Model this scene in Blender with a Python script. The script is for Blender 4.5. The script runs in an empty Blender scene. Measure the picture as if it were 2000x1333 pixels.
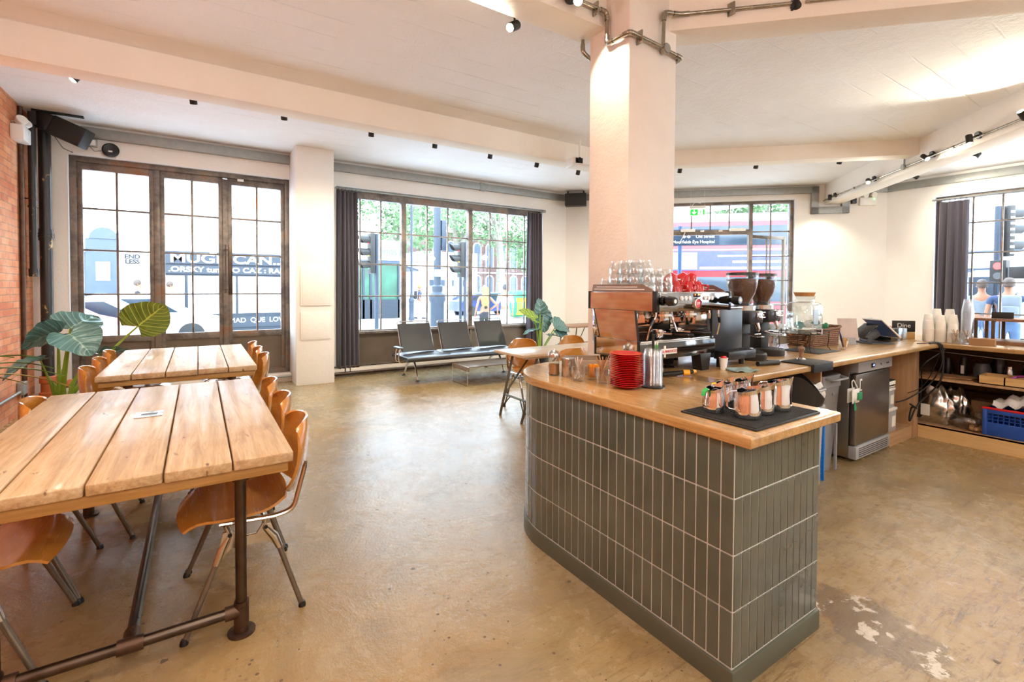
import bpy, bmesh, math, random
from mathutils import Vector, Matrix
random.seed(7)
S = bpy.context.scene
COL = S.collection
R = math.radians
PI = math.pi

# ------------------------------------------------------------------ camera, sky, exposure
cam_d = bpy.data.cameras.new('camera')
cam = bpy.data.objects.new('camera', cam_d); COL.objects.link(cam)
YAW, PIT, ROLL = R(33.2), R(1.3), R(0.3)
cf = Vector((math.sin(YAW)*math.cos(PIT), math.cos(YAW)*math.cos(PIT), -math.sin(PIT)))
cr0 = Vector((math.cos(YAW), -math.sin(YAW), 0)); cu0 = cr0.cross(cf)
cr = cr0*math.cos(ROLL) + cu0*math.sin(ROLL); cu = cu0*math.cos(ROLL) - cr0*math.sin(ROLL)
mw = Matrix((cr, cu, -cf)).transposed().to_4x4(); mw.translation = Vector((0, 0, 1.45))
cam.matrix_world = mw
cam_d.sensor_width = 36.0
cam_d.lens = 936*36/2000
cam_d.shift_y = (562 + 936*math.tan(PIT) - 666.5)/2000
cam_d.clip_start = 0.02; cam_d.clip_end = 500
S.camera = cam
S.view_settings.view_transform = 'Standard'
S.view_settings.look = 'None'
S.view_settings.exposure = 1.85
S.view_settings.gamma = 1.0
S.view_settings.use_curve_mapping = False
S.cycles.max_bounces = 10
S.cycles.diffuse_bounces = 5
S.cycles.glossy_bounces = 4
S.cycles.transmission_bounces = 4
S.cycles.transparent_max_bounces = 40
S.cycles.sample_clamp_indirect = 6.0
S.cycles.caustics_reflective = False
S.cycles.caustics_refractive = False
S.cycles.use_denoising = True

SKY = 4.2
w = bpy.data.worlds.new('sky'); S.world = w; w.use_nodes = True
nt = w.node_tree; bg = nt.nodes['Background']
tc = nt.nodes.new('ShaderNodeTexCoord'); sep = nt.nodes.new('ShaderNodeSeparateXYZ')
rp = nt.nodes.new('ShaderNodeValToRGB')
nt.links.new(tc.outputs['Generated'], sep.inputs[0]); nt.links.new(sep.outputs[2], rp.inputs[0])
rp.color_ramp.elements[0].position = 0.0; rp.color_ramp.elements[0].color = (0.84, 0.92, 1.0, 1)
rp.color_ramp.elements[1].position = 0.7; rp.color_ramp.elements[1].color = (0.60, 0.79, 1.0, 1)
nt.links.new(rp.outputs[0], bg.inputs[0]); bg.inputs[1].default_value = SKY

LAMP = 0.6
WARM = (1.0, 0.92, 0.74)
def lamp_light(p, d, watt, angle=150, size=0.05, col=WARM, blend=0.6):
    l = bpy.data.lights.new('spot_beam', 'SPOT'); l.energy = watt*LAMP; l.color = col
    l.spot_size = R(angle); l.spot_blend = blend; l.shadow_soft_size = size
    o = bpy.data.objects.new('spot_beam', l); COL.objects.link(o)
    o.location = p; o.rotation_euler = Vector(d).to_track_quat('-Z', 'Y').to_euler()
    return o

# ------------------------------------------------------------------ mesh helpers
def NB(): return bmesh.new()
def tf(vs, M):
    if M is not None:
        for v in vs: v.co = M @ v.co
def box(bm, x0, x1, y0, y1, z0, z1, M=None, bev=0, seg=2):
    vs = [bm.verts.new((x, y, z)) for z in (z0, z1) for y in (y0, y1) for x in (x0, x1)]
    fs = [bm.faces.new([vs[i] for i in f]) for f in ((0,2,3,1),(4,5,7,6),(0,1,5,4),(2,6,7,3),(0,4,6,2),(1,3,7,5))]
    if bev > 0:
        bev = min(bev, 0.49*min(abs(x1-x0), abs(y1-y0), abs(z1-z0)))
        es = set(e for f in fs for e in f.edges)
        r = bmesh.ops.bevel(bm, geom=list(es), offset=bev, segments=seg, affect='EDGES', profile=0.5)
        vv = set(r['verts'])
        for f in fs:
            if f.is_valid: vv.update(f.verts)
        vs = list(vv)
    tf(vs, M)
    return bm
def frame_of(d):
    d = d.normalized(); a = Vector((0,0,1)) if abs(d.z) < 0.95 else Vector((1,0,0))
    x = d.cross(a).normalized(); return x, d.cross(x).normalized()
def cyl(bm, p0, p1, r0, r1=None, n=14, cap=True, M=None):
    p0, p1 = Vector(p0), Vector(p1); r1 = r0 if r1 is None else r1
    x, y = frame_of(p1-p0); A, B = [], []
    for i in range(n):
        a = 2*PI*i/n; o = x*math.cos(a) + y*math.sin(a)
        A.append(bm.verts.new(p0+o*r0)); B.append(bm.verts.new(p1+o*r1))
    for i in range(n):
        j = (i+1) % n; bm.faces.new((A[i], A[j], B[j], B[i]))
    if cap: bm.faces.new(A[::-1]); bm.faces.new(B)
    tf(A+B, M); return bm
def tube(bm, pts, r, n=8, closed=False, M=None, cap=True, flat=1.0):
    pts = [Vector(p) for p in pts]; m = len(pts); rs = r if isinstance(r, (list, tuple)) else [r]*m
    rings = []; x = None
    for i, p in enumerate(pts):
        if closed: d = pts[(i+1) % m] - pts[i-1]
        else: d = pts[min(i+1, m-1)] - pts[max(i-1, 0)]
        d.normalize()
        if x is None: x, y = frame_of(d)
        else:
            x = (x - d*x.dot(d)).normalized(); y = d.cross(x)
        rings.append([bm.verts.new(p + (x*math.cos(2*PI*k/n) + y*math.sin(2*PI*k/n)*flat)*rs[i]) for k in range(n)])
    for i in range(m if closed else m-1):
        a, b = rings[i], rings[(i+1) % m]
        for k in range(n): bm.faces.new((a[k], a[(k+1) % n], b[(k+1) % n], b[k]))
    if cap and not closed: bm.faces.new(rings[0][::-1]); bm.faces.new(rings[-1])
    tf([v for q in rings for v in q], M); return bm
def arc(pts, rad, n=5):
    """round the corners of a polyline"""
    pts = [Vector(p) for p in pts]; out = [pts[0]]
    for i in range(1, len(pts)-1):
        a, b, c = pts[i-1], pts[i], pts[i+1]
        u, v = (a-b), (c-b); r = min(rad, u.length*0.45, v.length*0.45)
        p, q = b+u.normalized()*r, b+v.normalized()*r
        for k in range(n+1):
            t = k/n; out.append(p*(1-t)**2 + b*2*t*(1-t) + q*t*t)
    out.append(pts[-1]); return out
def lathe(bm, prof, n=28, M=None, close=False):
    """prof: list of (r, z) bottom to top (or a closed outline)"""
    rings = []
    for r, z in prof:
        if r < 1e-5: rings.append([bm.verts.new((0,0,z))])
        else: rings.append([bm.verts.new((r*math.cos(2*PI*k/n), r*math.sin(2*PI*k/n), z)) for k in range(n)])
    m = len(rings)
    for i in range(m if close else m-1):
        a, b = rings[i], rings[(i+1) % m]
        for k in range(n):
            j = (k+1) % n
            if len(a) == 1 and len(b) == 1: continue
            if len(a) == 1: bm.faces.new((a[0], b[j], b[k]))
            elif len(b) == 1: bm.faces.new((a[k], a[j], b[0]))
            else: bm.faces.new((a[k], a[j], b[j], b[k]))
    tf([v for q in rings for v in q], M); return bm
def prism(bm, poly, z0, z1, M=None, bev=0, seg=2):
    a = [bm.verts.new((x, y, z0)) for x, y in poly]; b = [bm.verts.new((x, y, z1)) for x, y in poly]
    n = len(poly)
    fs = [bm.faces.new(a[::-1]), bm.faces.new(b)]
    for i in range(n): fs.append(bm.faces.new((a[i], a[(i+1) % n], b[(i+1) % n], b[i])))
    vs = a+b
    if bev:
        es = set(fs[0].edges) | set(fs[1].edges)
        r = bmesh.ops.bevel(bm, geom=list(es), offset=bev, segments=seg, affect='EDGES', profile=0.5)
        vv = set(r['verts'])
        for f in fs:
            if f.is_valid: vv.update(f.verts)
        vs = list(vv)
    tf(vs, M); return bm
def sheet(bm, fn, nu, nv, th=0.0, M=None, uvs=True, wrap=False):
    """surface fn(u,v), thickened along its normal"""
    uvl = bm.loops.layers.uv.verify()
    g = [[Vector(fn(i/nu, j/nv)) for j in range(nv+1)] for i in range(nu+1)]
    def nrm(i, j):
        a = g[min(i+1, nu)][j]-g[max(i-1, 0)][j]; b = g[i][min(j+1, nv)]-g[i][max(j-1, 0)]
        c = a.cross(b); return c.normalized() if c.length > 1e-9 else Vector((0,0,1))
    T = [[bm.verts.new(g[i][j]) for j in range(nv+1)] for i in range(nu+1)]
    L = [T]
    if th:
        L.append([[bm.verts.new(g[i][j]-nrm(i, j)*th) for j in range(nv+1)] for i in range(nu+1)])
    for k, G in enumerate(L):
        for i in range(nu):
            for j in range(nv):
                q = [(i,j),(i+1,j),(i+1,j+1),(i,j+1)]
                if k: q = q[::-1]
                try:
                    f = bm.faces.new([G[a][b] for a, b in q])
                    for lp, (a, b) in zip(f.loops, q): lp[uvl].uv = (a/nu, b/nv)
                except ValueError: pass
    if th:
        A, B = L
        edge = [(i,0) for i in range(nu)]+[(nu,j) for j in range(nv)]+[(i,nv) for i in range(nu,0,-1)]+[(0,j) for j in range(nv,0,-1)]
        m = len(edge)
        for k in range(m):
            p, q = edge[k], edge[(k+1) % m]
            f = bm.faces.new((A[p[0]][p[1]], B[p[0]][p[1]], B[q[0]][q[1]], A[q[0]][q[1]]))
            for lp in f.loops: lp[uvl].uv = (p[0]/nu, p[1]/nv)
    tf([v for G in L for row in G for v in row], M)
    return bm
def T(x=0, y=0, z=0, rz=0, rx=0, ry=0, s=1.0):
    return Matrix.Translation((x, y, z)) @ Matrix.Rotation(rz, 4, 'Z') @ Matrix.Rotation(ry, 4, 'Y') @ Matrix.Rotation(rx, 4, 'X') @ Matrix.Scale(s, 4)

def tag(o, label=None, cat=None, group=None, kind=None):
    if label: o['label'] = label
    if cat: o['category'] = cat
    if group: o['group'] = group
    if kind: o['kind'] = kind
    return o
def make(name, bm, m, parent=None, label=None, cat=None, group=None, kind=None, loc=None, rz=0, sharp=38, recentre=True):
    bmesh.ops.recalc_face_normals(bm, faces=bm.faces)
    lim = R(sharp)
    for f in bm.faces: f.smooth = True
    for e in bm.edges:
        if len(e.link_faces) == 2 and e.calc_face_angle(0) > lim: e.smooth = False
    if parent is None and loc is None and recentre:
        xs = [v.co.x for v in bm.verts]; ys = [v.co.y for v in bm.verts]; zs = [v.co.z for v in bm.verts]
        c = Vector(((min(xs)+max(xs))/2, (min(ys)+max(ys))/2, min(zs)))
        for v in bm.verts: v.co -= c
        loc = c
    me = bpy.data.meshes.new(name); bm.to_mesh(me); bm.free()
    for x in (m if isinstance(m, (list, tuple)) else [m]): me.materials.append(x)
    o = bpy.data.objects.new(name, me); COL.objects.link(o)
    if parent is not None: o.parent = parent
    if loc is not None: o.location = loc
    o.rotation_euler[2] = rz
    return tag(o, label, cat, group, kind)
def thing(name, label, cat, loc=(0,0,0), rz=0, group=None, kind=None):
    o = bpy.data.objects.new(name, None); COL.objects.link(o); o.empty_display_size = 0.1
    o.location = loc; o.rotation_euler[2] = rz
    return tag(o, label, cat, group, kind)
def dup(o, loc=None, rz=None, label=None, group=None, parent=None):
    c = o.copy(); COL.objects.link(c)
    if parent is not None: c.parent = parent
    if loc is not None: c.location = loc
    if rz is not None: c.rotation_euler[2] = rz
    if label: c['label'] = label
    if group: c['group'] = group
    for ch in list(o.children): dup(ch, parent=c)
    return c
def setmat(bm, n0, idx):
    bm.faces.ensure_lookup_table()
    for f in bm.faces[n0:]: f.material_index = idx
def text(name, s, size, m, parent=None, M=None, ext=0.0012, align='CENTER', label=None, cat=None, sx=1.0, bold=0.0, kind=None):
    cu_ = bpy.data.curves.new(name, 'FONT'); cu_.body = s; cu_.size = size; cu_.extrude = ext
    cu_.align_x = align; cu_.align_y = 'CENTER'; cu_.offset = bold; cu_.space_line = 0.85
    t = bpy.data.objects.new(name, cu_); COL.objects.link(t)
    dg = bpy.context.evaluated_depsgraph_get(); dg.update()
    me = bpy.data.meshes.new_from_object(t.evaluated_get(dg)); me.name = name
    bpy.data.objects.remove(t); bpy.data.curves.remove(cu_)
    me.materials.clear(); me.materials.append(m)
    me.transform(Matrix.Diagonal((sx, 1, 1, 1)))
    if M is not None: me.transform(M)
    o = bpy.data.objects.new(name, me); COL.objects.link(o)
    if parent is not None: o.parent = parent
    return tag(o, label, cat, kind=kind)
UP = Matrix.Rotation(PI/2, 4, 'X')      # text lying in XY -> standing, facing -Y
def ordinal(k):
    w_ = ['first','second','third','fourth','fifth','sixth','seventh','eighth','ninth','tenth','eleventh','twelfth','thirteenth','fourteenth','fifteenth','sixteenth','seventeenth','eighteenth','nineteenth','twentieth','twenty-first','twenty-second','twenty-third','twenty-fourth','twenty-fifth','twenty-sixth','twenty-seventh','twenty-eighth','twenty-ninth','thirtieth','thirty-first','thirty-second','thirty-third','thirty-fourth']
    return w_[k]
# ------------------------------------------------------------------ materials
class Nd:
    def __init__(s, name):
        s.m = bpy.data.materials.new(name); s.m.use_nodes = True; s.t = s.m.node_tree
        s.b = s.t.nodes['Principled BSDF']; s.o = s.t.nodes['Material Output']
        s.co = None
    def n(s, typ, **kw):
        x = s.t.nodes.new(typ)
        for k, v in kw.items(): setattr(x, k, v)
        return x
    def l(s, a, b): s.t.links.new(a, b)
    def coord(s, scale=(1,1,1), rot=(0,0,0), kind='Object'):
        tc = s.n('ShaderNodeTexCoord'); mp = s.n('ShaderNodeMapping')
        s.l(tc.outputs[kind], mp.inputs[0]); mp.inputs['Scale'].default_value = scale; mp.inputs['Rotation'].default_value = rot
        return mp.outputs[0]
    def noise(s, vec, scale, detail=4, rough=0.55, dist=0.0):
        x = s.n('ShaderNodeTexNoise'); s.l(vec, x.inputs['Vector'])
        x.inputs['Scale'].default_value = scale; x.inputs['Detail'].default_value = detail
        x.inputs['Roughness'].default_value = rough; x.inputs['Distortion'].default_value = dist
        return x.outputs[0]
    def ramp(s, fac, stops):
        x = s.n('ShaderNodeValToRGB'); s.l(fac, x.inputs[0]); e = x.color_ramp.elements
        while len(e) > 1: e.remove(e[-1])
        e[0].position = stops[0][0]; e[0].color = c4(stops[0][1])
        for p, c in stops[1:]:
            q = e.new(p); q.color = c4(c)
        return x.outputs[0]
    def mix(s, fac, a, b, mode='MIX'):
        x = s.n('ShaderNodeMix', data_type='RGBA', blend_type=mode)
        if isinstance(fac, (int, float)): x.inputs[0].default_value = fac
        else: s.l(fac, x.inputs[0])
        for i, v in ((6, a), (7, b)):
            if isinstance(v, (tuple, list)): x.inputs[i].default_value = c4(v)
            else: s.l(v, x.inputs[i])
        return x.outputs[2]
    def math(s, op, a, b=0.0):
        x = s.n('ShaderNodeMath', operation=op)
        for i, v in ((0, a), (1, b)):
            if isinstance(v, (int, float)): x.inputs[i].default_value = v
            else: s.l(v, x.inputs[i])
        return x.outputs[0]
    def bump(s, h, strength=0.3, dist=0.01, prev=None):
        x = s.n('ShaderNodeBump'); x.inputs['Strength'].default_value = strength; x.inputs['Distance'].default_value = dist
        s.l(h, x.inputs['Height'])
        if prev is not None: s.l(prev, x.inputs['Normal'])
        s.l(x.outputs[0], s.b.inputs['Normal']); return x.outputs[0]
    def set(s, **kw):
        for k, v in kw.items():
            k = k.replace('_', ' ')
            i = s.b.inputs[k]
            if isinstance(v, (int, float)): i.default_value = v
            elif isinstance(v, (tuple, list)): i.default_value = c4(v)
            else: s.l(v, i)
        return s
def c4(c):
    if isinstance(c, (int, float)): c = (c, c, c)
    return (c[0], c[1], c[2], 1.0)
def hexc(h):
    h = h.lstrip('#'); v = [int(h[i:i+2], 16)/255 for i in (0, 2, 4)]
    return tuple(x/12.92 if x <= 0.04045 else ((x+0.055)/1.055)**2.4 for x in v)
def plain(name, col, rough=0.5, metal=0.0, var=0.12, scale=6.0, bump=0.0, coat=0.0, bscale=None, spec=None):
    """a base colour with a slight procedural mottling"""
    d = Nd(name); col = hexc(col) if isinstance(col, str) else col
    v = d.coord(); nz = d.noise(v, scale)
    dk = tuple(x*(1-var) for x in col); lt = tuple(min(1, x*(1+var)) for x in col)
    d.set(Base_Color=d.ramp(nz, [(0.3, dk), (0.7, lt)]), Roughness=rough, Metallic=metal)
    if coat: d.set(Coat_Weight=coat, Coat_Roughness=0.08)
    if spec is not None: d.b.inputs['Specular IOR Level'].default_value = spec
    if bump: d.bump(d.noise(v, bscale or scale*6, 5), bump, 0.004)
    return d.m

def m_plaster(name, col, col2, bstr=0.35, boards=False, dirt=0.0):
    d = Nd(name); v = d.coord()
    n1 = d.noise(v, 1.1, 5, 0.6); n2 = d.noise(v, 9, 6, 0.65); n3 = d.noise(v, 60, 3)
    base = d.ramp(n1, [(0.3, col2), (0.65, col)])
    if dirt:
        sp = d.ramp(d.noise(v, 5.5, 8, 0.75), [(0.66, 0), (0.76, 1)])
        base = d.mix(d.math('MULTIPLY', sp, dirt), base, hexc('#b5895c'))
    d.set(Base_Color=base, Roughness=0.75)
    h = d.math('ADD', d.math('MULTIPLY', n2, 0.8), d.math('MULTIPLY', n3, 0.25))
    if boards:
        wv = d.n('ShaderNodeTexWave', wave_type='BANDS', bands_direction='Y'); d.l(v, wv.inputs['Vector'])
        wv.inputs['Scale'].default_value = 1.15; wv.inputs['Distortion'].default_value = 0.25; wv.inputs['Detail'].default_value = 3; wv.inputs['Detail Scale'].default_value = 3
        ln = d.ramp(wv.outputs[0], [(0.0, 0.0), (0.012, 1.0)])
        sx_ = d.n('ShaderNodeSeparateXYZ'); d.l(v, sx_.inputs[0])
        wob = d.math('ADD', sx_.outputs[0], d.math('MULTIPLY', d.noise(v, 3, 3), 0.05))
        lx = d.math('GREATER_THAN', d.math('ABSOLUTE', d.math('SUBTRACT', wob, 1.83)), 0.012)
        gate = d.ramp(d.noise(v, 1.6, 4), [(0.45, 0), (0.6, 1)])
        h = d.math('SUBTRACT', h, d.math('MULTIPLY', d.math('SUBTRACT', 1.0, ln), gate))
        h = d.math('SUBTRACT', h, d.math('MULTIPLY', d.math('SUBTRACT', 1.0, lx), 0.8))
    d.bump(h, bstr, 0.02)
    return d.m
M_WALL = m_plaster('wall_plaster', hexc('#f3efe9'), hexc('#efe9e0'), 0.25, dirt=0.25)
M_PILLAR = m_plaster('pillar_plaster', hexc('#efe6dc'), hexc('#e6d9cb'), 0.45, dirt=0.3)
M_CEIL = m_plaster('ceiling_concrete', hexc('#f7f7f9'), hexc('#f1efee'), 0.55, boards=True, dirt=0.35)
M_BEAM = m_plaster('beam_plaster', hexc('#f6efe4'), hexc('#f0e6d8'), 0.35, dirt=0.35)
M_REVEAL = plain('white_reveal', '#eef0f2', 0.5, var=0.04)

def m_brick():
    d = Nd('red_brick'); tc = d.n('ShaderNodeTexCoord'); sp = d.n('ShaderNodeSeparateXYZ'); cb = d.n('ShaderNodeCombineXYZ')
    d.l(tc.outputs['Object'], sp.inputs[0]); d.l(sp.outputs[1], cb.inputs[0]); d.l(sp.outputs[2], cb.inputs[1])
    v = cb.outputs[0]
    nd = d.noise(v, 7, 3); add = d.n('ShaderNodeVectorMath', operation='ADD'); sc = d.n('ShaderNodeVectorMath', operation='SCALE')
    nzc = d.n('ShaderNodeTexNoise'); d.l(v, nzc.inputs['Vector']); nzc.inputs['Scale'].default_value = 8
    d.l(nzc.outputs[1], sc.inputs[0]); sc.inputs['Scale'].default_value = 0.012; d.l(v, add.inputs[0]); d.l(sc.outputs[0], add.inputs[1])
    b = d.n('ShaderNodeTexBrick'); d.l(add.outputs[0], b.inputs['Vector'])
    b.inputs['Scale'].default_value = 1.0; b.inputs['Brick Width'].default_value = 0.225; b.inputs['Row Height'].default_value = 0.075
    b.inputs['Mortar Size'].default_value = 0.005; b.inputs['Mortar Smooth'].default_value = 0.4
    b.inputs['Color1'].default_value = c4(hexc('#c8683a')); b.inputs['Color2'].default_value = c4(hexc('#e0905c')); b.inputs['Mortar'].default_value = c4(hexc('#a0785a'))
    b.inputs['Bias'].default_value = -0.1
    n = d.noise(v, 2.2, 6, 0.7); lay = d.ramp(n, [(0.42, 0.0), (0.72, 1.0)])
    c = d.mix(d.math('MULTIPLY', lay, 0.5), b.outputs[0], hexc('#efc6a4'))
    s2 = d.ramp(d.noise(v, 30, 5, 0.8), [(0.6, 0.0), (0.72, 1.0)])
    c = d.mix(d.math('MULTIPLY', s2, 0.5), c, hexc('#8a4a30'))
    d.set(Base_Color=c, Roughness=0.8)
    h = d.math('SUBTRACT', d.math('MULTIPLY', d.noise(v, 40, 5), 0.5), d.math('MULTIPLY', b.outputs[1], 1.0))
    d.bump(h, 0.6, 0.012)
    return d.m
M_BRICK = m_brick()

def m_floor():
    d = Nd('polished_concrete'); v = d.coord()
    n1 = d.noise(v, 0.55, 6, 0.62, 0.6); n2 = d.noise(v, 2.3, 7, 0.7, 0.8); n3 = d.noise(v, 9, 6, 0.7)
    base = d.ramp(n1, [(0.32, hexc('#827766')), (0.48, hexc('#a08a64')), (0.60, hexc('#a07c44')), (0.74, hexc('#715a3a'))])
    b2 = d.ramp(n2, [(0.25, hexc('#665236')), (0.5, hexc('#a0855c')), (0.78, hexc('#b9a480'))])
    c = d.mix(0.45, base, b2)
    vs = d.coord((1.2, 5.5, 1), (0, 0, 0.5))
    st = d.ramp(d.noise(vs, 5.5, 9, 0.78, 0.5), [(0.50, 0.0), (0.60, 1.0)])
    # wear is stronger behind the bar and round its end
    tc = d.n('ShaderNodeTexCoord'); dist = d.n('ShaderNodeVectorMath', operation='DISTANCE')
    d.l(tc.outputs['Object'], dist.inputs[0]); dist.inputs[1].default_value = (2.7, 0.1, 0)
    near = d.ramp(d.math('DIVIDE', dist.outputs['Value'], 2.4), [(0.2, 1.0), (1.0, 0.12)])
    c = d.mix(d.math('MULTIPLY', d.math('MULTIPLY', st, near), 0.75), c, hexc('#6b4c30'))
    # small dark pits
    vo = d.n('ShaderNodeTexVoronoi', feature='F1'); d.l(v, vo.inputs['Vector']); vo.inputs['Scale'].default_value = 26
    wn = d.n('ShaderNodeTexWhiteNoise'); d.l(vo.outputs['Position'], wn.inputs['Vector'])
    pit = d.math('MULTIPLY', d.math('LESS_THAN', vo.outputs['Distance'], d.math('MULTIPLY', wn.outputs[0], 0.19)), d.math('GREATER_THAN', wn.outputs[0], 0.5))
    pit = d.math('MULTIPLY', pit, d.ramp(d.noise(v, 1.4, 3), [(0.45, 0.0), (0.55, 1.0)]))
    vb = d.n('ShaderNodeTexVoronoi', feature='F1'); d.l(v, vb.inputs['Vector']); vb.inputs['Scale'].default_value = 5.5
    wb = d.n('ShaderNodeTexWhiteNoise'); d.l(vb.outputs['Position'], wb.inputs['Vector'])
    blob = d.math('ADD', vb.outputs['Distance'], d.math('MULTIPLY', d.math('SUBTRACT', d.noise(v, 30, 4, 0.7), 0.5), 0.12))
    big_ = d.math('MULTIPLY', d.math('LESS_THAN', blob, d.math('MULTIPLY', wb.outputs[0], 0.085)), d.math('GREATER_THAN', wb.outputs[0], 0.55))
    pit = d.math('MAXIMUM', pit, big_)
    c = d.mix(d.math('MULTIPLY', pit, 0.8), c, hexc('#4a3826'))
    # long fine scratches
    vs2 = d.coord((0.6, 14, 1), (0, 0, -0.9)); sc = d.ramp(d.noise(vs2, 4.0, 5, 0.6, 0.3), [(0.62, 0.0), (0.635, 1.0)])
    c = d.mix(d.math('MULTIPLY', sc, d.math('MULTIPLY', near, 0.6)), c, hexc('#3f3024'))
    # dark patch with pale scale where water stood beside the bar
    d2 = d.n('ShaderNodeVectorMath', operation='DISTANCE'); sc2 = d.n('ShaderNodeMapping'); d.l(tc.outputs['Object'], sc2.inputs[0])
    sc2.inputs['Scale'].default_value = (1.0, 0.75, 1); d.l(sc2.outputs[0], d2.inputs[0]); d2.inputs[1].default_value = (2.42, 0.62, 0)
    wet = d.math('ADD', d2.outputs['Value'], d.math('MULTIPLY', d.math('SUBTRACT', d.noise(v, 6, 6, 0.7), 0.5), 0.42))
    wm = d.ramp(wet, [(0.17, 1.0), (0.20, 0.0)])
    c = d.mix(d.math('MULTIPLY', wm, 0.6), c, hexc('#5e4a3a'))
    rim = d.math('MULTIPLY', wm, d.ramp(d.noise(v, 9, 5, 0.6), [(0.56, 0.0), (0.58, 1.0)]))
    c = d.mix(d.math('MULTIPLY', rim, 0.7), c, hexc('#e8dccb'))
    rough = d.ramp(d.math('ADD', d.math('MULTIPLY', n2, 0.5), d.math('MULTIPLY', n3, 0.5)), [(0.35, 0.16), (0.65, 0.36)])
    rough = d.math('ADD', rough, d.math('MULTIPLY', pit, 0.4))
    d.set(Base_Color=c, Roughness=rough, Coat_Weight=0.22, Coat_Roughness=d.ramp(n3, [(0.3, 0.10), (0.7, 0.24)]))
    d.b.inputs['Coat IOR'].default_value = 1.5; d.b.inputs['Specular IOR Level'].default_value = 0.35
    h = d.math('ADD', d.math('MULTIPLY', n2, 0.7), d.math('SUBTRACT', d.math('MULTIPLY', d.noise(v, 22, 6, 0.75), 0.35), d.math('MULTIPLY', pit, 0.4)))
    bmp = d.bump(h, 0.26, 0.03); d.l(bmp, d.b.inputs['Coat Normal'])
    return d.m
M_FLOOR = m_floor()

def m_wood(name, a, b, c_, axis='Y', scale=1.0, rough=0.45, knots=0.0, coat=0.0, staves=None, bump=0.15):
    """grain runs along axis"""
    d = Nd(name); s = {'X': (0.6, 9, 9), 'Y': (9, 0.6, 9), 'Z': (9, 9, 0.6)}[axis]
    oi = d.n('ShaderNodeObjectInfo'); tc = d.n('ShaderNodeTexCoord'); ad = d.n('ShaderNodeVectorMath', operation='ADD')
    rnd = d.n('ShaderNodeCombineXYZ'); d.l(d.math('MULTIPLY', oi.outputs['Random'], 37.0), rnd.inputs[0]); d.l(d.math('MULTIPLY', oi.outputs['Random'], 11.0), rnd.inputs[1])
    d.l(tc.outputs['Object'], ad.inputs[0]); d.l(rnd.outputs[0], ad.inputs[1])
    mp = d.n('ShaderNodeMapping'); d.l(ad.outputs[0], mp.inputs[0]); mp.inputs['Scale'].default_value = tuple(x*scale for x in s)
    g = d.noise(mp.outputs[0], 3.2, 8, 0.62, 1.1)
    big = d.noise(ad.outputs[0], 2.4*scale, 4, 0.6)
    fine = d.noise(mp.outputs[0], 22, 4, 0.6)
    c = d.ramp(g, [(0.32, b), (0.50, a), (0.70, c_)])
    c = d.mix(d.ramp(big, [(0.35, 0.0), (0.7, 0.55)]), c, c_)
    c = d.mix(0.18, c, d.ramp(fine, [(0.35, b), (0.65, c_)]))
    if knots:
        mk = d.n('ShaderNodeMapping'); d.l(ad.outputs[0], mk.inputs[0])
        mk.inputs['Scale'].default_value = {'X': (1, 2.6, 1), 'Y': (2.6, 1, 1), 'Z': (2.6, 2.6, 1)}[axis]
        k = d.ramp(d.noise(mk.outputs[0], 6.5, 5, 0.6, 0.4), [(0.655, 0.0), (0.70, 1.0)])
        c = d.mix(d.math('MULTIPLY', k, knots), c, hexc('#6f4c30'))
    if staves:
        w_, l_ = staves
        if axis == 'X': sw = (0, 1)
        else: sw = (1, 0)
        sp = d.n('ShaderNodeSeparateXYZ'); cb = d.n('ShaderNodeCombineXYZ'); d.l(tc.outputs['Object'], sp.inputs[0])
        d.l(sp.outputs[0 if axis == 'X' else 1], cb.inputs[0]); d.l(sp.outputs[1 if axis == 'X' else 0], cb.inputs[1])
        br = d.n('ShaderNodeTexBrick'); d.l(cb.outputs[0], br.inputs['Vector']); br.inputs['Scale'].default_value = 1
        br.inputs['Brick Width'].default_value = l_; br.inputs['Row Height'].default_value = w_; br.inputs['Mortar Size'].default_value = 0.0004
        br.inputs['Color1'].default_value = c4(0.78); br.inputs['Color2'].default_value = c4(1.12); br.inputs['Mortar'].default_value = c4(0.62)
        c = d.mix(0.75, c, br.outputs[0], 'MULTIPLY')
    d.set(Base_Color=c, Roughness=d.ramp(fine, [(0.3, rough-0.06), (0.7, rough+0.08)]))
    if coat: d.set(Coat_Weight=coat, Coat_Roughness=0.12)
    d.bump(d.math('ADD', g, d.math('MULTIPLY', fine, 0.4)), bump, 0.004)
    return d.m
M_PLANK = m_wood('scaffold_plank', hexc('#bd9868'), hexc('#96704a'), hexc('#d6bd98'), 'Y', 0.8, 0.45, knots=1.0, coat=0.15, bump=0.3)
M_PLANKX = m_wood('plank_end_rail', hexc('#ac7c3e'), hexc('#8a5e2c'), hexc('#c4985a'), 'X', 1.0, 0.5)
M_OAK = m_wood('oak_worktop_long', hexc('#b4884e'), hexc('#8e663a'), hexc('#d0aa74'), 'X', 1.0, 0.32, coat=0.5, staves=(0.042, 0.6), bump=0.06)
M_OAKY = m_wood('oak_worktop_bar', hexc('#b4884e'), hexc('#8e663a'), hexc('#d0aa74'), 'Y', 1.0, 0.30, coat=0.55, staves=(0.042, 0.6), bump=0.06)
M_PLY = m_wood('plywood_panel', hexc('#b28a60'), hexc('#9a7550'), hexc('#c8a47c'), 'Z', 0.5, 0.6, bump=0.05)
M_PLYX = m_wood('plywood_plinth', hexc('#b68c62'), hexc('#916a46'), hexc('#ccab82'), 'X', 0.5, 0.6, knots=0.3, bump=0.05)
M_DKBOARD = m_wood('brown_hardboard', hexc('#5c4433'), hexc('#4a3628'), hexc('#6e543f'), 'Y', 0.4, 0.7)
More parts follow.
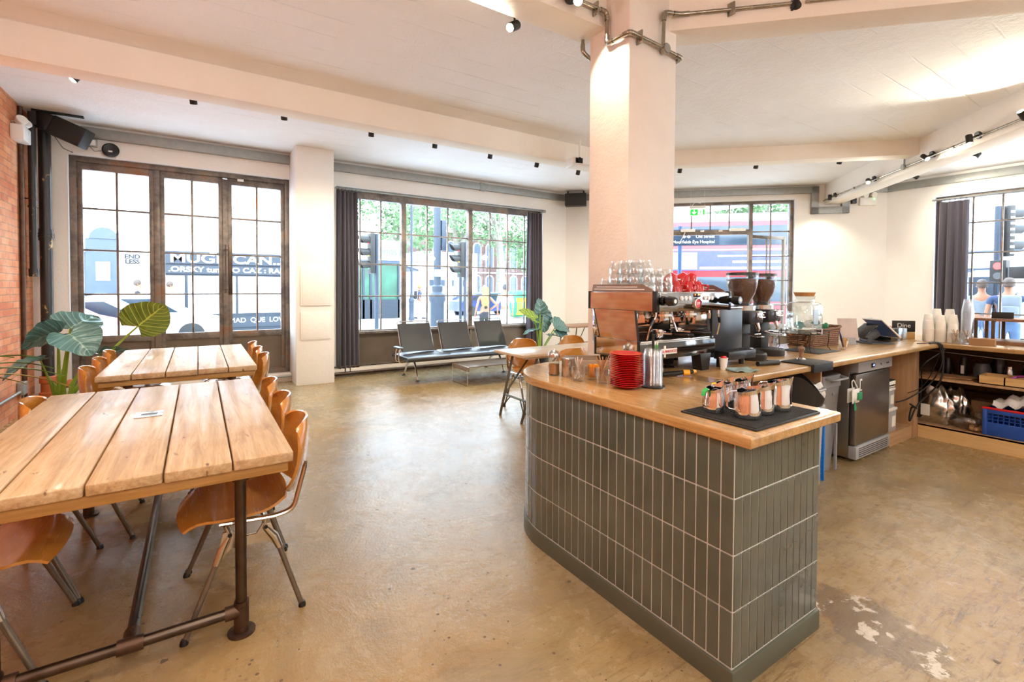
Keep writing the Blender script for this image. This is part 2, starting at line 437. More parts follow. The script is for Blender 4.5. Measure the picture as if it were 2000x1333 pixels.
M_VENEER = m_wood('orange_beech_veneer', hexc('#c98432'), hexc('#bd7526'), hexc('#d49340'), 'X', 0.6, 0.22, coat=1.0, bump=0.01)
M_ASH = m_wood('pale_tabletop', hexc('#d8b78e'), hexc('#c6a278'), hexc('#e8d0ae'), 'X', 0.7, 0.35, coat=0.3, bump=0.04)
M_WALNUT = m_wood('dark_tabletop', hexc('#8a6248'), hexc('#6c4a34'), hexc('#a0785a'), 'X', 0.8, 0.4)
M_STICK = m_wood('wooden_stick', hexc('#b98c60'), hexc('#a67a50'), hexc('#cda37a'), 'Z', 1.0, 0.6)
M_BAMBOO = m_wood('bamboo_box', hexc('#d8ae70'), hexc('#c89c5c'), hexc('#e6c48c'), 'Y', 1.0, 0.5)

def m_metal(name, col, rough=0.25, var=0.1, brushed=None, metal=1.0):
    d = Nd(name); col = hexc(col) if isinstance(col, str) else col
    v = d.coord({'X': (0.5, 30, 30), 'Z': (30, 30, 0.5), None: (3, 3, 3)}[brushed])
    n = d.noise(v, 5, 4)
    d.set(Base_Color=d.ramp(n, [(0.3, tuple(x*(1-var) for x in col)), (0.7, tuple(min(1, x*(1+var)) for x in col))]), Metallic=metal,
          Roughness=d.ramp(n, [(0.3, max(0.02, rough*0.8)), (0.7, rough*1.2)]))
    return d.m
M_CHROME = m_metal('polished_steel', '#e6e6e8', 0.07, 0.03)
M_STEEL = m_metal('brushed_steel', '#c4c2c0', 0.24, 0.08, 'X')
M_STEELV = m_metal('brushed_steel_door', '#a8a39c', 0.36, 0.03, 'X')
M_ALU = m_metal('cast_aluminium', '#c9c2b6', 0.24, 0.06)
M_GALV = m_metal('galvanised_steel', '#9d9e9a', 0.5, 0.1, metal=0.5)
M_CONDUIT = m_metal('galvanised_conduit', '#a59f92', 0.25, 0.1)
M_PIPE = m_metal('dark_steel_pipe', '#5c4f45', 0.34, 0.25)
M_FLANGE = m_metal('rusty_clamp', '#5e483a', 0.45, 0.3, metal=0.8)
M_TRESTLE = m_metal('painted_trestle_steel', '#565548', 0.4, 0.12, metal=0.6)
M_LEGS = m_metal('taupe_tube_steel', '#7d7264', 0.35, 0.08, metal=0.6)
M_COPPER = m_metal('copper_mirror_panel', '#e6dcd0', 0.05, 0.02)
def m_rust():
    d = Nd('rusted_window_steel'); v = d.coord()
    n = d.noise(v, 3.2, 7, 0.7); f = d.noise(v, 30, 4)
    c = d.ramp(n, [(0.40, hexc('#625a55')), (0.54, hexc('#857a70')), (0.64, hexc('#8a6a54')), (0.74, hexc('#a0683f'))])
    d.set(Base_Color=c, Metallic=0.45, Roughness=d.ramp(f, [(0.3, 0.35), (0.7, 0.6)]))
    d.bump(f, 0.15, 0.002); return d.m
M_RUST = m_rust()
M_PANEL = plain('steel_lower_panel', '#756759', 0.42, 0.4, var=0.15, scale=2.5)
M_BLACK = plain('black_plastic', '#1b1b1c', 0.35, var=0.1)
M_BLACKM = plain('matt_black_metal', '#2b2927', 0.5, 0.3, var=0.1)
M_BLACKG = plain('gloss_black', '#101012', 0.12, var=0.05)
M_RUBBER = plain('black_rubber', '#1d1d1d', 0.6, var=0.15)
M_GREYCASE = plain('anthracite_housing', '#3c3d42', 0.3, 0.5, var=0.08)
M_DGREY = plain('dark_grey_plastic', '#4a4b4e', 0.45)
M_GREY = plain('grey_bin_plastic', '#8f9094', 0.45, var=0.05, bump=0.05)
M_LGREY = plain('light_grey_plastic', '#a9a9ab', 0.45, var=0.05)
M_WHITE = plain('white_plastic', '#efece6', 0.45, var=0.03)
M_PAPER = plain('white_paper', '#f1ece0', 0.8, var=0.03)
M_RED = plain('red_glazed_ceramic', '#c01414', 0.12, var=0.05, coat=0.6)
M_REDP = plain('red_enamel', '#d21a20', 0.35, var=0.05)
M_BLUE = plain('blue_crate_plastic', '#2450a8', 0.4, var=0.08)
M_POSTB = plain('blue_post_paint', '#1c3c60', 0.4)
M_SKYB = plain('bright_blue_plastic', '#2a86dc', 0.4, var=0.06)
M_GREEN = plain('green_card', '#2a8f5c', 0.6)
M_TEAL = plain('teal_foil', '#2f8f8a', 0.35)
M_DGREEN = plain('dark_green_plastic', '#1d4038', 0.4)
M_YELLOW = plain('yellow_plastic', '#f0a818', 0.4)
M_ORANGE = plain('orange_sachet', '#f08c10', 0.35)
M_TERRA = plain('orange_clay_pipe', '#b9653a', 0.5, var=0.12)
M_CORK = plain('cork', '#c08a50', 0.8, var=0.2, scale=80)
M_SOIL = plain('potting_soil', '#3a2c20', 0.9, var=0.3, scale=60, bump=0.5)
M_BEAN = plain('coffee_beans', '#5a3522', 0.4, var=0.65, scale=110, bump=1.0, bscale=130)
M_SUGAR = plain('brown_sugar', '#a8713a', 0.8, var=0.15, scale=120)
M_CARD = plain('brown_cardboard', '#a87f58', 0.8, var=0.08)
M_CABLE = plain('black_cable', '#161616', 0.5)
M_CLOTH = plain('blue_grey_cloth', '#8da3a0', 0.9, var=0.15, scale=90, bump=0.5)
M_NOTE = plain('dark_display_card', '#26241f', 0.6)
M_FOIL = m_metal('silver_foil_bag', '#c9c6c0', 0.22, 0.12)
def m_leather():
    d = Nd('black_leather'); v = d.coord(); n = d.noise(v, 180, 3); big = d.noise(v, 3, 4)
    d.set(Base_Color=d.ramp(big, [(0.3, hexc('#1e1e21')), (0.7, hexc('#2c2b2c'))]), Roughness=0.33)
    d.b.inputs['Specular IOR Level'].default_value = 0.8
    d.bump(n, 0.12, 0.002); return d.m
M_LEATHER = m_leather()
def m_curtain():
    d = Nd('charcoal_curtain'); v = d.coord((1, 1, 1)); n = d.noise(v, 120, 3)
    d.set(Base_Color=d.ramp(n, [(0.3, hexc('#45404a')), (0.7, hexc('#57505a'))]), Roughness=0.85)
    d.b.inputs['Sheen Weight'].default_value = 0.3; return d.m
M_CURTAIN = m_curtain()
def m_tile():
    d = Nd('olive_grey_glazed_tile'); v = d.coord(); n = d.noise(v, 4, 3); n2 = d.noise(v, 14, 4)
    d.set(Base_Color=d.ramp(n, [(0.3, hexc('#4c5046')), (0.7, hexc('#5c6156'))]), Roughness=0.16, Coat_Weight=0.5, Coat_Roughness=0.08)
    d.bump(n2, 0.05, 0.01); return d.m
M_TILE = m_tile()
M_GROUT = plain('pale_grout', '#c9cac4', 0.7, var=0.05)
M_PLINTH = plain('green_grey_plinth', '#56584a', 0.4, var=0.1, scale=3)
def m_glass(name, tint=(1, 1, 1), edge=0.35, rough=0.0, base=0.03):
    d = Nd(name); t = d.t; t.nodes.remove(d.b)
    tr = d.n('ShaderNodeBsdfTransparent'); tr.inputs[0].default_value = c4(tint)
    gl = d.n('ShaderNodeBsdfGlossy'); gl.inputs['Roughness'].default_value = rough; gl.inputs['Color'].default_value = c4(1)
    lw = d.n('ShaderNodeLayerWeight'); lw.inputs['Blend'].default_value = 0.5
    x = d.n('ShaderNodeMixShader'); pw = d.math('POWER', lw.outputs['Facing'], 3.0)
    mr = d.n('ShaderNodeMath', operation='MULTIPLY_ADD'); d.l(pw, mr.inputs[0]); mr.inputs[1].default_value = edge; mr.inputs[2].default_value = base
    mr.use_clamp = True
    d.l(mr.outputs[0], x.inputs[0]); d.l(tr.outputs[0], x.inputs[1]); d.l(gl.outputs[0], x.inputs[2]); d.l(x.outputs[0], d.o.inputs[0])
    return d.m
M_PANE = m_glass('window_glass', (0.98, 0.99, 0.99), 0.25, 0.0, 0.01)
M_GLASS = m_glass('clear_tumbler_glass', (0.93, 0.94, 0.94), 1.0, 0.06, 0.10)
M_JAR = m_glass('clear_jar_glass', (0.88, 0.92, 0.92), 1.0, 0.04, 0.12)
M_HOPPER = m_glass('smoky_hopper_plastic', (0.88, 0.88, 0.90), 0.9, 0.04, 0.08)
M_LID = m_glass('clear_plastic_lid', (0.96, 0.97, 0.985), 0.6, 0.15, 0.16)
M_BAGFILM = m_glass('clear_plastic_film', (0.85, 0.84, 0.84), 0.45, 0.15, 0.15)
def m_emit(name, col, s):
    d = Nd(name); col = hexc(col) if isinstance(col, str) else col
    d.set(Base_Color=col, Emission_Color=col, Emission_Strength=s); return d.m
M_LENS = m_emit('lit_lamp_lens', (1.0, 0.86, 0.62), 30.0)
M_EXIT = m_emit('lit_exit_green', '#10c040', 0.25)
M_EXITW = m_emit('lit_exit_white', '#f4fff6', 0.25)
M_LEDB = m_emit('blue_led_digits', '#5a78ff', 5.0)
M_LEDR = m_emit('orange_led_digits', '#ff5a20', 4.0)
M_LEDG = m_emit('green_led', '#40ff60', 6.0)
M_SCREEN = m_emit('tablet_screen', '#28406a', 0.35)
M_SIGRED = m_emit('red_signal_light', '#ff2020', 6.0)
def m_leaf(name, dark, light, vein, glossy=0.3):
    d = Nd(name); uv = d.n('ShaderNodeUVMap'); sp = d.n('ShaderNodeSeparateXYZ'); d.l(uv.outputs[0], sp.inputs[0])
    u, v = sp.outputs[0], sp.outputs[1]
    a = d.math('ABSOLUTE', d.math('SUBTRACT', v, 0.5))
    mid = d.math('LESS_THAN', a, 0.018)
    t = d.math('FRACT', d.math('MULTIPLY', d.math('SUBTRACT', u, d.math('MULTIPLY', a, 0.55)), 9.0))
    side = d.math('LESS_THAN', t, 0.11)
    vn = d.math('MAXIMUM', mid, side)
    base = d.ramp(d.noise(d.coord(), 7, 4), [(0.3, dark), (0.7, light)])
    d.set(Base_Color=d.mix(d.math('MULTIPLY', vn, 0.75), base, vein), Roughness=glossy)
    h = d.math('ABSOLUTE', d.math('SUBTRACT', t, 0.5)); d.bump(h, 0.35, 0.01)
    d.b.inputs['Subsurface Weight'].default_value = 0.0
    return d.m
M_LEAFD = m_leaf('blue_green_leaf', hexc('#3c5f60'), hexc('#5a827c'), hexc('#8fb0a0'))
M_LEAFL = m_leaf('sunlit_green_leaf', hexc('#5c7430'), hexc('#7d963e'), hexc('#d4e468'))
M_BLADE = plain('palm_blade', '#5c7a34', 0.4, var=0.3)
M_BLADE2 = plain('yellowed_palm_blade', '#a8964a', 0.5, var=0.2)
M_STEM = plain('green_stem', '#8fae3c', 0.4, var=0.2)
M_SKIN = plain('skin', '#96644a', 0.5, var=0.05)
M_BLOND = plain('blond_hair', '#94713c', 0.5, var=0.2, scale=30)
M_BROWNH = plain('dark_hair', '#4a3a30', 0.6, var=0.2, scale=30)
M_NAVY = plain('navy_cloth', '#2c3b58', 0.85)
M_BLACKC = plain('black_cloth', '#26262c', 0.85)
M_WHITEC = plain('white_cloth', '#e8e6e2', 0.85)
M_JEANS = plain('blue_jeans', '#4a5f80', 0.85)
M_BAGC = plain('grey_backpack_cloth', '#6a7078', 0.8)
def m_wicker():
    d = Nd('brown_wicker'); v = d.coord()
    wv = d.n('ShaderNodeTexWave', wave_type='BANDS', bands_direction='X'); d.l(v, wv.inputs['Vector']); wv.inputs['Scale'].default_value = 22; wv.inputs['Distortion'].default_value = 3; wv.inputs['Detail Scale'].default_value = 2
    wz = d.n('ShaderNodeTexWave', wave_type='BANDS', bands_direction='Z'); d.l(v, wz.inputs['Vector']); wz.inputs['Scale'].default_value = 18; wz.inputs['Distortion'].default_value = 2
    h = d.math('MULTIPLY', wv.outputs[0], wz.outputs[0])
    d.set(Base_Color=d.ramp(h, [(0.05, hexc('#5a3a26')), (0.5, hexc('#a87850')), (0.9, hexc('#d0a078'))]), Roughness=0.7)
    d.bump(h, 0.8, 0.01); return d.m
M_WICKER = m_wicker()
def m_stripes(name, a, b, scale=30, dirn='DIAGONAL', thr=0.5):
    d = Nd(name); v = d.coord(); wv = d.n('ShaderNodeTexWave', wave_type='BANDS', bands_direction=dirn); d.l(v, wv.inputs['Vector']); wv.inputs['Scale'].default_value = scale
    d.set(Base_Color=d.ramp(wv.outputs[0], [(thr-0.02, a), (thr+0.02, b)]), Roughness=0.6); return d.m
M_STRAW = m_stripes('green_striped_paper', hexc('#f2efe0'), hexc('#4cb040'), 9, 'DIAGONAL', 0.6)
# outdoors
def m_facade():
    d = Nd('yellow_stock_brick'); v = d.coord(); tc = d.n('ShaderNodeTexCoord'); sp = d.n('ShaderNodeSeparateXYZ'); cb = d.n('ShaderNodeCombineXYZ')
    d.l(tc.outputs['Object'], sp.inputs[0]); d.l(sp.outputs[0], cb.inputs[0]); d.l(sp.outputs[2], cb.inputs[1])
    b = d.n('ShaderNodeTexBrick'); d.l(cb.outputs[0], b.inputs['Vector']); b.inputs['Scale'].default_value = 1
    b.inputs['Brick Width'].default_value = 0.23; b.inputs['Row Height'].default_value = 0.085; b.inputs['Mortar Size'].default_value = 0.012
    b.inputs['Color1'].default_value = c4(hexc('#857258')); b.inputs['Color2'].default_value = c4(hexc('#a08c6c')); b.inputs['Mortar'].default_value = c4(hexc('#b8ae9c'))
    d.set(Base_Color=b.outputs[0], Roughness=0.9); return d.m
M_FACADE = m_facade()
M_STUCCO = plain('white_stucco', '#d8d8d8', 0.85, var=0.05)
M_SLATE = plain('blue_grey_shopfront', '#3c4858', 0.6, var=0.1)
M_SHOPDK = plain('dark_shopfront', '#262e38', 0.6, var=0.15)
M_SHUT = m_stripes('white_roller_shutter', hexc('#d4d6d8'), hexc('#e8eaec'), 6, 'Z', 0.5)
M_REDBR = plain('church_red_brick', '#5e4440', 0.9, var=0.15, scale=3)
M_SHOPG = plain('green_shop_glass', '#2f5a48', 0.35, var=0.4, scale=1.2)
M_SHOPW = plain('white_fascia', '#dfe4e4', 0.6, var=0.03)
M_DKBLUE = plain('blue_grey_street_steel', '#28323f', 0.5)
M_SIGNBL = plain('sign_dark_blue', '#12283c', 0.5)
M_PAVE = plain('pale_paving', '#dededb', 0.85, var=0.06, scale=2)
M_ROAD = plain('asphalt', '#b8babc', 0.85, var=0.08, scale=3)
M_BUSR = plain('bus_red', '#96131c', 0.3, coat=0.4)
M_BUSG = plain('bus_window', '#26323c', 0.15, var=0.4, scale=0.6)
M_BUSW = plain('bus_white', '#e0e0ea', 0.4)
M_PURPLE = plain('poster_violet', '#3c3f8c', 0.5)
M_CARW = plain('car_white', '#d8dade', 0.3, coat=0.5)
M_CARR = plain('car_pale_red', '#c86a68', 0.3, coat=0.5)
M_CARB = plain('car_blue', '#1c2c5c', 0.3, coat=0.5)
M_TYRE = plain('tyre_rubber', '#2a2a2a', 0.8)
def m_foliage():
    d = Nd('tree_foliage'); v = d.coord(); n = d.noise(v, 1.5, 6, 0.7)
    d.set(Base_Color=d.ramp(n, [(0.3, hexc('#40583a')), (0.55, hexc('#68855a')), (0.75, hexc('#93ac80'))]), Roughness=0.8)
    return d.m
M_FOL = m_foliage()
M_BARK = plain('bark', '#7a7468', 0.9, var=0.2)
# ------------------------------------------------------------------ room shell
ZT = 3.48; WX0 = -1.68; WY = 8.05; XR = 10.95; YB = -4.5
MF = T(0, WY, 0)                                   # front wall: x right, y outward
MD = T(6.65, 8.05, 0, rz=R(-45))                   # splayed corner wall
MR = T(XR, 3.75, 0, rz=R(-90))                     # right wall
ML = T(WX0, YB, 0, rz=R(90))                       # left wall (brick)
def wall(name, M, s0, s1, ops, m, th=0.38, zt=3.75, rev=None):
    bm = NB(); s = s0
    for a, b, za, zb in sorted(ops):
        if a > s: box(bm, s, a, 0, th, -0.15, zt)
        if za > -0.14: box(bm, a, b, 0, th, -0.15, za)
        box(bm, a, b, 0, th, zb, zt); s = b
    if s1 > s: box(bm, s, s1, 0, th, -0.15, zt)
    bmesh.ops.transform(bm, matrix=M, verts=bm.verts)
    return make(name, bm, m, kind='structure', recentre=False)
bm = NB(); box(bm, WX0-0.4, XR+0.4, YB-0.4, 8.45, -0.15, 0); make('floor', bm, M_FLOOR, kind='structure', recentre=False)
OPL = (-1.36, 1.20, 0.12, 3.10); OPM = (1.86, 6.03, 0.12, 3.085); OPD = (2.15, 4.50, 0.0, 3.22); OPR = (0.70, 5.4, 0.52, 3.10)
wall('wall_front', MF, WX0-0.38, 6.9, [OPL, OPM], M_WALL)
wall('wall_corner', MD, -0.1, 6.15, [OPD], M_WALL)
wall('wall_right', MR, -0.1, 8.25, [OPR, (6.2, 7.8, 0.9, 3.1)], M_WALL)
wall('wall_left', ML, 0, 12.6, [], M_BRICK)
wall('wall_back', T(XR, YB, 0, rz=PI), -0.4, 13.0, [], M_WALL)
# ceilings: lower slab over the window bays, higher one over the bay behind the downstand beams
bm = NB(); prism(bm, [(WX0-0.4, 2.68), (2.74, 2.68), (2.74, 2.62), (10.0, -4.64), (XR+0.4, -4.64), (XR+0.4, 8.5), (WX0-0.4, 8.5)], ZT, ZT+0.4)
make('ceiling', bm, M_CEIL, kind='structure', recentre=False)
bm = NB(); prism(bm, [(WX0-0.4, YB-0.4), (10.2, YB-0.4), (2.74, 2.56), (2.74, 2.7), (WX0-0.4, 2.7)], 3.62, 3.9)
make('ceiling', bm, M_CEIL, kind='structure', recentre=False)
def beam(poly, z0, z1, name='ceiling_beam'):
    bm = NB(); prism(bm, poly, z0, z1, bev=0.008); return make(name, bm, M_BEAM, kind='structure')
beam([(WX0, 5.22), (5.33, 5.22), (5.47, 5.47), (WX0, 5.47)], 3.20, ZT+0.02)
beam([(5.33, 5.22), (8.12, 2.43), (8.29, 2.60), (5.43, 5.46)], 3.27, ZT+0.02)
def along(d, s): return ((s+d)/2, (s-d)/2)           # x-y=d, x+y=s
beam([along(5.69, 5.2), along(5.69, 14.75), along(6.08, 14.75), along(6.08, 5.2)], 3.095, ZT+0.1)
beam([(WX0, 2.545), (2.5, 2.545), (2.5, 2.80), (WX0, 2.80)], 3.31, 3.64)
beam([(2.85, 2.33), (9.68, -4.5), (9.93, -4.5), (2.95, 2.58)], 3.31, 3.64)
bm = NB(); box(bm, 2.46, 2.95, 2.32, 2.715, 0, 3.64, bev=0.012); make('pillar', bm, M_PILLAR, kind='structure')
# pillar between the two big windows with its two access panels
bm = NB(); box(bm, 1.18, 1.71, 7.50, 8.10, 0, ZT, bev=0.006); pil = make('pillar', bm, M_WALL, kind='structure')
for za, zb in ((1.17, 1.76), (0.67, 1.08)):
    bm = NB(); box(bm, -0.21, 0.21, -0.318, -0.302, za, zb, bev=0.004); box(bm, -0.185, 0.185, -0.322, -0.31, za+0.025, zb-0.025, bev=0.003)
    cyl(bm, (0.14, -0.325, (za+zb)/2-0.03), (0.14, -0.318, (za+zb)/2-0.03), 0.006)
    make('access_panel', bm, M_WALL, parent=pil)

# ---------------- windows
def bars(bm, x0, x1, z0, z1, fw, y0, y1):
    box(bm, x0, x0+fw, y0, y1, z0, z1, bev=0.004); box(bm, x1-fw, x1, y0, y1, z0, z1, bev=0.004)
    box(bm, x0+fw, x1-fw, y0, y1, z0, z0+fw, bev=0.004); box(bm, x0+fw, x1-fw, y0, y1, z1-fw, z1, bev=0.004)
def reveal(op, M, name='trim_1', d=0.38):
    a, b, za, zb = op; bm = NB(); t = 0.012
    box(bm, a, a+t, -0.004, d, za, zb); box(bm, b-t, b, -0.004, d, za, zb); box(bm, a+t, b-t, -0.004, d, zb-t, zb)
    bmesh.ops.transform(bm, matrix=M, verts=bm.verts); return make(name, bm, M_REVEAL, kind='structure', recentre=False)
reveal(OPL, MF, 'trim_1'); reveal(OPM, MF, 'trim_2'); reveal(OPD, MD, 'trim_3'); reveal(OPR, MR, 'trim_4'); reveal((6.2, 7.8, 0.9, 3.1), MR, 'trim_5')
def pane(win, x0, x1, z0, z1, y=0.125):
    bm = NB(); box(bm, x0, x1, y, y+0.004, z0, z1); make('glass_pane', bm, M_PANE, parent=win)
# window_1: three tall steel leaves with solid lower panels
w1 = thing('window_1', None, None, (0, WY, 0), kind='structure')
bm = NB(); bars(bm, -1.35, 1.19, 0.12, 3.09, 0.07, 0.06, 0.17)
box(bm, -0.50, -0.43, 0.07, 0.17, 0.14, 3.03, bev=0.004); box(bm, 0.30, 0.37, 0.07, 0.17, 0.14, 3.0, bev=0.004)
make('window_frame', bm, M_RUST, parent=w1)
for a, b in ((-1.282, -0.495), (-0.435, 0.305), (0.365, 1.122)):
    bm = NB(); bars(bm, a, b, 0.15, 3.03, 0.055, 0.085, 0.15); box(bm, a+0.05, b-0.05, 0.087, 0.148, 2.93, 3.0); box(bm, a+0.05, b-0.05, 0.085, 0.15, 0.70, 0.79, bev=0.004)
    lf = make('window_leaf', bm, M_RUST, parent=w1)
    bm = NB(); box(bm, a+0.05, b-0.05, 0.11, 0.13, 0.20, 0.71); make('lower_panel', bm, M_PANEL, parent=lf)
    bm = NB(); c = (a+b)/2; box(bm, c-0.012, c+0.012, 0.105, 0.145, 0.79, 2.94, bev=0.003)
    for z in (1.335, 1.905, 2.44): box(bm, a+0.05, b-0.05, 0.107, 0.143, z-0.011, z+0.011, bev=0.003)
    make('glazing_bar', bm, M_RUST, parent=lf)
    bm = NB(); box(bm, a+0.05, b-0.05, 0.123, 0.127, 0.78, 2.95); make('glass_pane', bm, M_PANE, parent=lf)
bm = NB()
for x in (-1.283, 1.128):
    for z in (0.5, 1.1, 1.75, 2.4, 2.75): cyl(bm, (x, 0.078, z-0.06), (x, 0.078, z+0.06), 0.011)
make('hinge', bm, M_FLANGE, parent=w1)
bm = NB(); tube(bm, [(0.335, 0.04, 1.35), (0.335, 0.04, 2.05)], 0.008)
for z in (1.4, 1.98): box(bm, 0.31, 0.36, 0.035, 0.075, z-0.006, z+0.006)
box(bm, 0.372, 0.42, 0.06, 0.09, 1.33, 2.05, bev=0.004)
make('bolt_bar', bm, M_PIPE, parent=w1)
bm = NB(); box(bm, 0.49, 0.57, 0.045, 0.062, 2.985, 3.02, bev=0.003); make('alarm_contact', bm, M_WHITE, parent=w1)
# window_2: wide three-bay steel window above a steel skirt
w2 = thing('window_2', None, None, (0, WY, 0), kind='structure')
bm = NB(); bars(bm, 1.87, 6.02, 0.66, 3.075, 0.06, 0.07, 0.17); box(bm, 1.92, 5.97, 0.07, 0.17, 2.92, 3.02)
box(bm, 2.99, 3.075, 0.06, 0.17, 0.68, 2.98, bev=0.004); box(bm, 4.315, 4.40, 0.06, 0.17, 0.68, 2.98, bev=0.004)
make('window_frame', bm, M_RUST, parent=w2)
bm = NB()
for g0, g1, n in ((1.93, 2.99, 3), (3.075, 4.315, 3), (4.40, 5.96, 4)):
    for k in range(1, n):
        x = g1-(g1-g0)*k/n if g0 < 2 else g0+(0.4135 if g0 > 3 else 0.41)*k
        box(bm, x-0.011, x+0.011, 0.105, 0.145, 0.70, 2.94, bev=0.003)
for z in (1.29, 1.835, 2.38): box(bm, 1.93, 5.96, 0.107, 0.143, z-0.011, z+0.011, bev=0.003)
make('glazing_bar', bm, M_RUST, parent=w2); pane(w2, 1.93, 5.96, 0.70, 2.95)
bm = NB(); box(bm, 1.88, 6.01, 0.08, 0.11, 0.12, 0.67); box(bm, 3.0, 3.04, 0.05, 0.09, 0.12, 0.67, bev=0.004); box(bm, 4.34, 4.38, 0.05, 0.09, 0.12, 0.67, bev=0.004)
make('lower_panel', bm, M_PANEL, parent=w2)
bm = NB(); box(bm, 1.88, 6.01, 0.02, 0.10, 0.655, 0.70, bev=0.006); make('window_sill', bm, M_RUST, parent=w2)
# door_1: splayed corner, open doorway, four-pane transom, narrow sidelight
d1 = thing('door_1', None, None, MD.to_translation(), R(-45), kind='structure')
bm = NB(); bars(bm, 2.16, 4.49, 0.0, 3.21, 0.06, 0.06, 0.17); box(bm, 3.68, 3.75, 0.06, 0.17, 0, 3.17, bev=0.004); box(bm, 2.2, 3.7, 0.06, 0.17, 2.55, 2.65, bev=0.004)
make('door_frame', bm, M_RUST, parent=d1)
bm = NB()
for k in (1, 2, 3): box(bm, 2.22+1.46*k/4-0.011, 2.22+1.46*k/4+0.011, 0.105, 0.145, 2.64, 3.16, bev=0.003)
box(bm, 4.08, 4.102, 0.105, 0.145, 0.5, 3.16, bev=0.003)
for z in (0.5, 1.13, 1.62, 2.11, 2.6): box(bm, 3.75, 4.43, 0.107, 0.143, z-0.011, z+0.011, bev=0.003)
make('glazing_bar', bm, M_RUST, parent=d1); pane(d1, 2.22, 3.68, 2.65, 3.15); pane(d1, 3.75, 4.43, 0.5, 3.15)
bm = NB(); box(bm, 3.75, 4.43, 0.11, 0.13, 0.04, 0.5); make('lower_panel', bm, M_PANEL, parent=d1)
lf = thing('door_leaf', None, None, (3.69, 0.17, 0), R(31)); lf.parent = d1
bm = NB(); bars(bm, 0, 1.0, 0.02, 2.55, 0.07, -0.02, 0.03); box(bm, 0.07, 0.93, -0.02, 0.03, 0.62, 0.72); box(bm, 0.07, 0.93, 0.0, 0.015, 0.07, 0.63)
box(bm, 0.49, 0.51, -0.01, 0.02, 0.7, 2.5)
make('leaf_frame', bm, M_PANEL, parent=lf)
bm = NB(); box(bm, 0.07, 0.93, 0.003, 0.007, 0.72, 2.48); make('glass_pane', bm, M_PANE, parent=lf)
for a, b in ((2.36, 2.64), (3.30, 3.60)):
    bm = NB(); box(bm, a, b, -0.02, 0.06, 2.61, 2.67, bev=0.006); dc = make('door_closer', bm, M_WHITE, parent=d1)
bm = NB(); tube(bm, [(2.45, 0.0, 2.61), (2.32, -0.12, 2.36)], 0.008); make('closer_arm', bm, M_WHITE, parent=d1)
bm = NB(); box(bm, 2.75, 2.82, 0.03, 0.06, 2.61, 2.64); box(bm, 3.1, 3.17, 0.03, 0.06, 2.61, 2.64); make('alarm_contact', bm, M_WHITE, parent=d1)
# window_3 in the right wall, window_4 further along it
w3 = thing('window_3', None, None, MR.to_translation(), R(-90), kind='structure')
bm = NB(); bars(bm, 0.71, 5.39, 0.53, 3.09, 0.06, 0.07, 0.17); box(bm, 2.9, 2.98, 0.06, 0.17, 0.56, 3.05)
make('window_frame', bm, M_RUST, parent=w3)
bm = NB()
for k in range(1, 14):
    x = 0.83 + 0.36*k
    if x < 5.3: box(bm, x-0.011, x+0.011, 0.105, 0.145, 0.56, 3.05, bev=0.003)
for z in (1.05, 1.57, 2.08, 2.60): box(bm, 0.76, 5.34, 0.107, 0.143, z-0.011, z+0.011, bev=0.003)
make('glazing_bar', bm, M_RUST, parent=w3); pane(w3, 0.77, 5.33, 0.58, 3.02)
w4 = thing('window_4', None, None, MR.to_translation(), R(-90), kind='structure')
bm = NB(); bars(bm, 6.21, 7.79, 0.91, 3.09, 0.06, 0.07, 0.17)
for x in (6.75, 7.25): box(bm, x-0.011, x+0.011, 0.105, 0.145, 0.95, 3.05)
for z in (1.5, 2.0, 2.5): box(bm, 6.25, 7.75, 0.107, 0.143, z-0.011, z+0.011)
make('window_frame', bm, M_RUST, parent=w4); pane(w4, 6.26, 7.74, 0.95, 3.04)
# raised concrete kerb along the front wall and the heating pipes on it
bm = NB(); box(bm, WX0, 1.18, 7.93, 8.12, 0, 0.125, bev=0.01); box(bm, 1.71, 6.1, 7.93, 8.12, 0, 0.125, bev=0.01); make('baseboard_front', bm, M_PILLAR, kind='structure', recentre=False)
for (a, b, z, rr, lab) in ((1.73, 6.0, 0.05, 0.03, 'fat dark pipe lying on the floor along the kerb below the wide window'), (1.73, 6.0, 0.155, 0.014, 'thin dark pipe running on top of the kerb below the wide window'), (0.55, 1.17, 0.09, 0.014, 'short galvanised pipe on the kerb beside the pillar, below the French window')):
    bm = NB(); tube(bm, [(a, 7.895 if rr < 0.05 and z < 0.15 else 7.95, z), (b, 7.895 if rr < 0.05 and z < 0.15 else 7.95, z)], rr, 12)
    make('heating_pipe', bm, M_GALV if 'galv' in lab else M_PIPE, label=lab, cat='pipe')
# ---------------- galvanised trunking
def trunk(bm, M, pts, h=0.13, d=0.06):
    for (x0, z0), (x1, z1) in zip(pts, pts[1:]):
        if abs(z0-z1) < 1e-4: box(bm, min(x0, x1)-h/2, max(x0, x1)+h/2, -d, 0.002, z0-h/2, z0+h/2, M=M, bev=0.003)
        else: box(bm, x0-h/2, x0+h/2, -d, 0.002, min(z0, z1)-h/2, max(z0, z1)+h/2, M=M, bev=0.003)
    return bm
bm = NB(); trunk(bm, MF, [(-1.15, 3.375), (1.11, 3.375)])
for x in (-0.6, 0.5): cyl(bm, (x, 7.982, 3.38), (x, 7.99, 3.38), 0.012)
make('cable_trunking', bm, M_GALV, label='grey steel cable trunking above the French window, left of the pillar', cat='trunking')
bm = NB(); trunk(bm, MF, [(1.78, 3.37), (6.5, 3.37)])
for x in (2.6, 3.6, 5.4): cyl(bm, (x, 7.982, 3.38), (x, 7.99, 3.38), 0.012)
box(bm, 4.5, 4.6, -0.065, 0.0, 3.295, 3.445, M=MF)
make('cable_trunking', bm, M_GALV, label='grey steel cable trunking above the wide curtained window', cat='trunking')
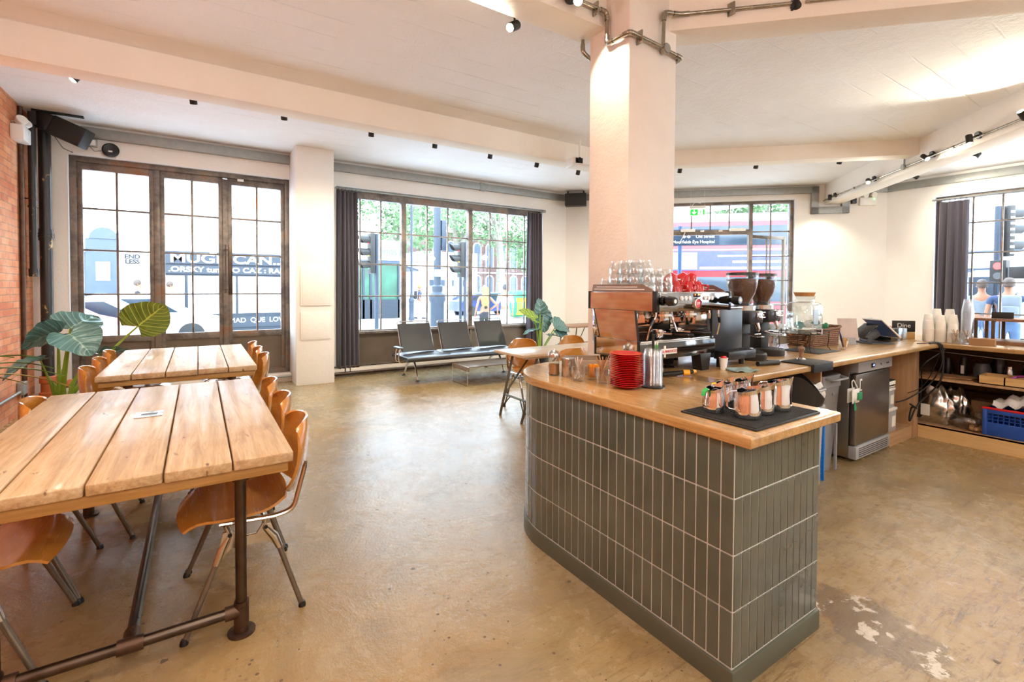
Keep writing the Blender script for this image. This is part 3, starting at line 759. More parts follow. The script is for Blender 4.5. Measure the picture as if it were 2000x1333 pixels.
bm = NB(); trunk(bm, MD, [(0.15, 3.38), (4.83, 3.38), (4.83, 2.98), (5.36, 2.98), (5.36, 3.14)])
make('cable_trunking', bm, M_GALV, label='galvanised trunking over the open doorway that dips under the concrete beam end', cat='trunking')
bm = NB(); trunk(bm, MR, [(-0.02, 3.36), (6.0, 3.36)]); trunk(bm, MD, [(5.55, 3.36), (6.05, 3.36)])
make('cable_trunking', bm, M_GALV, label='galvanised trunking along the right wall above the right-hand window', cat='trunking')
# ---------------- curtains
def curtain(x0, x1, zt, zb, M, label, y=-0.02, flare=0.0, nf=6):
    t = thing('curtain', label, 'curtain', M @ Vector(((x0+x1)/2, y, zb)), M.to_euler()[2])
    wd = x1-x0; h = zt-zb
    def f(u, v):
        k = 1-v
        s = (u-0.5)*wd*(1+flare*v) + flare*wd*0.4*v
        return (s, 0.045*math.sin(u*nf*2*PI+0.6*v) * (0.75+0.35*v) + 0.02*math.sin(u*nf*5+v*3), h*k)
    bm = NB(); sheet(bm, f, nf*12, 14, 0.006); make('fabric', bm, M_CURTAIN, parent=t, sharp=80)
    for k in range(6):
        bm = NB(); xx = -wd/2+wd*(k+0.5)/6; tube(bm, [(xx+0.02*math.cos(a)*0.3, 0.022*math.sin(a), h+0.02+0.028*math.cos(a)) for a in [2*PI*i/10 for i in range(10)]], 0.003, 5, closed=True)
        make('ring', bm, M_BLACKM, parent=t)
    return t
curtain(1.86, 2.19, 2.99, 0.02, MF, 'dark charcoal curtain at the left end of the wide window, touching the floor', y=-0.06, flare=0.12, nf=5)
curtain(5.60, 5.93, 2.97, 0.05, MF, 'charcoal curtain gathered at the right end of the wide window behind the leafy plant', y=-0.06, flare=0.22, nf=5)
curtain(0.74, 1.17, 2.98, 0.4, MR, 'charcoal curtain at the left edge of the right-hand window behind the paper cups', y=-0.05, flare=0.0, nf=4)
bm = NB(); tube(bm, [(1.84, 8.0, 3.035), (6.02, 8.0, 3.035)], 0.014, 10); cyl(bm, (5.98, 8.0, 3.035), (6.05, 8.0, 3.035), 0.028); make('curtain_rod', bm, M_GALV, label='steel curtain rod across the top of the wide window', cat='curtain rod')
bm = NB(); tube(bm, [(10.88, 3.06, 3.03), (10.88, -1.6, 3.03)], 0.012, 10); make('curtain_rod', bm, M_GALV, label='steel curtain rod across the top of the right-hand window', cat='curtain rod')
# ------------------------------------------------------------------ tables
def plank_table(label, x0, x1, y0, y1, foot_in=0.19):
    cx, cy = (x0+x1)/2, (y0+y1)/2; t = thing('plank_table', label, 'table', (cx, cy, 0))
    hw, hl = (x1-x0)/2, (y1-y0)/2; n = 5; bw = 2*hw/n
    for k in range(n):
        bm = NB(); a = -hw+bw*k; box(bm, a+0.003, a+bw-0.003, -hl+random.uniform(-.006, .006), hl+random.uniform(-.006, .006), 0.717, 0.762, bev=0.007, seg=3)
        if k == 2:
            pass
        make('plank', bm, M_PLANK, parent=t)
    for y in (-hl+0.02, hl-0.12, -0.05):
        bm = NB(); box(bm, -hw+0.02, hw-0.02, y, y+0.10, 0.672, 0.716, bev=0.004); make('end_rail', bm, M_PLANKX, parent=t)
    lx, ly = hw-foot_in, hl-0.10; zs = 0.09
    for sx in (-1, 1):
        for sy in (-1, 1):
            bm = NB(); cyl(bm, (sx*lx, sy*ly, 0.01), (sx*lx, sy*ly, 0.672), 0.0215, n=18)
            lg = make('leg', bm, M_PIPE, parent=t)
            bm = NB(); cyl(bm, (sx*lx, sy*ly, 0), (sx*lx, sy*ly, 0.010), 0.052, n=24); cyl(bm, (sx*lx, sy*ly, 0.01), (sx*lx, sy*ly, 0.135), 0.028, n=20)
            cyl(bm, (sx*lx, sy*ly, zs+0.005), (sx*(lx-0.06), sy*ly, zs+0.005), 0.028, n=20)
            for q in (0.03, 0.11): cyl(bm, (sx*lx, sy*ly-0.02, q), (sx*lx, sy*ly-0.032, q), 0.007, n=8)
            make('clamp', bm, M_FLANGE, parent=lg)
            bm = NB(); cyl(bm, (sx*lx, sy*ly, 0.645), (sx*lx, sy*ly, 0.672), 0.032, n=20); make('top_collar', bm, M_FLANGE, parent=lg)
    for sy in (-1, 1):
        bm = NB(); cyl(bm, (-lx, sy*ly, zs+0.005), (lx, sy*ly, zs+0.005), 0.0205, n=16); make('cross_tube', bm, M_PIPE, parent=t)
        bm = NB(); cyl(bm, (-0.04, sy*ly, zs+0.005), (0.04, sy*ly, zs+0.005), 0.028, n=20); cyl(bm, (0, sy*ly, zs+0.01), (0, sy*(ly-0.07), zs+0.01), 0.028, n=20)
        for q in (-0.03, -0.055): cyl(bm, (0.0, sy*(ly+q), zs+0.03), (0.0, sy*(ly+q), zs+0.045), 0.006, n=8)
        make('tee_clamp', bm, M_FLANGE, parent=t)
    bm = NB(); cyl(bm, (0, -ly, zs+0.01), (0, ly, zs+0.01), 0.0205, n=16); make('centre_tube', bm, M_PIPE, parent=t)
    bm = NB(); box(bm, -0.06, 0.06, 0.09, 0.135, 0.762, 0.765, bev=0.001); box(bm, -0.06, 0.06, 0.005, 0.05, 0.762, 0.765, bev=0.001); box(bm, -0.06, -0.035, 0.05, 0.09, 0.762, 0.765); box(bm, 0.035, 0.06, 0.05, 0.09, 0.762, 0.765)
    sk = make('power_outlet', bm, M_STEEL, parent=t)
    bm = NB(); box(bm, -0.035, 0.035, 0.05, 0.09, 0.762, 0.763); make('outlet_recess', bm, M_BLACK, parent=sk)
    return t
plank_table('long table of five thick rustic planks, the one nearest the camera at left', -0.78, 0.33, 2.17, 4.06)
plank_table('second rustic plank table, standing in front of the French window', -0.66, 0.425, 4.70, 6.52)

# ------------------------------------------------------------------ plywood chairs, front = +Y
def make_chair(name='plywood_chair'):
    t = thing(name, 'x', 'chair')
    def seat(u, v):       # u across, v front->back
        a_, b_ = 2*u-1, 2*v-1; a2 = a_*math.sqrt(1-0.30*b_*b_); b2 = b_*math.sqrt(1-0.22*a_*a_)
        x = a2*0.235; y = 0.03-0.22*b2
        # rounded outline
        e = abs(2*u-1)
        z = 0.452 - 0.035*max(0, (0.2-v)/0.2)**2 - 0.018*math.sin(PI*min(1, v*1.05))*(1-0.6*e*e) + 0.03*max(0, (v-0.75)/0.25)**2
        return (x, y, z)
    bm = NB(); sheet(bm, seat, 16, 16, 0.011); make('seat', bm, M_VENEER, parent=t, sharp=60)
    def back(u, v):       # u across, v bottom->top
        a = (u-0.5)*1.15; wd = 0.43*(0.90+0.16*math.sin(PI*min(1, v*0.8+0.15)))
        wd *= math.sqrt(1-0.36*(2*v-1)**4); vq = 0.5+(v-0.5)*math.sqrt(1-0.20*(2*u-1)**4)
        x = wd*math.sin(a)/1.09; h = 0.335
        cr_ = 0.04*(abs(2*u-1)**3.2)
        z = 0.475 + h*vq - 0.5*(cr_ if v > 0.5 else -cr_)*abs(2*v-1)**2
        y = -0.225 - 0.055*v + 0.075*(2*u-1)**2*(0.9) - 0.02*math.sin(PI*v)
        return (x, y, z)
    bm = NB(); sheet(bm, back, 16, 14, -0.011); make('backrest', bm, M_VENEER, parent=t, sharp=60)
    for s in (-1, 1):
        x = s*0.235
        bm = NB()
        pts = arc([(x-s*0.01, 0.10, 0.437), (x, -0.12, 0.425), (x, -0.19, 0.44), (x-s*0.008, -0.235, 0.60), (x-s*0.01, -0.245, 0.645)], 0.05, 4)
        tube(bm, pts, [0.015]*(len(pts)-1)+[0.009], 10, flat=0.7)
        # cast bracket: two legs sockets joined by a web
        box(bm, x-0.008, x+0.008, -0.105, 0.075, 0.335, 0.362, bev=0.004)
        tube(bm, [(x, 0.075, 0.43), (x+s*0.003, 0.060, 0.39), (x+s*0.006, 0.092, 0.33), (x+s*0.01, 0.112, 0.275)], [0.012, 0.013, 0.019, 0.0145], 10)
        tube(bm, [(x, -0.075, 0.43), (x+s*0.003, -0.070, 0.39), (x+s*0.006, -0.108, 0.34), (x+s*0.01, -0.130, 0.285)], [0.012, 0.013, 0.019, 0.0145], 10)
        prism(bm, [(0.088, 0.405), (0.055, 0.408), (0.030, 0.368), (-0.040, 0.368), (-0.062, 0.408), (-0.092, 0.405), (-0.125, 0.315), (-0.098, 0.310), (-0.080, 0.332), (0.060, 0.332), (0.082, 0.305), (0.110, 0.300)], -0.006, 0.006, M=Matrix(((0, 0, 1, x+s*0.006), (1, 0, 0, 0), (0, 1, 0, 0), (0, 0, 0, 1))), bev=0.002)
        sf = make('side_frame', bm, M_ALU, parent=t)
        bm = NB()
        for y in (0.062, -0.075): cyl(bm, (x+s*0.010, y, 0.392), (x+s*0.020, y, 0.392), 0.0085, n=10)
        make('bolt', bm, M_BLACK, parent=sf)
        for y0, y1, z0 in ((0.110, 0.222, 0.285), (-0.128, -0.215, 0.292)):
            bm = NB(); cyl(bm, (x+s*0.010, y0, z0), (x+s*0.035, y1, 0.012), 0.0115, 0.0105, n=12); lg = make('leg', bm, M_LEGS, parent=t)
            bm = NB(); lathe(bm, [(0, 0), (0.0165, 0), (0.016, 0.008), (0.011, 0.022), (0, 0.022)], 12, M=T(x+s*0.036, y1+(0.003 if y1 > 0 else -0.003), 0)); make('foot_cap', bm, M_BLACK, parent=lg)
    bm = NB(); tube(bm, [(-0.235, 0.02, 0.352), (0.235, 0.02, 0.352)], 0.009, 8); tube(bm, [(-0.235, -0.085, 0.352), (0.235, -0.085, 0.352)], 0.009, 8)
    make('cross_rod', bm, M_ALU, parent=t)
    return t
chair0 = make_chair()
RT = R(90)        # front towards -X
spots = [((0.165, 2.585), RT, 'orange plywood chair with metal legs nearest the camera, right side of the nearest plank table', 'r'),
         ((0.172, 3.155), RT, 'orange plywood chair, middle of three on the right side of the nearest plank table', 'r'),
         ((0.165, 3.70), RT, 'orange plywood chair farthest away on the right side of the nearest plank table', 'r'),
         ((-0.70, 2.60), -RT, 'orange plywood chair at the bottom left corner, left side of the nearest plank table', 'l'),
         ((-0.69, 3.155), -RT, 'orange plywood chair, middle of three on the left side of the nearest plank table', 'l'),
         ((-0.55, 3.73), -RT, 'orange plywood chair with its back top showing at the left edge before the brick wall', 'l'),
         ((0.275, 5.15), RT, 'orange plywood chair on the right of the far plank table, nearest of three', 'r2'),
         ((0.275, 5.72), RT, 'orange plywood chair on the right of the far plank table, middle of three', 'r2'),
         ((0.275, 6.29), RT, 'orange plywood chair on the right of the far plank table, closest to the French window', 'r2'),
         ((-0.50, 4.98), -RT, 'orange plywood chair on the left of the far plank table, nearest of three', 'l2'),
         ((-0.50, 5.56), -RT, 'orange plywood chair on the left of the far plank table, middle of three', 'l2'),
         ((-0.50, 6.14), -RT, 'orange plywood chair on the left of the far plank table, closest to the French window', 'l2'),
         ((3.38, 4.69), R(180), 'orange plywood chair behind the left end of the trestle table, below the leafy plant', 't'),
         ((4.18, 4.70), R(180), 'orange plywood chair behind the trestle table, only its top showing beside the column', 't'),
         ((3.37, 4.16), R(0), 'orange plywood chair in front of the trestle table, half hidden by the bar end', 't')]
for i, ((x, y), rz, lab, g) in enumerate(spots):
    c = chair0 if i == 0 else dup(chair0)
    c.location = (x, y, 0); c.rotation_euler[2] = rz; c['label'] = lab; c['group'] = 'orange plywood chairs'

# ------------------------------------------------------------------ trestle table by the bar
t = thing('trestle_table', 'narrow pale wooden trestle table with folding steel legs behind the bar end', 'table', (3.75, 4.39, 0))
bm = NB(); box(bm, -0.93, 0.93, -0.29, 0.29, 0.712, 0.74, bev=0.004); make('tabletop', bm, M_ASH, parent=t)
bm = NB(); box(bm, -0.88, 0.88, -0.27, -0.22, 0.692, 0.711); box(bm, -0.88, 0.88, 0.22, 0.27, 0.692, 0.711); make('batten', bm, M_ASH, parent=t)
for sx in (-1, 1):
    for sy in (-1, 1):
        bm = NB(); cyl(bm, (sx*0.70, sy*0.235, 0.70), (sx*0.89, sy*0.215, 0.0), 0.018, n=4); make('leg', bm, M_TRESTLE, parent=t)
        bm = NB(); cyl(bm, (sx*0.42, sy*0.225, 0.70), (sx*0.83, sy*0.222, 0.22), 0.013, n=4); make('brace', bm, M_TRESTLE, parent=t)
    bm = NB(); tube(bm, [(sx*0.83, -0.22, 0.23), (sx*0.83, 0.22, 0.23)], 0.012, 4); tube(bm, [(sx*0.83, -0.1, 0.225), (sx*0.86, -0.21, 0.1)], 0.008, 4); tube(bm, [(sx*0.83, 0.1, 0.225), (sx*0.86, 0.21, 0.1)], 0.008, 4)
    make('crossbar', bm, M_TRESTLE, parent=t)
# dark table and chair further back by the wall
t = thing('side_table', 'dark brown wooden table with steel legs against the splayed wall beside the column', 'table', (6.25, 7.05, 0))
bm = NB(); box(bm, -0.48, 0.6, -0.28, 0.28, 0.705, 0.735, bev=0.004); make('tabletop', bm, M_WALNUT, parent=t)
for sx in (-0.33, 0.5):
    for sy in (-0.22, 0.22):
        bm = NB(); cyl(bm, (sx, sy, 0.705), (sx-0.08, sy, 0), 0.013, n=4); make('leg', bm, M_TRESTLE, parent=t)
        bm = NB(); cyl(bm, (sx+0.2, sy, 0.705), (sx-0.03, sy, 0.3), 0.010, n=4); make('brace', bm, M_TRESTLE, parent=t)
t = thing('brown_chair', 'dark brown wooden chair tucked at the dark side table', 'chair', (6.2, 6.6, 0), R(10))
bm = NB(); sheet(bm, lambda u, v: ((u-.5)*0.42, -0.2-0.04*v+0.05*(2*u-1)**2, 0.42+0.28*v), 10, 8, 0.014); make('backrest', bm, M_WALNUT, parent=t)
bm = NB(); box(bm, -0.2, 0.2, -0.18, 0.22, 0.42, 0.44, bev=0.006); make('seat', bm, M_WALNUT, parent=t)
for sx in (-1, 1):
    for sy in (-1, 1):
        bm = NB(); cyl(bm, (sx*0.18, sy*0.16, 0.42), (sx*0.21, sy*0.21, 0), 0.011); make('leg', bm, M_LEGS, parent=t)
# ------------------------------------------------------------------ three-seat bench sofa
SX, SY = 3.60, 6.98
t = thing('bench_sofa', 'low black leather three-seat bench with chrome frame under the wide window', 'sofa', (SX, SY, 0))
bm = NB()
sheet(bm, lambda u, v: ((u-.5)*2.10, -0.32+0.66*v, 0.435-0.02*math.sin(PI*v)+0.006*math.sin(u*19)*math.sin(v*7)-0.015*max(0, 1-abs(u*3-round(u*3))*30)-0.03*(abs(2*v-1)**8)-0.03*abs(2*u-1)**14), 60, 14, 0.0)
sheet(bm, lambda u, v: ((u-.5)*2.10, 0.34-0.66*v, 0.345), 4, 4, 0.0)
for fn in (lambda u, v: ((u-.5)*2.10, -0.32-0.018*math.sin(PI*v), 0.345+0.062*v), lambda u, v: ((.5-u)*2.10, 0.34+0.018*math.sin(PI*v), 0.345+0.062*v)): sheet(bm, fn, 20, 5)
for s in (-1, 1): sheet(bm, (lambda s: lambda u, v: (s*(1.05+0.015*math.sin(PI*v)), s*(-0.32+0.66*u)+ (0.02 if s < 0 else 0), 0.345+0.062*v))(s), 10, 5)
make('seat_cushion', bm, M_LEATHER, parent=t, sharp=50)
for k, xc in enumerate((-0.69, 0.0, 0.69)):
    def bk(u, v, xc=xc): return (xc+(u-.5)*0.53, 0.17+0.20*v+0.012*math.sin(PI*u)+0.01*math.sin(PI*v), 0.435+0.42*v)
    bm = NB(); sheet(bm, bk, 10, 12, -0.022); b_ = make('back_cushion', bm, M_LEATHER, parent=t, sharp=60)
    bm = NB(); tube(bm, [bk(0, .6), bk(.5, .6), bk(1, .6)], 0.003, 5); make('seam', bm, M_BLACKG, parent=b_)
    bm = NB(); q = [(xc-.272, 0.19, 0.43), (xc-.272, 0.385, 0.875), (xc-.25, 0.40, 0.895), (xc+.25, 0.40, 0.895), (xc+.272, 0.385, 0.875), (xc+.272, 0.19, 0.43)]
    tube(bm, arc(q, 0.03), 0.009, 8); make('back_frame', bm, M_CHROME, parent=t)
for s in (-1, 1):
    bm = NB(); sheet(bm, (lambda s: lambda u, v: (s*1.11+0.055*math.cos(2*PI*u)*math.sin(PI*v)**0.7, -0.08+0.155*math.sin(2*PI*u)*math.sin(PI*v)**0.7, 0.545-0.018*math.cos(PI*v)))(s), 24, 10); make('armrest', bm, M_LEATHER, parent=t, sharp=80)
    bm = NB()
    for y in (-0.15, -0.02): tube(bm, arc([(s*1.11, y, 0.53), (s*1.13, y, 0.44), (s*1.12, y, 0.325), (s*1.0, y, 0.325)], 0.04), 0.010, 8)
    make('arm_bracket', bm, M_CHROME, parent=t)
for xc in (-0.78, 0.78):
    for y1 in (-0.05, 0.55):
        bm = NB(); tube(bm, [(xc, 0.16, 0.335), (xc-0.01, 0.16+(y1-0.16)*0.6, 0.20), (xc-0.01, y1, 0.02)], [0.02, 0.016, 0.012], 10); lg = make('leg', bm, M_CHROME, parent=t)
        bm = NB(); cyl(bm, (xc-0.01, y1, 0), (xc-0.01, y1, 0.015), 0.032, 0.026, n=16); make('foot', bm, M_BLACK, parent=lg)
bm = NB(); box(bm, -0.98, 0.98, 0.11, 0.21, 0.315, 0.345, bev=0.01); make('seat_beam', bm, M_CHROME, parent=t)
# low coffee table of bent wood sheet on wire legs
t = thing('coffee_table', 'low coffee table of bent dark veneer on chrome wire legs before the bench', 'table', (3.88, 6.42, 0))
bm = NB(); pr = arc([(-0.60, 0, 0.215), (-0.60, 0, 0.285), (0.60, 0, 0.285), (0.60, 0, 0.215)], 0.02, 4)
for y0, y1 in ((-0.26, 0.26),):
    n = len(pr)-1
    sheet(bm, lambda u, v: (pr[min(n, int(round(u*n)))][0], -0.26+0.52*v, pr[min(n, int(round(u*n)))][2]), n, 4, 0.014)
make('tabletop', bm, m_wood('grey_veneer', hexc('#7a6a5c'), hexc('#66584c'), hexc('#8e7e70'), 'X', 0.8, 0.2, coat=0.6), parent=t, sharp=60)
for s in (-1, 1):
    bm = NB(); tube(bm, arc([(s*0.61, -0.25, 0.27), (s*0.61, -0.25, 0.005), (s*0.61, 0.25, 0.005), (s*0.61, 0.25, 0.27)], 0.012, 3), 0.005, 8); make('wire_leg', bm, M_CHROME, parent=t)

# ------------------------------------------------------------------ plants
def leaf(parent, base, tip, dirv, length, width, m, droop=0.3, curl=0.25, stem=0.012, twist=0.0, m_st=None, xmin=-9.0):
    """petiole from base to tip, heart-shaped blade growing on from tip along dirv"""
    base, tip, dv = Vector(base), Vector(tip), Vector(dirv).normalized()
    side = dv.cross(Vector((0, 0, 1)))
    if side.length < 0.1: side = Vector((1, 0, 0))
    side.normalize(); side = Matrix.Rotation(twist, 3, dv) @ side; up = side.cross(dv).normalized()
    def f(u, v):
        a = (v-0.5)*2; l = (u-0.22)*length
        prof = math.sin(PI*min(1, (u*0.93+0.07)))**0.62*(1-0.35*u)
        notch = max(0, 0.22-u)/0.22*(1-abs(a))*0.9
        l += notch*0.22*length
        x = a*prof*width*0.62
        h = -droop*length*max(0, u-0.22)**2*1.3 + curl*width*(abs(a)**1.5)*0.5*prof + 0.008*math.sin(u*26-abs(a)*6)
        p = tip + dv*l + side*x + up*h
        p.x = max(p.x, WX0+0.05-parent.location.x+0.02*a)
        return p
    bm = NB(); sheet(bm, f, 18, 14, 0.0); lf = make('leaf', bm, m, parent=parent, sharp=80)
    mid = (base+tip)/2 + Vector((tip.x-base.x, tip.y-base.y, 0))*(-0.12)
    pts = [base*(1-t_)**2 + mid*2*t_*(1-t_) + tip*t_*t_ for t_ in [i/8 for i in range(9)]]
    bm = NB(); tube(bm, pts, [stem*(1.5-0.9*i/8) for i in range(9)], 8); make('stem', bm, m_st or M_STEM, parent=lf)
def potted(label, loc, pr, ph, m=None):
    t = thing('potted_alocasia', label, 'potted plant', loc)
    bm = NB(); lathe(bm, [(0, 0), (pr*0.75, 0), (pr, ph), (pr*1.06, ph), (pr*1.06, ph-0.03), (pr*0.97, ph-0.03), (pr*0.92, ph-0.05), (0, ph-0.05)], 30); p = make('pot', bm, m or M_BLACK, parent=t)
    bm = NB(); lathe(bm, [(0, ph-0.045), (pr*0.9, ph-0.048)], 20); make('soil', bm, M_SOIL, parent=p)
    return t
t = potted('big elephant-ear plant with broad blue-green leaves in a black pot by the French window', (-1.16, 6.55, 0), 0.19, 0.30)
leaf(t, (0.03, 0, 0.27), (0.62, -0.02, 1.02), (0.75, -0.35, 0.75), 0.46, 0.44, M_LEAFL, 0.1, 0.1, 0.014, twist=R(-55))
leaf(t, (-0.02, 0.0, 0.27), (0.08, -0.08, 1.02), (0.35, 0.35, 0.30), 0.38, 0.44, M_LEAFD, 0.25, 0.2, 0.015, twist=R(25))
leaf(t, (-0.03, 0.0, 0.27), (0.00, -0.15, 0.98), (-0.55, -0.10, -0.12), 0.36, 0.42, M_LEAFD, 0.35, 0.2, 0.014, twist=R(35))
leaf(t, (-0.0, -0.03, 0.27), (0.10, -0.22, 0.96), (0.5, -0.45, -0.40), 0.38, 0.42, M_LEAFD, 0.25, 0.3, 0.014, twist=R(20))
leaf(t, (-0.05, 0, 0.27), (-0.10, -0.32, 0.74), (-0.6, -0.40, -0.10), 0.36, 0.24, M_LEAFD, 0.4, 0.35, 0.010)
leaf(t, (0.04, 0.02, 0.27), (0.30, 0.05, 0.74), (0.85, 0.1, 0.05), 0.40, 0.24, M_LEAFD, 0.25, 0.3, 0.010, twist=R(-20))
leaf(t, (0.02, 0.03, 0.27), (0.32, 0.18, 0.55), (0.7, 0.3, -0.3), 0.22, 0.16, M_LEAFD, 0.3, 0.2, 0.008)
for p, h in (((0.0, 0.0), 0.33), ((0.06, -0.02), 0.30), ((-0.05, 0.02), 0.27)):
    bm = NB(); tube(bm, [(p[0], p[1], 0.25), (p[0]*1.2, p[1], 0.25+h*0.6), (p[0]*2.2, p[1]-0.02, 0.27+h)], [0.03, 0.022, 0.006], 8); make('stem', bm, M_STEM, parent=t)
t = potted('leafy elephant-ear plant in front of the right curtain, beside the end of the bench', (4.98, 6.72, 0), 0.17, 0.30)
t.scale = (1.08, 1.08, 1.08)
leaf(t, (0.0, 0, 0.27), (-0.18, -0.1, 0.86), (-0.75, 0.1, 0.45), 0.38, 0.26, M_LEAFL, 0.1, 0.2, 0.011, twist=R(-40))
leaf(t, (0.0, 0, 0.27), (0.0, 0.0, 0.94), (0.04, 0.0, 1.0), 0.30, 0.26, M_LEAFD, 0.2, 0.35, 0.012)
leaf(t, (0.0, 0, 0.27), (0.10, 0.05, 0.92), (0.05, 0.0, -1.0), 0.40, 0.40, M_LEAFD, 0.1, 0.2, 0.011)
leaf(t, (0.02, 0, 0.27), (0.30, -0.05, 0.72), (0.8, -0.1, 0.0), 0.40, 0.34, M_LEAFD, 0.45, 0.3, 0.011, twist=R(40))
leaf(t, (0.02, 0, 0.27), (0.26, -0.10, 0.66), (0.8, -0.2, -0.25), 0.34, 0.26, M_LEAFD, 0.3, 0.3, 0.010, twist=R(50))
leaf(t, (-0.02, 0, 0.27), (-0.12, -0.1, 0.68), (-0.8, -0.1, 0.05), 0.38, 0.16, M_LEAFD, 0.3, 0.2, 0.009)
leaf(t, (0.0, -0.02, 0.27), (0.10, -0.14, 0.58), (0.6, -0.2, 0.05), 0.26, 0.2, M_LEAFD, 0.3, 0.2, 0.008)
leaf(t, (0.02, -0.02, 0.27), (0.25, -0.2, 0.42), (0.7, -0.2, 0.1), 0.28, 0.16, M_LEAFD, 0.3, 0.2, 0.008)
def spiky(name, label, loc, n, ln, pr, ph, mats, seedv, zmin=0.2):
    rnd = random.Random(seedv); t = thing(name, label, 'potted plant', loc)
    if pr:
        bm = NB(); lathe(bm, [(0, 0), (pr*0.8, 0), (pr, ph), (pr*0.9, ph), (pr*0.88, ph-0.03), (0, ph-0.03)], 24); make('pot', bm, M_TERRA if pr < 0.1 else M_DGREY, parent=t)
    for k in range(n):
        a = 2*PI*k/n*2.4+rnd.uniform(-.3, .3); e = rnd.uniform(zmin, 1.25); L_ = ln*rnd.uniform(0.7, 1.1); w_ = 0.018*ln/0.5
        d = Vector((math.cos(a)*math.cos(e), math.sin(a)*math.cos(e), math.sin(e))); sd = d.cross(Vector((0, 0, 1))).normalized()
        def f(u, v, d=d, sd=sd, L_=L_, w_=w_):
            p = Vector((0, 0, ph-0.03)) + d*L_*u - Vector((0, 0, 1))*L_*0.45*u*u
            p = p + sd*(v-0.5)*2*w_*math.sin(PI*min(0.97, u+0.12)) + Vector((0, 0, abs(v-.5)*w_*0.6))
            p.x = max(p.x, WX0+0.03-loc[0]); return p
        bm = NB(); sheet(bm, f, 10, 2, 0.0); make('blade', bm, mats[0] if rnd.random() < 0.75 else mats[1], parent=t, sharp=80)
    return t
spiky('palm_plant', 'palm at the left picture edge whose long narrow leaves reach in over the brick wall', (-1.28, 4.05, 0), 36, 0.60, 0.17, 0.92, (M_BLADE, M_BLADE2), 3)
# ------------------------------------------------------------------ bar
ZC = 0.942
BX, BY = 1.585, 0.975
path = [(2.20, 0.975), (BX, 0.975)] + [(BX, 2.12)] + [(2.04-0.455*math.cos(R(a)), 2.12+0.455*math.sin(R(a))) for a in range(5, 91, 5)] + [(2.46, 2.575)]
t = thing('bar_counter', 'bar front clad in tall olive-grey tiles with a rounded far end and green-grey plinth', 'counter', (BX, BY, 0))
O = Vector((BX, BY, 0))
bm = NB(); inner = [(x-BX, y-BY) for x, y in path] + [(2.46-BX, 2.50-BY), (2.20-BX, 2.50-BY)]
prism(bm, [(x+0.0, y) for x, y in inner], 0.0, 0.898)
make('body', bm, M_GROUT, parent=t)
def walk(pts):
    seg = []
    for a, b in zip(pts, pts[1:]): seg.append((Vector(a), Vector(b)))
    return seg
# tiles laid stack-bond, each course four high
def tile_run(pts, tw, name, zbase=0.088, th=0.2046, rows=4, gap=0.0055, dep=0.003):
    P_ = [Vector((x-BX, y-BY)) for x, y in pts]; L = [0]
    for a, b in zip(P_, P_[1:]): L.append(L[-1]+(b-a).length)
    def at(s):
        s = max(0, min(L[-1], s))
        for i in range(len(P_)-1):
            if s <= L[i+1]+1e-9: return P_[i].lerp(P_[i+1], (s-L[i])/(L[i+1]-L[i]))
        return P_[-1]
    n = max(1, round(L[-1]/tw)); w_ = L[-1]/n; bm = NB()
    for k in range(n):
        a, b = at(k*w_+gap/2), at((k+1)*w_-gap/2); d = (b-a).normalized(); nn = Vector((d.y, -d.x))
        M_ = Matrix(((d.x, nn.x, 0, a.x), (d.y, nn.y, 0, a.y), (0, 0, 1, 0), (0, 0, 0, 1)))
        for r_ in range(rows):
            z0 = zbase+r_*th+gap/2; z1 = min(z0+th-gap, 0.897)
            box(bm, 0, (b-a).length, -0.001, dep, z0, z1, M=M_, bev=0.0012, seg=1)
    return make(name, bm, M_TILE, parent=t)
tile_run([(BX, 0.975), (2.20, 0.975)], 0.0508, 'end_tiling')
side = [(BX, 0.975), (BX, 2.12)] + path[3:]
tile_run(side[::-1], 0.0520, 'side_tiling')
bm = NB(); off = 0.012
pl = [(2.205, 0.975-off), (BX-off, 0.975-off), (BX-off, 2.12)] + [(2.04-(0.455+off)*math.cos(R(a)), 2.12+(0.455+off)*math.sin(R(a))) for a in range(5, 91, 5)] + [(2.46, 2.575+off), (2.46, 2.55), (2.205, 2.55)]
prism(bm, [(x-BX, y-BY) for x, y in pl], 0.0, 0.083, bev=0.003); make('plinth', bm, M_PLINTH, parent=t)
# oak slab over the bar
r2 = 0.475
sl = [(2.225, 0.905), (BX-0.02, 0.905), (BX-0.02, 2.12)] + [(2.04-r2*math.cos(R(a)), 2.12+r2*math.sin(R(a))) for a in range(5, 91, 5)] + [(2.455, 2.595), (2.455, 1.565), (2.225, 1.565)]
bm = NB(); prism(bm, sl, 0.9, ZC, bev=0.010, seg=3)
make('bar_worktop', bm, M_OAKY, label='thick oak worktop with rounded end lying on the tiled bar', cat='worktop')
bm = NB(); prism(bm, [(2.457, 1.565), (5.84, 1.565), (5.84, 1.58), (5.86, 2.34), (2.457, 2.315)], 0.9, ZC, bev=0.010, seg=3)
make('back_worktop', bm, M_OAK, label='long oak worktop under the espresso machine, running to the right wall counter', cat='worktop')
bm = NB(); box(bm, 5.865, 6.75, -2.6, 2.34, 0.9, ZC, bev=0.010, seg=3)
make('side_worktop', bm, M_OAKY, label='oak worktop carrying paper cups and the glass display case at right', cat='worktop')
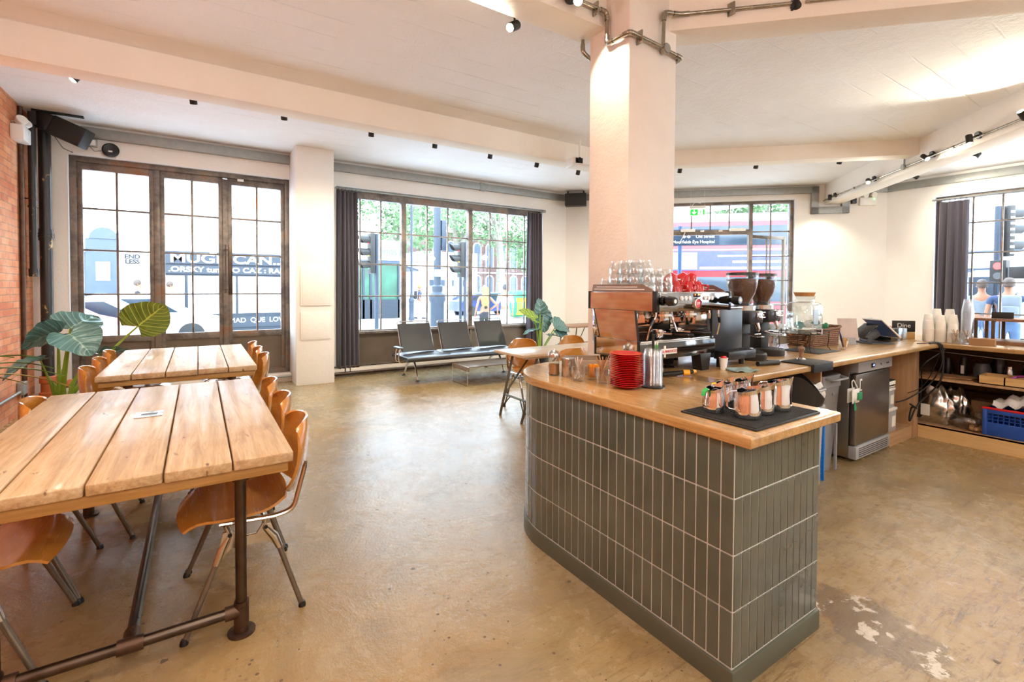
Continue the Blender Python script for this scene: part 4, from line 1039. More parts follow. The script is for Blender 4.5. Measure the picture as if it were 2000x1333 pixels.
# carcass under the long worktop
t = thing('base_cabinet', 'plywood base with dividers under the long oak worktop', 'cabinet', (2.48, 2.30, 0))
bm = NB(); box(bm, -0.01, 3.30, -0.02, 0.0, 0.0, 0.898); make('back_panel', bm, M_DKBOARD, parent=t)
for x in (0.30, 0.62, 1.36):
    bm = NB(); box(bm, x, x+0.018, -0.60, -0.02, 0.0 if x > 1 else 0.3, 0.898); make('divider', bm, M_PLY, parent=t)
bm = NB(); box(bm, 0.02, 1.36, -0.5, -0.03, 0.30, 0.318); make('shelf', bm, M_DKBOARD, parent=t)
bm = NB(); box(bm, 2.83, 3.38, -0.26, -0.24, 0.10, 0.898); make('front_panel', bm, M_PLY, parent=t)
bm = NB(); box(bm, 2.82, 3.38, -0.545, -0.26, 0.0, 0.12); make('plinth', bm, M_PLYX, parent=t)
# right counter base with shelves
t = thing('shelf_cabinet', 'open plywood shelf unit under the right-hand oak worktop', 'cabinet', (5.93, 1.757, 0))
bm = NB(); box(bm, -0.10, 0.0, -0.02, 0.54, 0.0, 0.898, bev=0.003); box(bm, 0.0, 0.75, 0.52, 0.54, 0.0, 0.898); make('end_panel', bm, M_PLY, parent=t)
bm = NB(); box(bm, 0, 0.02, -4.2, -0.02, 0, 0.135); make('plinth', bm, M_BAMBOO, parent=t)
bm = NB(); box(bm, 0, 0.72, -4.2, 0.52, 0.12, 0.138); box(bm, 0.02, 0.72, -4.2, 0.52, 0.575, 0.597); make('shelf', bm, M_PLYX, parent=t)
bm = NB(); box(bm, 0.70, 0.72, -4.2, 0.52, 0.0, 0.898); make('back_panel', bm, M_DKBOARD, parent=t)
bm = NB(); tube(bm, [(0.66, -4.1, 0.42), (0.66, 0.5, 0.42)], 0.012); make('pipe', bm, M_PIPE, parent=t)

# ------------------------------------------------------------------ under-counter machines
t = thing('undercounter_fridge', 'stainless steel undercounter fridge with a blue digital display', 'fridge', (4.90, 2.0, 0))
x0, x1 = -0.345, 0.345; yf = -0.255
bm = NB(); box(bm, x0, x1, yf+0.05, 0.26, 0.03, 0.845, bev=0.005); make('cabinet', bm, M_STEELV, parent=t)
bm = NB(); box(bm, x0, x1, yf-0.015, yf+0.06, 0.755, 0.845, bev=0.006); cp = make('control_panel', bm, M_LGREY, parent=t)
bm = NB(); box(bm, -0.10, -0.03, yf-0.018, yf-0.012, 0.782, 0.818); make('display', bm, M_BLACKG, parent=cp)
text('digits', '-4', 0.028, M_LEDB, cp, T(-0.06, yf-0.019, 0.80) @ UP)
bm = NB(); cyl(bm, (0.09, yf-0.022, 0.80), (0.09, yf-0.012, 0.80), 0.008); make('lock', bm, M_STEEL, parent=cp)
text('maker_plate', 'tefcold', 0.02, M_DGREY, cp, T(0.24, yf-0.0155, 0.80) @ UP)
bm = NB(); box(bm, x0+0.005, x1-0.002, yf, yf+0.045, 0.145, 0.74, bev=0.005); dr = make('door', bm, M_STEELV, parent=t)
bm = NB(); box(bm, x0+0.06, x0+0.10, yf-0.006, yf+0.001, 0.60, 0.70, bev=0.002); make('handle', bm, M_WHITE, parent=dr)
bm = NB(); box(bm, x0+0.07, x0+0.09, yf-0.010, yf-0.005, 0.615, 0.685, bev=0.002); make('keyhole', bm, M_DGREY, parent=dr)
bm = NB(); box(bm, x0, x1, yf-0.01, yf+0.05, 0.03, 0.135, bev=0.004); gr = make('grille', bm, M_LGREY, parent=t)
bm = NB()
for k in range(5): box(bm, x0+0.05, x1-0.05, yf-0.0115, yf-0.009, 0.045+k*0.017, 0.051+k*0.017)
make('vent_slot', bm, M_BLACK, parent=gr)
def slim_bin(label, x, y, w_, d_, h, m):
    t = thing('waste_bin', label, 'bin', (x, y, 0)); k = 0.80
    bm = NB(); W, D = w_/2, d_/2
    def ring(s, z, r=0.03):
        out = []
        for cx, cy, a0 in ((W*s-r, D*s-r, 0), (-W*s+r, D*s-r, 90), (-W*s+r, -D*s+r, 180), (W*s-r, -D*s+r, 270)):
            for q in range(4): out.append((cx+r*math.cos(R(a0+q*30)), cy+r*math.sin(R(a0+q*30)), z))
        return out
    secs = [ring(k, 0.0), ring(k+0.02, 0.06), ring(0.97, h-0.10), ring(1.0, h-0.09), ring(1.0, h), ring(0.93, h), ring(0.90, h-0.05), ring(0.76, 0.03)]
    vs = [[bm.verts.new(p) for p in s_] for s_ in secs]
    for a, b in zip(vs, vs[1:]):
        for i in range(16): j = (i+1) % 16; bm.faces.new((a[i], a[j], b[j], b[i]))
    bm.faces.new(vs[0][::-1]); bm.faces.new(vs[-1])
    make('body', bm, m, parent=t)
    bm = NB(); tube(bm, arc([(-W*0.8, -D+0.005, h-0.015), (-W*0.75, -D-0.055, h-0.02), (W*0.75, -D-0.055, h-0.02), (W*0.8, -D+0.005, h-0.015)], 0.04), 0.014, 8, flat=0.7)
    for q in (-0.3, 0, 0.3): tube(bm, [(W*q, -D+0.0, h-0.05), (W*q, -D-0.045, h-0.025)], 0.008, 6)
    make('handle', bm, m, parent=t)
    bm = NB(); box(bm, W*0.40, W*0.55, -D*0.99-0.004, -D*0.95, 0.02, h*0.5); box(bm, W*0.05, W*0.25, -D*0.98-0.002, -D*0.95, h-0.16, h-0.14); make('rib', bm, m, parent=t)
    return t
slim_bin('tall slim grey waste bin standing beside the steel fridge', 4.15, 2.02, 0.30, 0.55, 0.775, M_GREY)
b1 = slim_bin('slim light grey bin lined with a white bag, next to the tiled bar end', 3.715, 1.99, 0.30, 0.55, 0.74, M_LGREY)
bm = NB()
def liner(u, v):
    a = 2*PI*u; W, D = 0.165, 0.285
    x = max(-W, min(W, W*1.35*math.cos(a))); y = max(-D, min(D, D*1.35*math.sin(a))); k = 1+0.09*math.sin(v*PI)+0.03*math.sin(a*17+v*4)
    return (x*k, y*k, 0.755-0.13*v-0.025*math.sin(a*3)**2*v+0.012*math.sin(a*11))
sheet(bm, liner, 80, 8, 0.0); o = make('bin_liner', bm, M_WHITEC, loc=(3.715, 1.99, 0), label='white plastic bag folded over the rim of the slim light grey bin', cat='bin bag', sharp=80)
# black plastic collar resting between bar and bins
bm = NB()
def collar(u, v):
    a = R(-215)+R(430)*u if False else 2*PI*u
    dip = max(0, math.cos(a-R(-60)))**1.5
    h = 0.19*(1-0.78*dip)
    return (0.14*math.cos(a)*(1+0.08*v), 0.14*math.sin(a)*(1+0.08*v), h*v)
sheet(bm, collar, 48, 6, -0.006); lathe(bm, [(0, 0.0), (0.136, 0.0), (0.14, 0.01), (0, 0.008)], 40)
o = make('chute_bucket', bm, M_BLACK, loc=(3.36, 1.63, 0.69), label='black plastic scoop-shaped knock-out bucket with a cut-away rim behind the milk jugs', cat='bucket', sharp=70)
bm = NB(); lathe(bm, [(0, 0), (0.125, 0), (0.15, 0.65), (0.158, 0.65), (0.160, 0.688), (0, 0.688)], 32); make('round_bin', bm, M_LGREY, loc=(3.36, 1.63, 0), label='round light grey bin under the black scoop bucket', cat='bin')
# blue crate side leaning between the bins
t = thing('folded_crate', 'bright blue slatted plastic crate standing on edge between the two slim bins', 'crate', (3.93, 1.96, 0))
bm = NB(); bars(bm, -0.02, 0.02, 0.0, 0.50, 0.01, -0.24, -0.215)
box(bm, -0.025, -0.012, -0.24, 0.2, 0.0, 0.03, bev=0.003); box(bm, -0.025, 0.02, -0.245, 0.2, 0.47, 0.505, bev=0.008); box(bm, 0.008, 0.025, -0.25, -0.215, 0.0, 0.50, bev=0.004)
make('frame', bm, M_SKYB, parent=t)
bm = NB()
for k in range(13): box(bm, -0.02, 0.01, -0.235, 0.2, 0.05+k*0.033, 0.056+k*0.033)
make('slats', bm, M_SKYB, parent=t)
# pack of wipes hanging on the slim bin's handle
t = thing('wipes_pack', 'white and green pack of wipes hanging from the handle of the slim grey bin', 'wipes', (4.30, 1.665, 0.56))
bm = NB(); sheet(bm, lambda u, v: ((u-.5)*0.15, -0.02-0.02*math.sin(PI*u)*math.sin(PI*v), 0.0+0.13*v), 10, 8); sheet(bm, lambda u, v: ((.5-u)*0.15, 0.02, 0.13*v), 4, 4); make('packet', bm, M_WHITE, parent=t, sharp=70)
bm = NB(); box(bm, -0.02, 0.07, -0.047, -0.040, 0.03, 0.10, bev=0.003); make('green_print', bm, M_GREEN, parent=t)
bm = NB(); tube(bm, arc([(-0.06, -0.02, 0.11), (-0.07, -0.01, 0.20), (0.0, 0.0, 0.215), (0.04, -0.02, 0.12)], 0.03), 0.005, 6); make('strap', bm, M_WHITE, parent=t)
t.scale = (0.85, 0.85, 0.85)
bm = NB(); sheet(bm, lambda u, v: (-0.06+0.05*u*(1-v), -0.035, -0.06+0.10*v), 3, 3, 0.004); make('green_flap', bm, M_GREEN, parent=t)
# storage boxes to the right of the fridge
def tub(label, x, y, z, w_, d_, h, mb=None):
    t = thing('storage_box', label, 'box', (x, y, z)); mb = mb or M_LGREY
    bm = NB(); prism(bm, [(-w_/2*.93, -d_/2*.93), (w_/2*.93, -d_/2*.93), (w_/2*.93, d_/2*.93), (-w_/2*.93, d_/2*.93)], 0, h-0.02, bev=0.006); make('box_body', bm, mb, parent=t)
    bm = NB(); box(bm, -w_/2, w_/2, -d_/2, d_/2, h-0.025, h, bev=0.006); make('lid', bm, M_WHITE, parent=t)
    bm = NB(); box(bm, w_*0.1, w_*0.38, -d_/2*.93-0.003, -d_/2*.93, h*0.2, h*0.65); make('sticker', bm, M_PAPER, parent=t)
tub('lower translucent storage box with a white lid right of the fridge', 5.385, 1.885, 0.121, 0.27, 0.23, 0.22)
tub('upper translucent storage box stacked right of the fridge', 5.36, 1.885, 0.342, 0.24, 0.22, 0.19)
for k, (m, lab) in enumerate(((M_BLACK, 'black folder lying on the upper storage box beside the fridge'), (M_NOTE, 'thick black book on top of the folder beside the fridge'))):
    bm = NB(); box(bm, -0.11, 0.11, -0.09, 0.09, 0, 0.022 if k == 0 else 0.05, bev=0.002); box(bm, -0.105, 0.112, -0.088, 0.088, 0.006, 0.018 if k == 0 else 0.042); b = make('book', bm, m, loc=(5.36+k*0.01, 1.87, 0.533+k*0.0225), label=lab, cat='book')
    bm = NB(); box(bm, -0.10, 0.113, -0.0905, 0.0, 0.006, 0.016 if k == 0 else 0.040); make('pages', bm, M_PAPER, parent=b)
bm = NB(); box(bm, -0.05, 0.05, -0.03, 0.03, 0, 0.21, bev=0.02); cyl(bm, (0, 0, 0.2), (0, 0, 0.25), 0.018); make('canister', bm, M_DGREEN, loc=(5.60, 1.86, 0.121), label='dark green plastic canister beside the storage boxes', cat='bottle')
bm = NB(); lathe(bm, [(0, 0), (0.035, 0), (0.037, 0.16), (0.014, 0.23), (0.014, 0.29), (0, 0.29)], 20); make('bottle', bm, M_FLANGE, loc=(5.56, 1.99, 0.121), label='dark brown bottle behind the storage boxes', cat='bottle')
# cables at the inner corner
for pts, lab, rr in (([(5.72, 1.60, 0.948), (5.80, 1.556, 0.93), (5.83, 1.54, 0.75), (5.80, 1.62, 0.55), (5.62, 1.72, 0.42), (5.50, 1.78, 0.385)], 'black cable looping from the worktop corner down towards the storage boxes', 0.006),
                     ([(5.76, 1.62, 0.948), (5.86, 1.55, 0.92), (5.85, 1.55, 0.6), (5.82, 1.70, 0.35), (5.66, 1.72, 0.20), (5.70, 1.72, 0.32), (5.80, 1.71, 0.30), (5.66, 1.72, 0.36)], 'thick black cable hanging to the plinth with a loop near the floor', 0.008),
                     ([(5.80, 1.60, 0.948), (5.89, 1.53, 0.9), (5.76, 1.64, 0.76), (5.80, 1.68, 0.66), (5.88, 1.70, 0.5), (5.90, 1.73, 0.2)], 'black cable with a wide bend beside the cabinet edge', 0.006),
                     ([(5.60, 1.66, 0.948), (5.70, 1.63, 0.947), (5.81, 1.60, 0.948), (5.84, 1.548, 0.9), (5.84, 1.66, 0.55), (5.66, 1.74, 0.46)], 'thin black cable crossing the worktop corner', 0.004)):
    bm = NB(); P_ = [Vector(p) for p in pts]; sm = []
    for i in range(len(P_)-1):
        p0, p1, p2, p3 = P_[max(0, i-1)], P_[i], P_[i+1], P_[min(len(P_)-1, i+2)]
        for k in range(8):
            q = k/8; sm.append(0.5*((2*p1)+(p2-p0)*q+(2*p0-5*p1+4*p2-p3)*q*q+(3*p1-p0-3*p2+p3)*q**3))
    sm.append(P_[-1]); tube(bm, sm, rr, 6); make('cable', bm, M_CABLE, label=lab, cat='cable')
# things on the right-hand shelves
def foilbag(loc, w_, h, d_, label, sd):
    rn = random.Random(sd); ph = [rn.uniform(0, 6) for _ in range(8)]
    def f(u, v):
        a = 2*PI*u; k = (1-0.55*v**3)*(0.86+0.22*math.sin(PI*v))
        rr = 1+0.07*math.sin(a*5+ph[0]+v*4)+0.05*math.sin(a*9+ph[1]-v*9)+0.05*math.sin(v*23+ph[2]+a*2)*v
        c, s = math.cos(a), math.sin(a); c = math.copysign(abs(c)**0.6, c); s = math.copysign(abs(s)**0.6, s)
        return (d_/2*c*k*rr, w_/2*s*k*rr, h*v+0.02*math.sin(a*4+ph[3])*v)
    bm = NB(); sheet(bm, f, 48, 22, 0.0); lathe(bm, [(0, 0.0), (min(w_, d_)*0.4, 0.001)], 16)
    t = make('coffee_bag', bm, M_FOIL, loc=loc, label=label, cat='bag', sharp=40)
    return t
fb = foilbag((6.10, 1.66, 0.14), 0.30, 0.36, 0.17, 'large crumpled silver coffee bag with a white label on the lower shelf', 3)
bm = NB(); box(bm, -0.094, -0.086, 0.01, 0.08, 0.07, 0.18); make('paper_label', bm, M_PAPER, parent=fb)
foilbag((6.32, 1.56, 0.14), 0.22, 0.33, 0.16, 'second silver coffee bag, behind and right of the big one', 8)
bm = NB(); sheet(bm, lambda u, v: (0.07*math.cos(2*PI*u)*math.sin(PI*v)**0.5, 0.13*math.cos(PI*v), 0.065+0.065*math.sin(2*PI*u)*math.sin(PI*v)**0.5), 28, 16)
make('plastic_bag', bm, M_BAGFILM, loc=(6.08, 1.44, 0.14), label='puffed clear plastic bag lying on the lower shelf beside the blue crate', cat='bag', sharp=80)
bm = NB(); box(bm, -0.1, 0.1, -0.08, 0.08, 0, 0.11, bev=0.003); o = make('cardboard_box', bm, M_CARD, loc=(6.50, 1.38, 0.14+0.11), label='small brown cardboard box behind the blue crate', cat='box')
bm = NB(); box(bm, -0.1, 0.1, -0.08, 0.08, 0, 0.105, bev=0.003); make('cardboard_box', bm, M_CARD, loc=(6.50, 1.38, 0.14), label='lower brown cardboard box behind the blue crate', cat='box')
bm = NB(); lathe(bm, [(0, 0), (0.045, 0), (0.045, 0.10), (0.032, 0.13), (0.034, 0.15), (0, 0.15)], 20); j = make('mason_jar', bm, M_JAR, loc=(6.22, 1.355, 0.14), label='glass jar with loose contents beside the blue crate', cat='jar')
bm = NB(); lathe(bm, [(0, 0.004), (0.041, 0.004), (0.041, 0.09), (0, 0.09)], 20); make('contents', bm, M_CARD, parent=j)
bm = NB(); rn = random.Random(2)
for k in range(14):
    a, b_ = rn.uniform(-.06, .06), rn.uniform(-.05, .05); lathe(bm, [(0, 0), (0.018, 0.004), (0.02, 0.02), (0.012, 0.03), (0, 0.032)], 8, M=T(a, b_, 0.012*(k % 3), rx=rn.uniform(-.5, .5)))
tag(make('twine_heap', bm, M_CARD, loc=(6.03, 1.325, 0.14), label='small brown heap of twine in front of the blue crate', cat='twine'), kind='stuff')
# blue crate on the lower shelf
t = thing('plastic_crate', 'blue plastic crate with a red rail holding white cloths on the lower shelf', 'crate', (6.14, 0.965, 0.14))
bm = NB(); W, D, Hh = 0.18, 0.30, 0.235
for s in (-1, 1):
    x = s*W
    box(bm, x-0.006, x+0.006, -D, D, 0, 0.12, bev=0.003); box(bm, x-0.010, x+0.010, -D, D, Hh-0.035, Hh, bev=0.004)
    for k in range(17): box(bm, x-0.005, x+0.005, -D+0.02+k*0.035, -D+0.026+k*0.035, 0.12, Hh-0.03)
    box(bm, x-0.005, x+0.005, -D, D, 0.145, 0.150); box(bm, x-0.005, x+0.005, -D, D, 0.175, 0.18)
    y = s*D
    box(bm, -W, W, y-0.006, y+0.006, 0, 0.12); box(bm, -W, W, y-0.010, y+0.010, Hh-0.035, Hh, bev=0.004)
    for k in range(10): box(bm, -W+0.02+k*0.035, -W+0.026+k*0.035, y-0.005, y+0.005, 0.12, Hh-0.03)
for s in (-1, 1):
    for q in (-1, 1): box(bm, s*W-0.015, s*W+0.015, q*D-0.015, q*D+0.015, 0, Hh, bev=0.006)
box(bm, -W, W, -D, D, 0, 0.01); make('crate_body', bm, M_BLUE, parent=t)
bm = NB(); box(bm, -W-0.012, -W+0.012, -D-0.02, D+0.02, Hh, Hh+0.018, bev=0.005); make('red_rail', bm, M_REDP, parent=t)
bm = NB()
for y in (0.12, 0.2): cyl(bm, (-W-0.008, y-0.35, 0.045), (-W+0.0, y-0.35, 0.045), 0.014, n=12)
make('drain_hole', bm, M_BLACK, parent=t)
bm = NB(); sheet(bm, lambda u, v: ((u-.5)*0.27, (v-.5)*0.42, 0.14+0.09*math.sin(PI*u)*math.sin(PI*v)+0.02*math.sin(u*21+v*4)+0.018*math.sin(v*27)), 20, 20, 0.004)
make('folded_cloths', bm, M_WHITEC, loc=(6.14, 1.02, 0.27), label='crumpled white cloths heaped in the blue crate', cat='cloth', sharp=80)
# upper shelf: caddy of black bottles, mug, flat cardboard, bamboo tray
t = thing('divided_tray', 'pale bamboo tray with three compartments on the upper shelf', 'tray', (6.08, 1.06, 0.598))
bm = NB(); box(bm, -0.12, 0.12, -0.28, 0.26, 0, 0.008)
for y in (-0.28, -0.1, 0.08, 0.25): box(bm, -0.12, 0.12, y, y+0.01, 0, 0.075)
for x in (-0.12, 0.11): box(bm, x, x+0.01, -0.28, 0.26, 0, 0.075)
make('tray_body', bm, M_BAMBOO, parent=t)
bm = NB(); tube(bm, [(0, 0.05, 0.03), (0.03, 0.0, 0.07), (-0.02, -0.06, 0.085), (0.02, -0.1, 0.05)], 0.012, 8); make('ribbon', bm, plain('magenta_plastic', '#c048b0', 0.4), loc=(6.05, 1.09, 0.61), label='magenta ribbon coil in the bamboo tray', cat='ribbon')
bm = NB(); box(bm, -0.13, 0.12, -0.2, 0.22, 0, 0.006); box(bm, -0.11, 0.13, -0.16, 0.2, 0.007, 0.014, M=T(rz=0.15)); box(bm, -0.1, 0.1, -0.19, 0.15, 0.015, 0.021, M=T(rz=-0.1)); make('flat_cardboard', bm, M_CARD, loc=(6.10, 1.55, 0.598), label='flattened brown cardboard sheets on the upper shelf', cat='cardboard')
for k, (x, y, h, r_, m, lab) in enumerate(((6.30, 1.62, 0.17, 0.035, M_BLACK, 'tall black bottle on the upper shelf, leftmost'), (6.30, 1.50, 0.19, 0.03, M_BLACK, 'black bottle with pale label on the upper shelf'), (6.28, 1.36, 0.15, 0.065, M_DGREY, 'large dark grey jug on the upper shelf'), (6.46, 1.28, 0.20, 0.06, M_BLACK, 'wide black container at the back of the upper shelf'), (6.40, 1.20, 0.13, 0.032, M_STEEL, 'small steel tin on the upper shelf'), (6.48, 1.08, 0.15, 0.05, M_BLACK, 'black tub at the back of the upper shelf behind the bamboo tray'))):
    bm = NB(); lathe(bm, [(0, 0), (r_, 0), (r_, h*0.7), (r_*0.8, h*0.85), (r_*0.8, h), (0, h)], 20); o = make('canister', bm, m, loc=(x, y, 0.598), label=lab, cat='canister')
    if k == 1:
        bm = NB(); box(bm, -0.034, -0.028, -0.012, 0.012, 0.03, 0.11); make('paper_label', bm, M_PAPER, parent=o)
bm = NB(); tube(bm, [(6.0-0.02, 1.70-3.3*k/20, 0.86-0.05*math.sin(PI*k/20)) for k in range(21)], 0.003, 5); make('string', bm, M_GALV, label='thin string sagging across the front of the right-hand shelves', cat='string')
# ------------------------------------------------------------------ espresso machine
MX0, MX1, MYF, MYR = 2.05, 2.71, 1.712, 2.25
t = thing('espresso_machine', 'two-group chrome espresso machine with red badge on the oak worktop in front of the column', 'espresso machine', ((MX0+MX1)/2, 1.98, ZC))
ox, oy, oz = (MX0+MX1)/2, 1.98, ZC
hw = (MX1-MX0)/2; yf = MYF-oy; yr = MYR-oy
z1, z2, z3 = 1.322-oz, 1.430-oz, 1.472-oz
bm = NB(); box(bm, -hw+0.004, hw-0.004, yf+0.012, yr-0.005, z1, z2, bev=0.004); make('upper_body', bm, M_STEEL, parent=t)
bm = NB(); box(bm, -hw+0.014, hw-0.014, yf, yf+0.014, z1, z2-0.004, bev=0.004); fp = make('front_panel', bm, m_metal('grey_mirror_panel', '#a4a5a8', 0.08, 0.03), parent=t)
for s in (-1, 1):
    bm = NB(); box(bm, s*hw-0.003, s*hw+0.003, yf+0.03, yr-0.012, z1+0.004, z2-0.006); make('side_panel', bm, M_COPPER, parent=t)
    bm = NB(); box(bm, s*hw-0.012, s*hw+0.006, yf-0.002, yf+0.028, z1-0.002, z2+0.004, bev=0.002); make('corner_trim', bm, M_BLACK, parent=t)
    bm = NB(); box(bm, s*hw-0.006, s*hw+0.006, yr-0.014, yr, z1, z2); make('corner_trim', bm, M_BLACK, parent=t)
    # cup rail
    bm = NB(); pr = [(yr-0.02, z2), (yr-0.03, z3), (yf+0.11, z3), (yf+0.03, z2+0.006), (yf+0.03, z2)]
    prism(bm, pr, -0.002, 0.002, M=Matrix(((0, 0, 1, s*(hw-0.008)), (1, 0, 0, 0), (0, 1, 0, 0), (0, 0, 0, 1)))); rl = make('cup_rail', bm, M_STEELV, parent=t)
    bm = NB()
    for zz, a, b in ((z2+0.026, yf+0.15, yr-0.06), (z2+0.013, yf+0.10, yr-0.04)): box(bm, s*(hw-0.008)-0.003, s*(hw-0.008)+0.003, a, b, zz-0.002, zz+0.002, bev=0.001)
    make('rail_slot', bm, M_WHITE, parent=rl)
    # mirrored lower side
    bm = NB(); pr = [(yr-0.045, z1), (yf+0.165, z1), (yf+0.13, 1.152-oz), (yr-0.10, 1.152-oz)]
    prism(bm, pr, -0.002, 0.002, M=Matrix(((0, 0, 1, s*(hw-0.006)), (1, 0, 0, 0), (0, 1, 0, 0), (0, 0, 0, 1)))); make('side_glass', bm, M_COPPER, parent=t)
    bm = NB(); cyl(bm, (s*(hw-0.006), yr-0.04, z1), (s*(hw-0.006), yr-0.095, 1.152-oz), 0.005, n=8); cyl(bm, (s*(hw-0.004), yf+0.16, z1), (s*(hw-0.004), yf+0.128, 1.10-oz), 0.009, n=4); make('side_trim', bm, M_BLACK, parent=t)
    bm = NB(); box(bm, s*hw-0.004, s*hw+0.002, yf+0.13, yr-0.07, 1.045-oz, 1.150-oz); make('side_panel', bm, M_COPPER, parent=t)
    bm = NB(); box(bm, s*hw-0.006, s*hw+0.004, yr-0.072, yr-0.058, 1.043-oz, 1.152-oz); make('corner_trim', bm, M_BLACK, parent=t)
    bm = NB(); box(bm, s*hw-0.008, s*hw+0.004, yf+0.122, yf+0.134, 1.043-oz, 1.152-oz); make('corner_trim', bm, M_BLACK, parent=t)
    for y in (yf+0.15, yr-0.12):
        bm = NB(); prism(bm, [(-0.035, 0), (0.035, 0), (0.055, 0.105), (-0.055, 0.105)], -0.035, 0.035, M=Matrix(((1, 0, 0, s*(hw-0.07)), (0, 0, 1, y), (0, 1, 0, 0), (0, 0, 0, 1))), bev=0.004); make('foot', bm, M_BLACK, parent=t)
bm = NB(); box(bm, -hw+0.012, hw-0.012, yr-0.10, yr-0.02, 1.10-oz, z1+0.01, bev=0.004); make('back_box', bm, M_CHROME, parent=t)
bm = NB(); box(bm, -hw, hw, yf+0.125, yr-0.065, 1.045-oz, 1.143-oz, bev=0.004); make('lower_body', bm, M_STEELV, parent=t)
bm = NB(); box(bm, -hw+0.0, hw+0.03, yf+0.118, yf+0.128, 1.04-oz, 1.135-oz, bev=0.004); make('tray_front', bm, plain('dark_polished_front', '#5c5a58', 0.08, 0.9, var=0.02), parent=t)
bm = NB(); box(bm, -hw+0.01, hw+0.02, yf+0.125, yr-0.12, 1.137-oz, 1.150-oz, bev=0.003); dt = make('drip_tray', bm, M_STEEL, parent=t)
bm = NB()
for k in range(26): box(bm, -hw+0.04+k*0.0235, -hw+0.048+k*0.0235, yf+0.14, yr-0.14, 1.150-oz, 1.1515-oz)
make('grate', bm, M_BLACKM, parent=dt)
bm = NB(); box(bm, -hw+0.17, -hw+0.31, yf+0.112, yf+0.119, 1.068-oz, 1.100-oz, bev=0.002); pl_ = make('badge_plate', bm, M_WHITE, parent=t)
bm = NB(); box(bm, -hw+0.195, -hw+0.212, yf+0.113, yf+0.119, 1.05-oz, 1.118-oz, bev=0.002); make('badge_bar', bm, M_WHITE, parent=pl_)
text('badge_lettering', 'LA MARZOCCO', 0.021, M_REDP, pl_, T(-hw+0.24, yf+0.1115, 1.084-oz) @ UP, sx=0.9)
# front panel details
for k, xx in enumerate((-0.135, -0.10, -0.065, 0.075, 0.107, 0.139)):
    bm = NB(); cyl(bm, (xx, yf-0.006, z2-0.035), (xx, yf+0.001, z2-0.035), 0.0125, n=18); make('button', bm, M_WHITE, parent=fp)
    bm = NB(); cyl(bm, (xx, yf-0.008, z2-0.035), (xx, yf-0.005, z2-0.035), 0.0075, n=14); make('button_face', bm, M_STEEL, parent=fp)
bm = NB(); box(bm, -0.025, 0.032, yf-0.004, yf+0.001, z2-0.028, z2-0.008, bev=0.001); ds = make('display', bm, M_BLACKG, parent=fp)
bm = NB(); box(bm, -0.022, -0.015, yf-0.0055, yf-0.003, z2-0.018, z2-0.012); box(bm, 0.008, 0.024, yf-0.0055, yf-0.003, z2-0.018, z2-0.012); make('digits', bm, M_LEDR, parent=ds)
bm = NB(); lathe(bm, [(0.024, 0), (0.033, 0), (0.033, 0.010), (0.026, 0.012)], 30, M=T(0.004, yf, z1+0.042, rx=R(90))); cyl(bm, (0.004, yf-0.004, z1+0.042), (0.004, yf, z1+0.042), 0.030, n=24); bd = make('round_badge', bm, M_CHROME, parent=fp)
bm = NB(); cyl(bm, (0.004, yf-0.008, z1+0.042), (0.004, yf-0.002, z1+0.042), 0.025, n=24); make('badge_face', bm, M_REDP, parent=bd)
text('badge_lettering', 'LM', 0.024, M_WHITE, bd, T(0.004, yf-0.009, z1+0.042) @ UP)
for s, xk in ((-1, -hw+0.035), (1, hw-0.035)):
    bm = NB(); zz = z2-0.048
    cyl(bm, (xk, yf, zz), (xk, yf-0.022, zz), 0.026, 0.024, n=20); cyl(bm, (xk, yf-0.02, zz), (xk, yf-0.045, zz), 0.014, n=14); cyl(bm, (xk, yf-0.042, zz), (xk, yf-0.085, zz), 0.027, 0.022, n=8)
    kn = make('steam_knob', bm, M_BLACKG, parent=t)
    bm = NB(); cyl(bm, (xk, yf-0.086, zz), (xk, yf-0.0845, zz), 0.011, n=16); make('knob_cap', bm, M_WHITE, parent=kn)
# groups with portafilters
for gx in (-0.13, 0.10):
    bm = NB(); cyl(bm, (gx, yf+0.13, z1+0.005), (gx, yf+0.13, z1-0.045), 0.048, 0.042, n=26); cyl(bm, (gx, yf+0.13, z1-0.02), (gx, yf+0.13, z1-0.032), 0.056, n=26); cyl(bm, (gx-0.05, yf+0.20, z1-0.02), (gx+0.05, yf+0.20, z1-0.02), 0.03, n=18)
    make('group_head', bm, M_CHROME, parent=t)
# portafilters lying on the tray
for nm, (x, y), ra, lab in (('portafilter', (-0.10, yf+0.19), R(-52), 'portafilter with black handle lying on the left of the drip tray'), ('portafilter', (0.11, yf+0.22), R(-48), 'portafilter with black handle lying on the right of the drip tray')):
    p = thing(nm, lab, 'portafilter', (ox+x, oy+y, 1.152), ra)
    bm = NB(); lathe(bm, [(0, 0.0), (0.028, 0.004), (0.033, 0.012), (0.034, 0.045), (0.037, 0.046), (0.037, 0.052), (0.031, 0.052), (0.029, 0.02), (0, 0.018)], 28); box(bm, -0.045, 0.045, -0.006, 0.006, 0.038, 0.046, bev=0.002); make('basket', bm, M_CHROME, parent=p)
    bm = NB(); tube(bm, [(0.03, 0, 0.030), (0.07, 0, 0.030), (0.082, 0, 0.03)], [0.008, 0.009, 0.012], 10); make('neck', bm, M_CHROME, parent=p)
    bm = NB(); tube(bm, [(0.08, 0, 0.030), (0.10, 0, 0.030), (0.15, 0, 0.027), (0.19, 0, 0.024), (0.20, 0, 0.023)], [0.013, 0.0155, 0.016, 0.0165, 0.010], 14); make('handle', bm, M_BLACKG, parent=p)
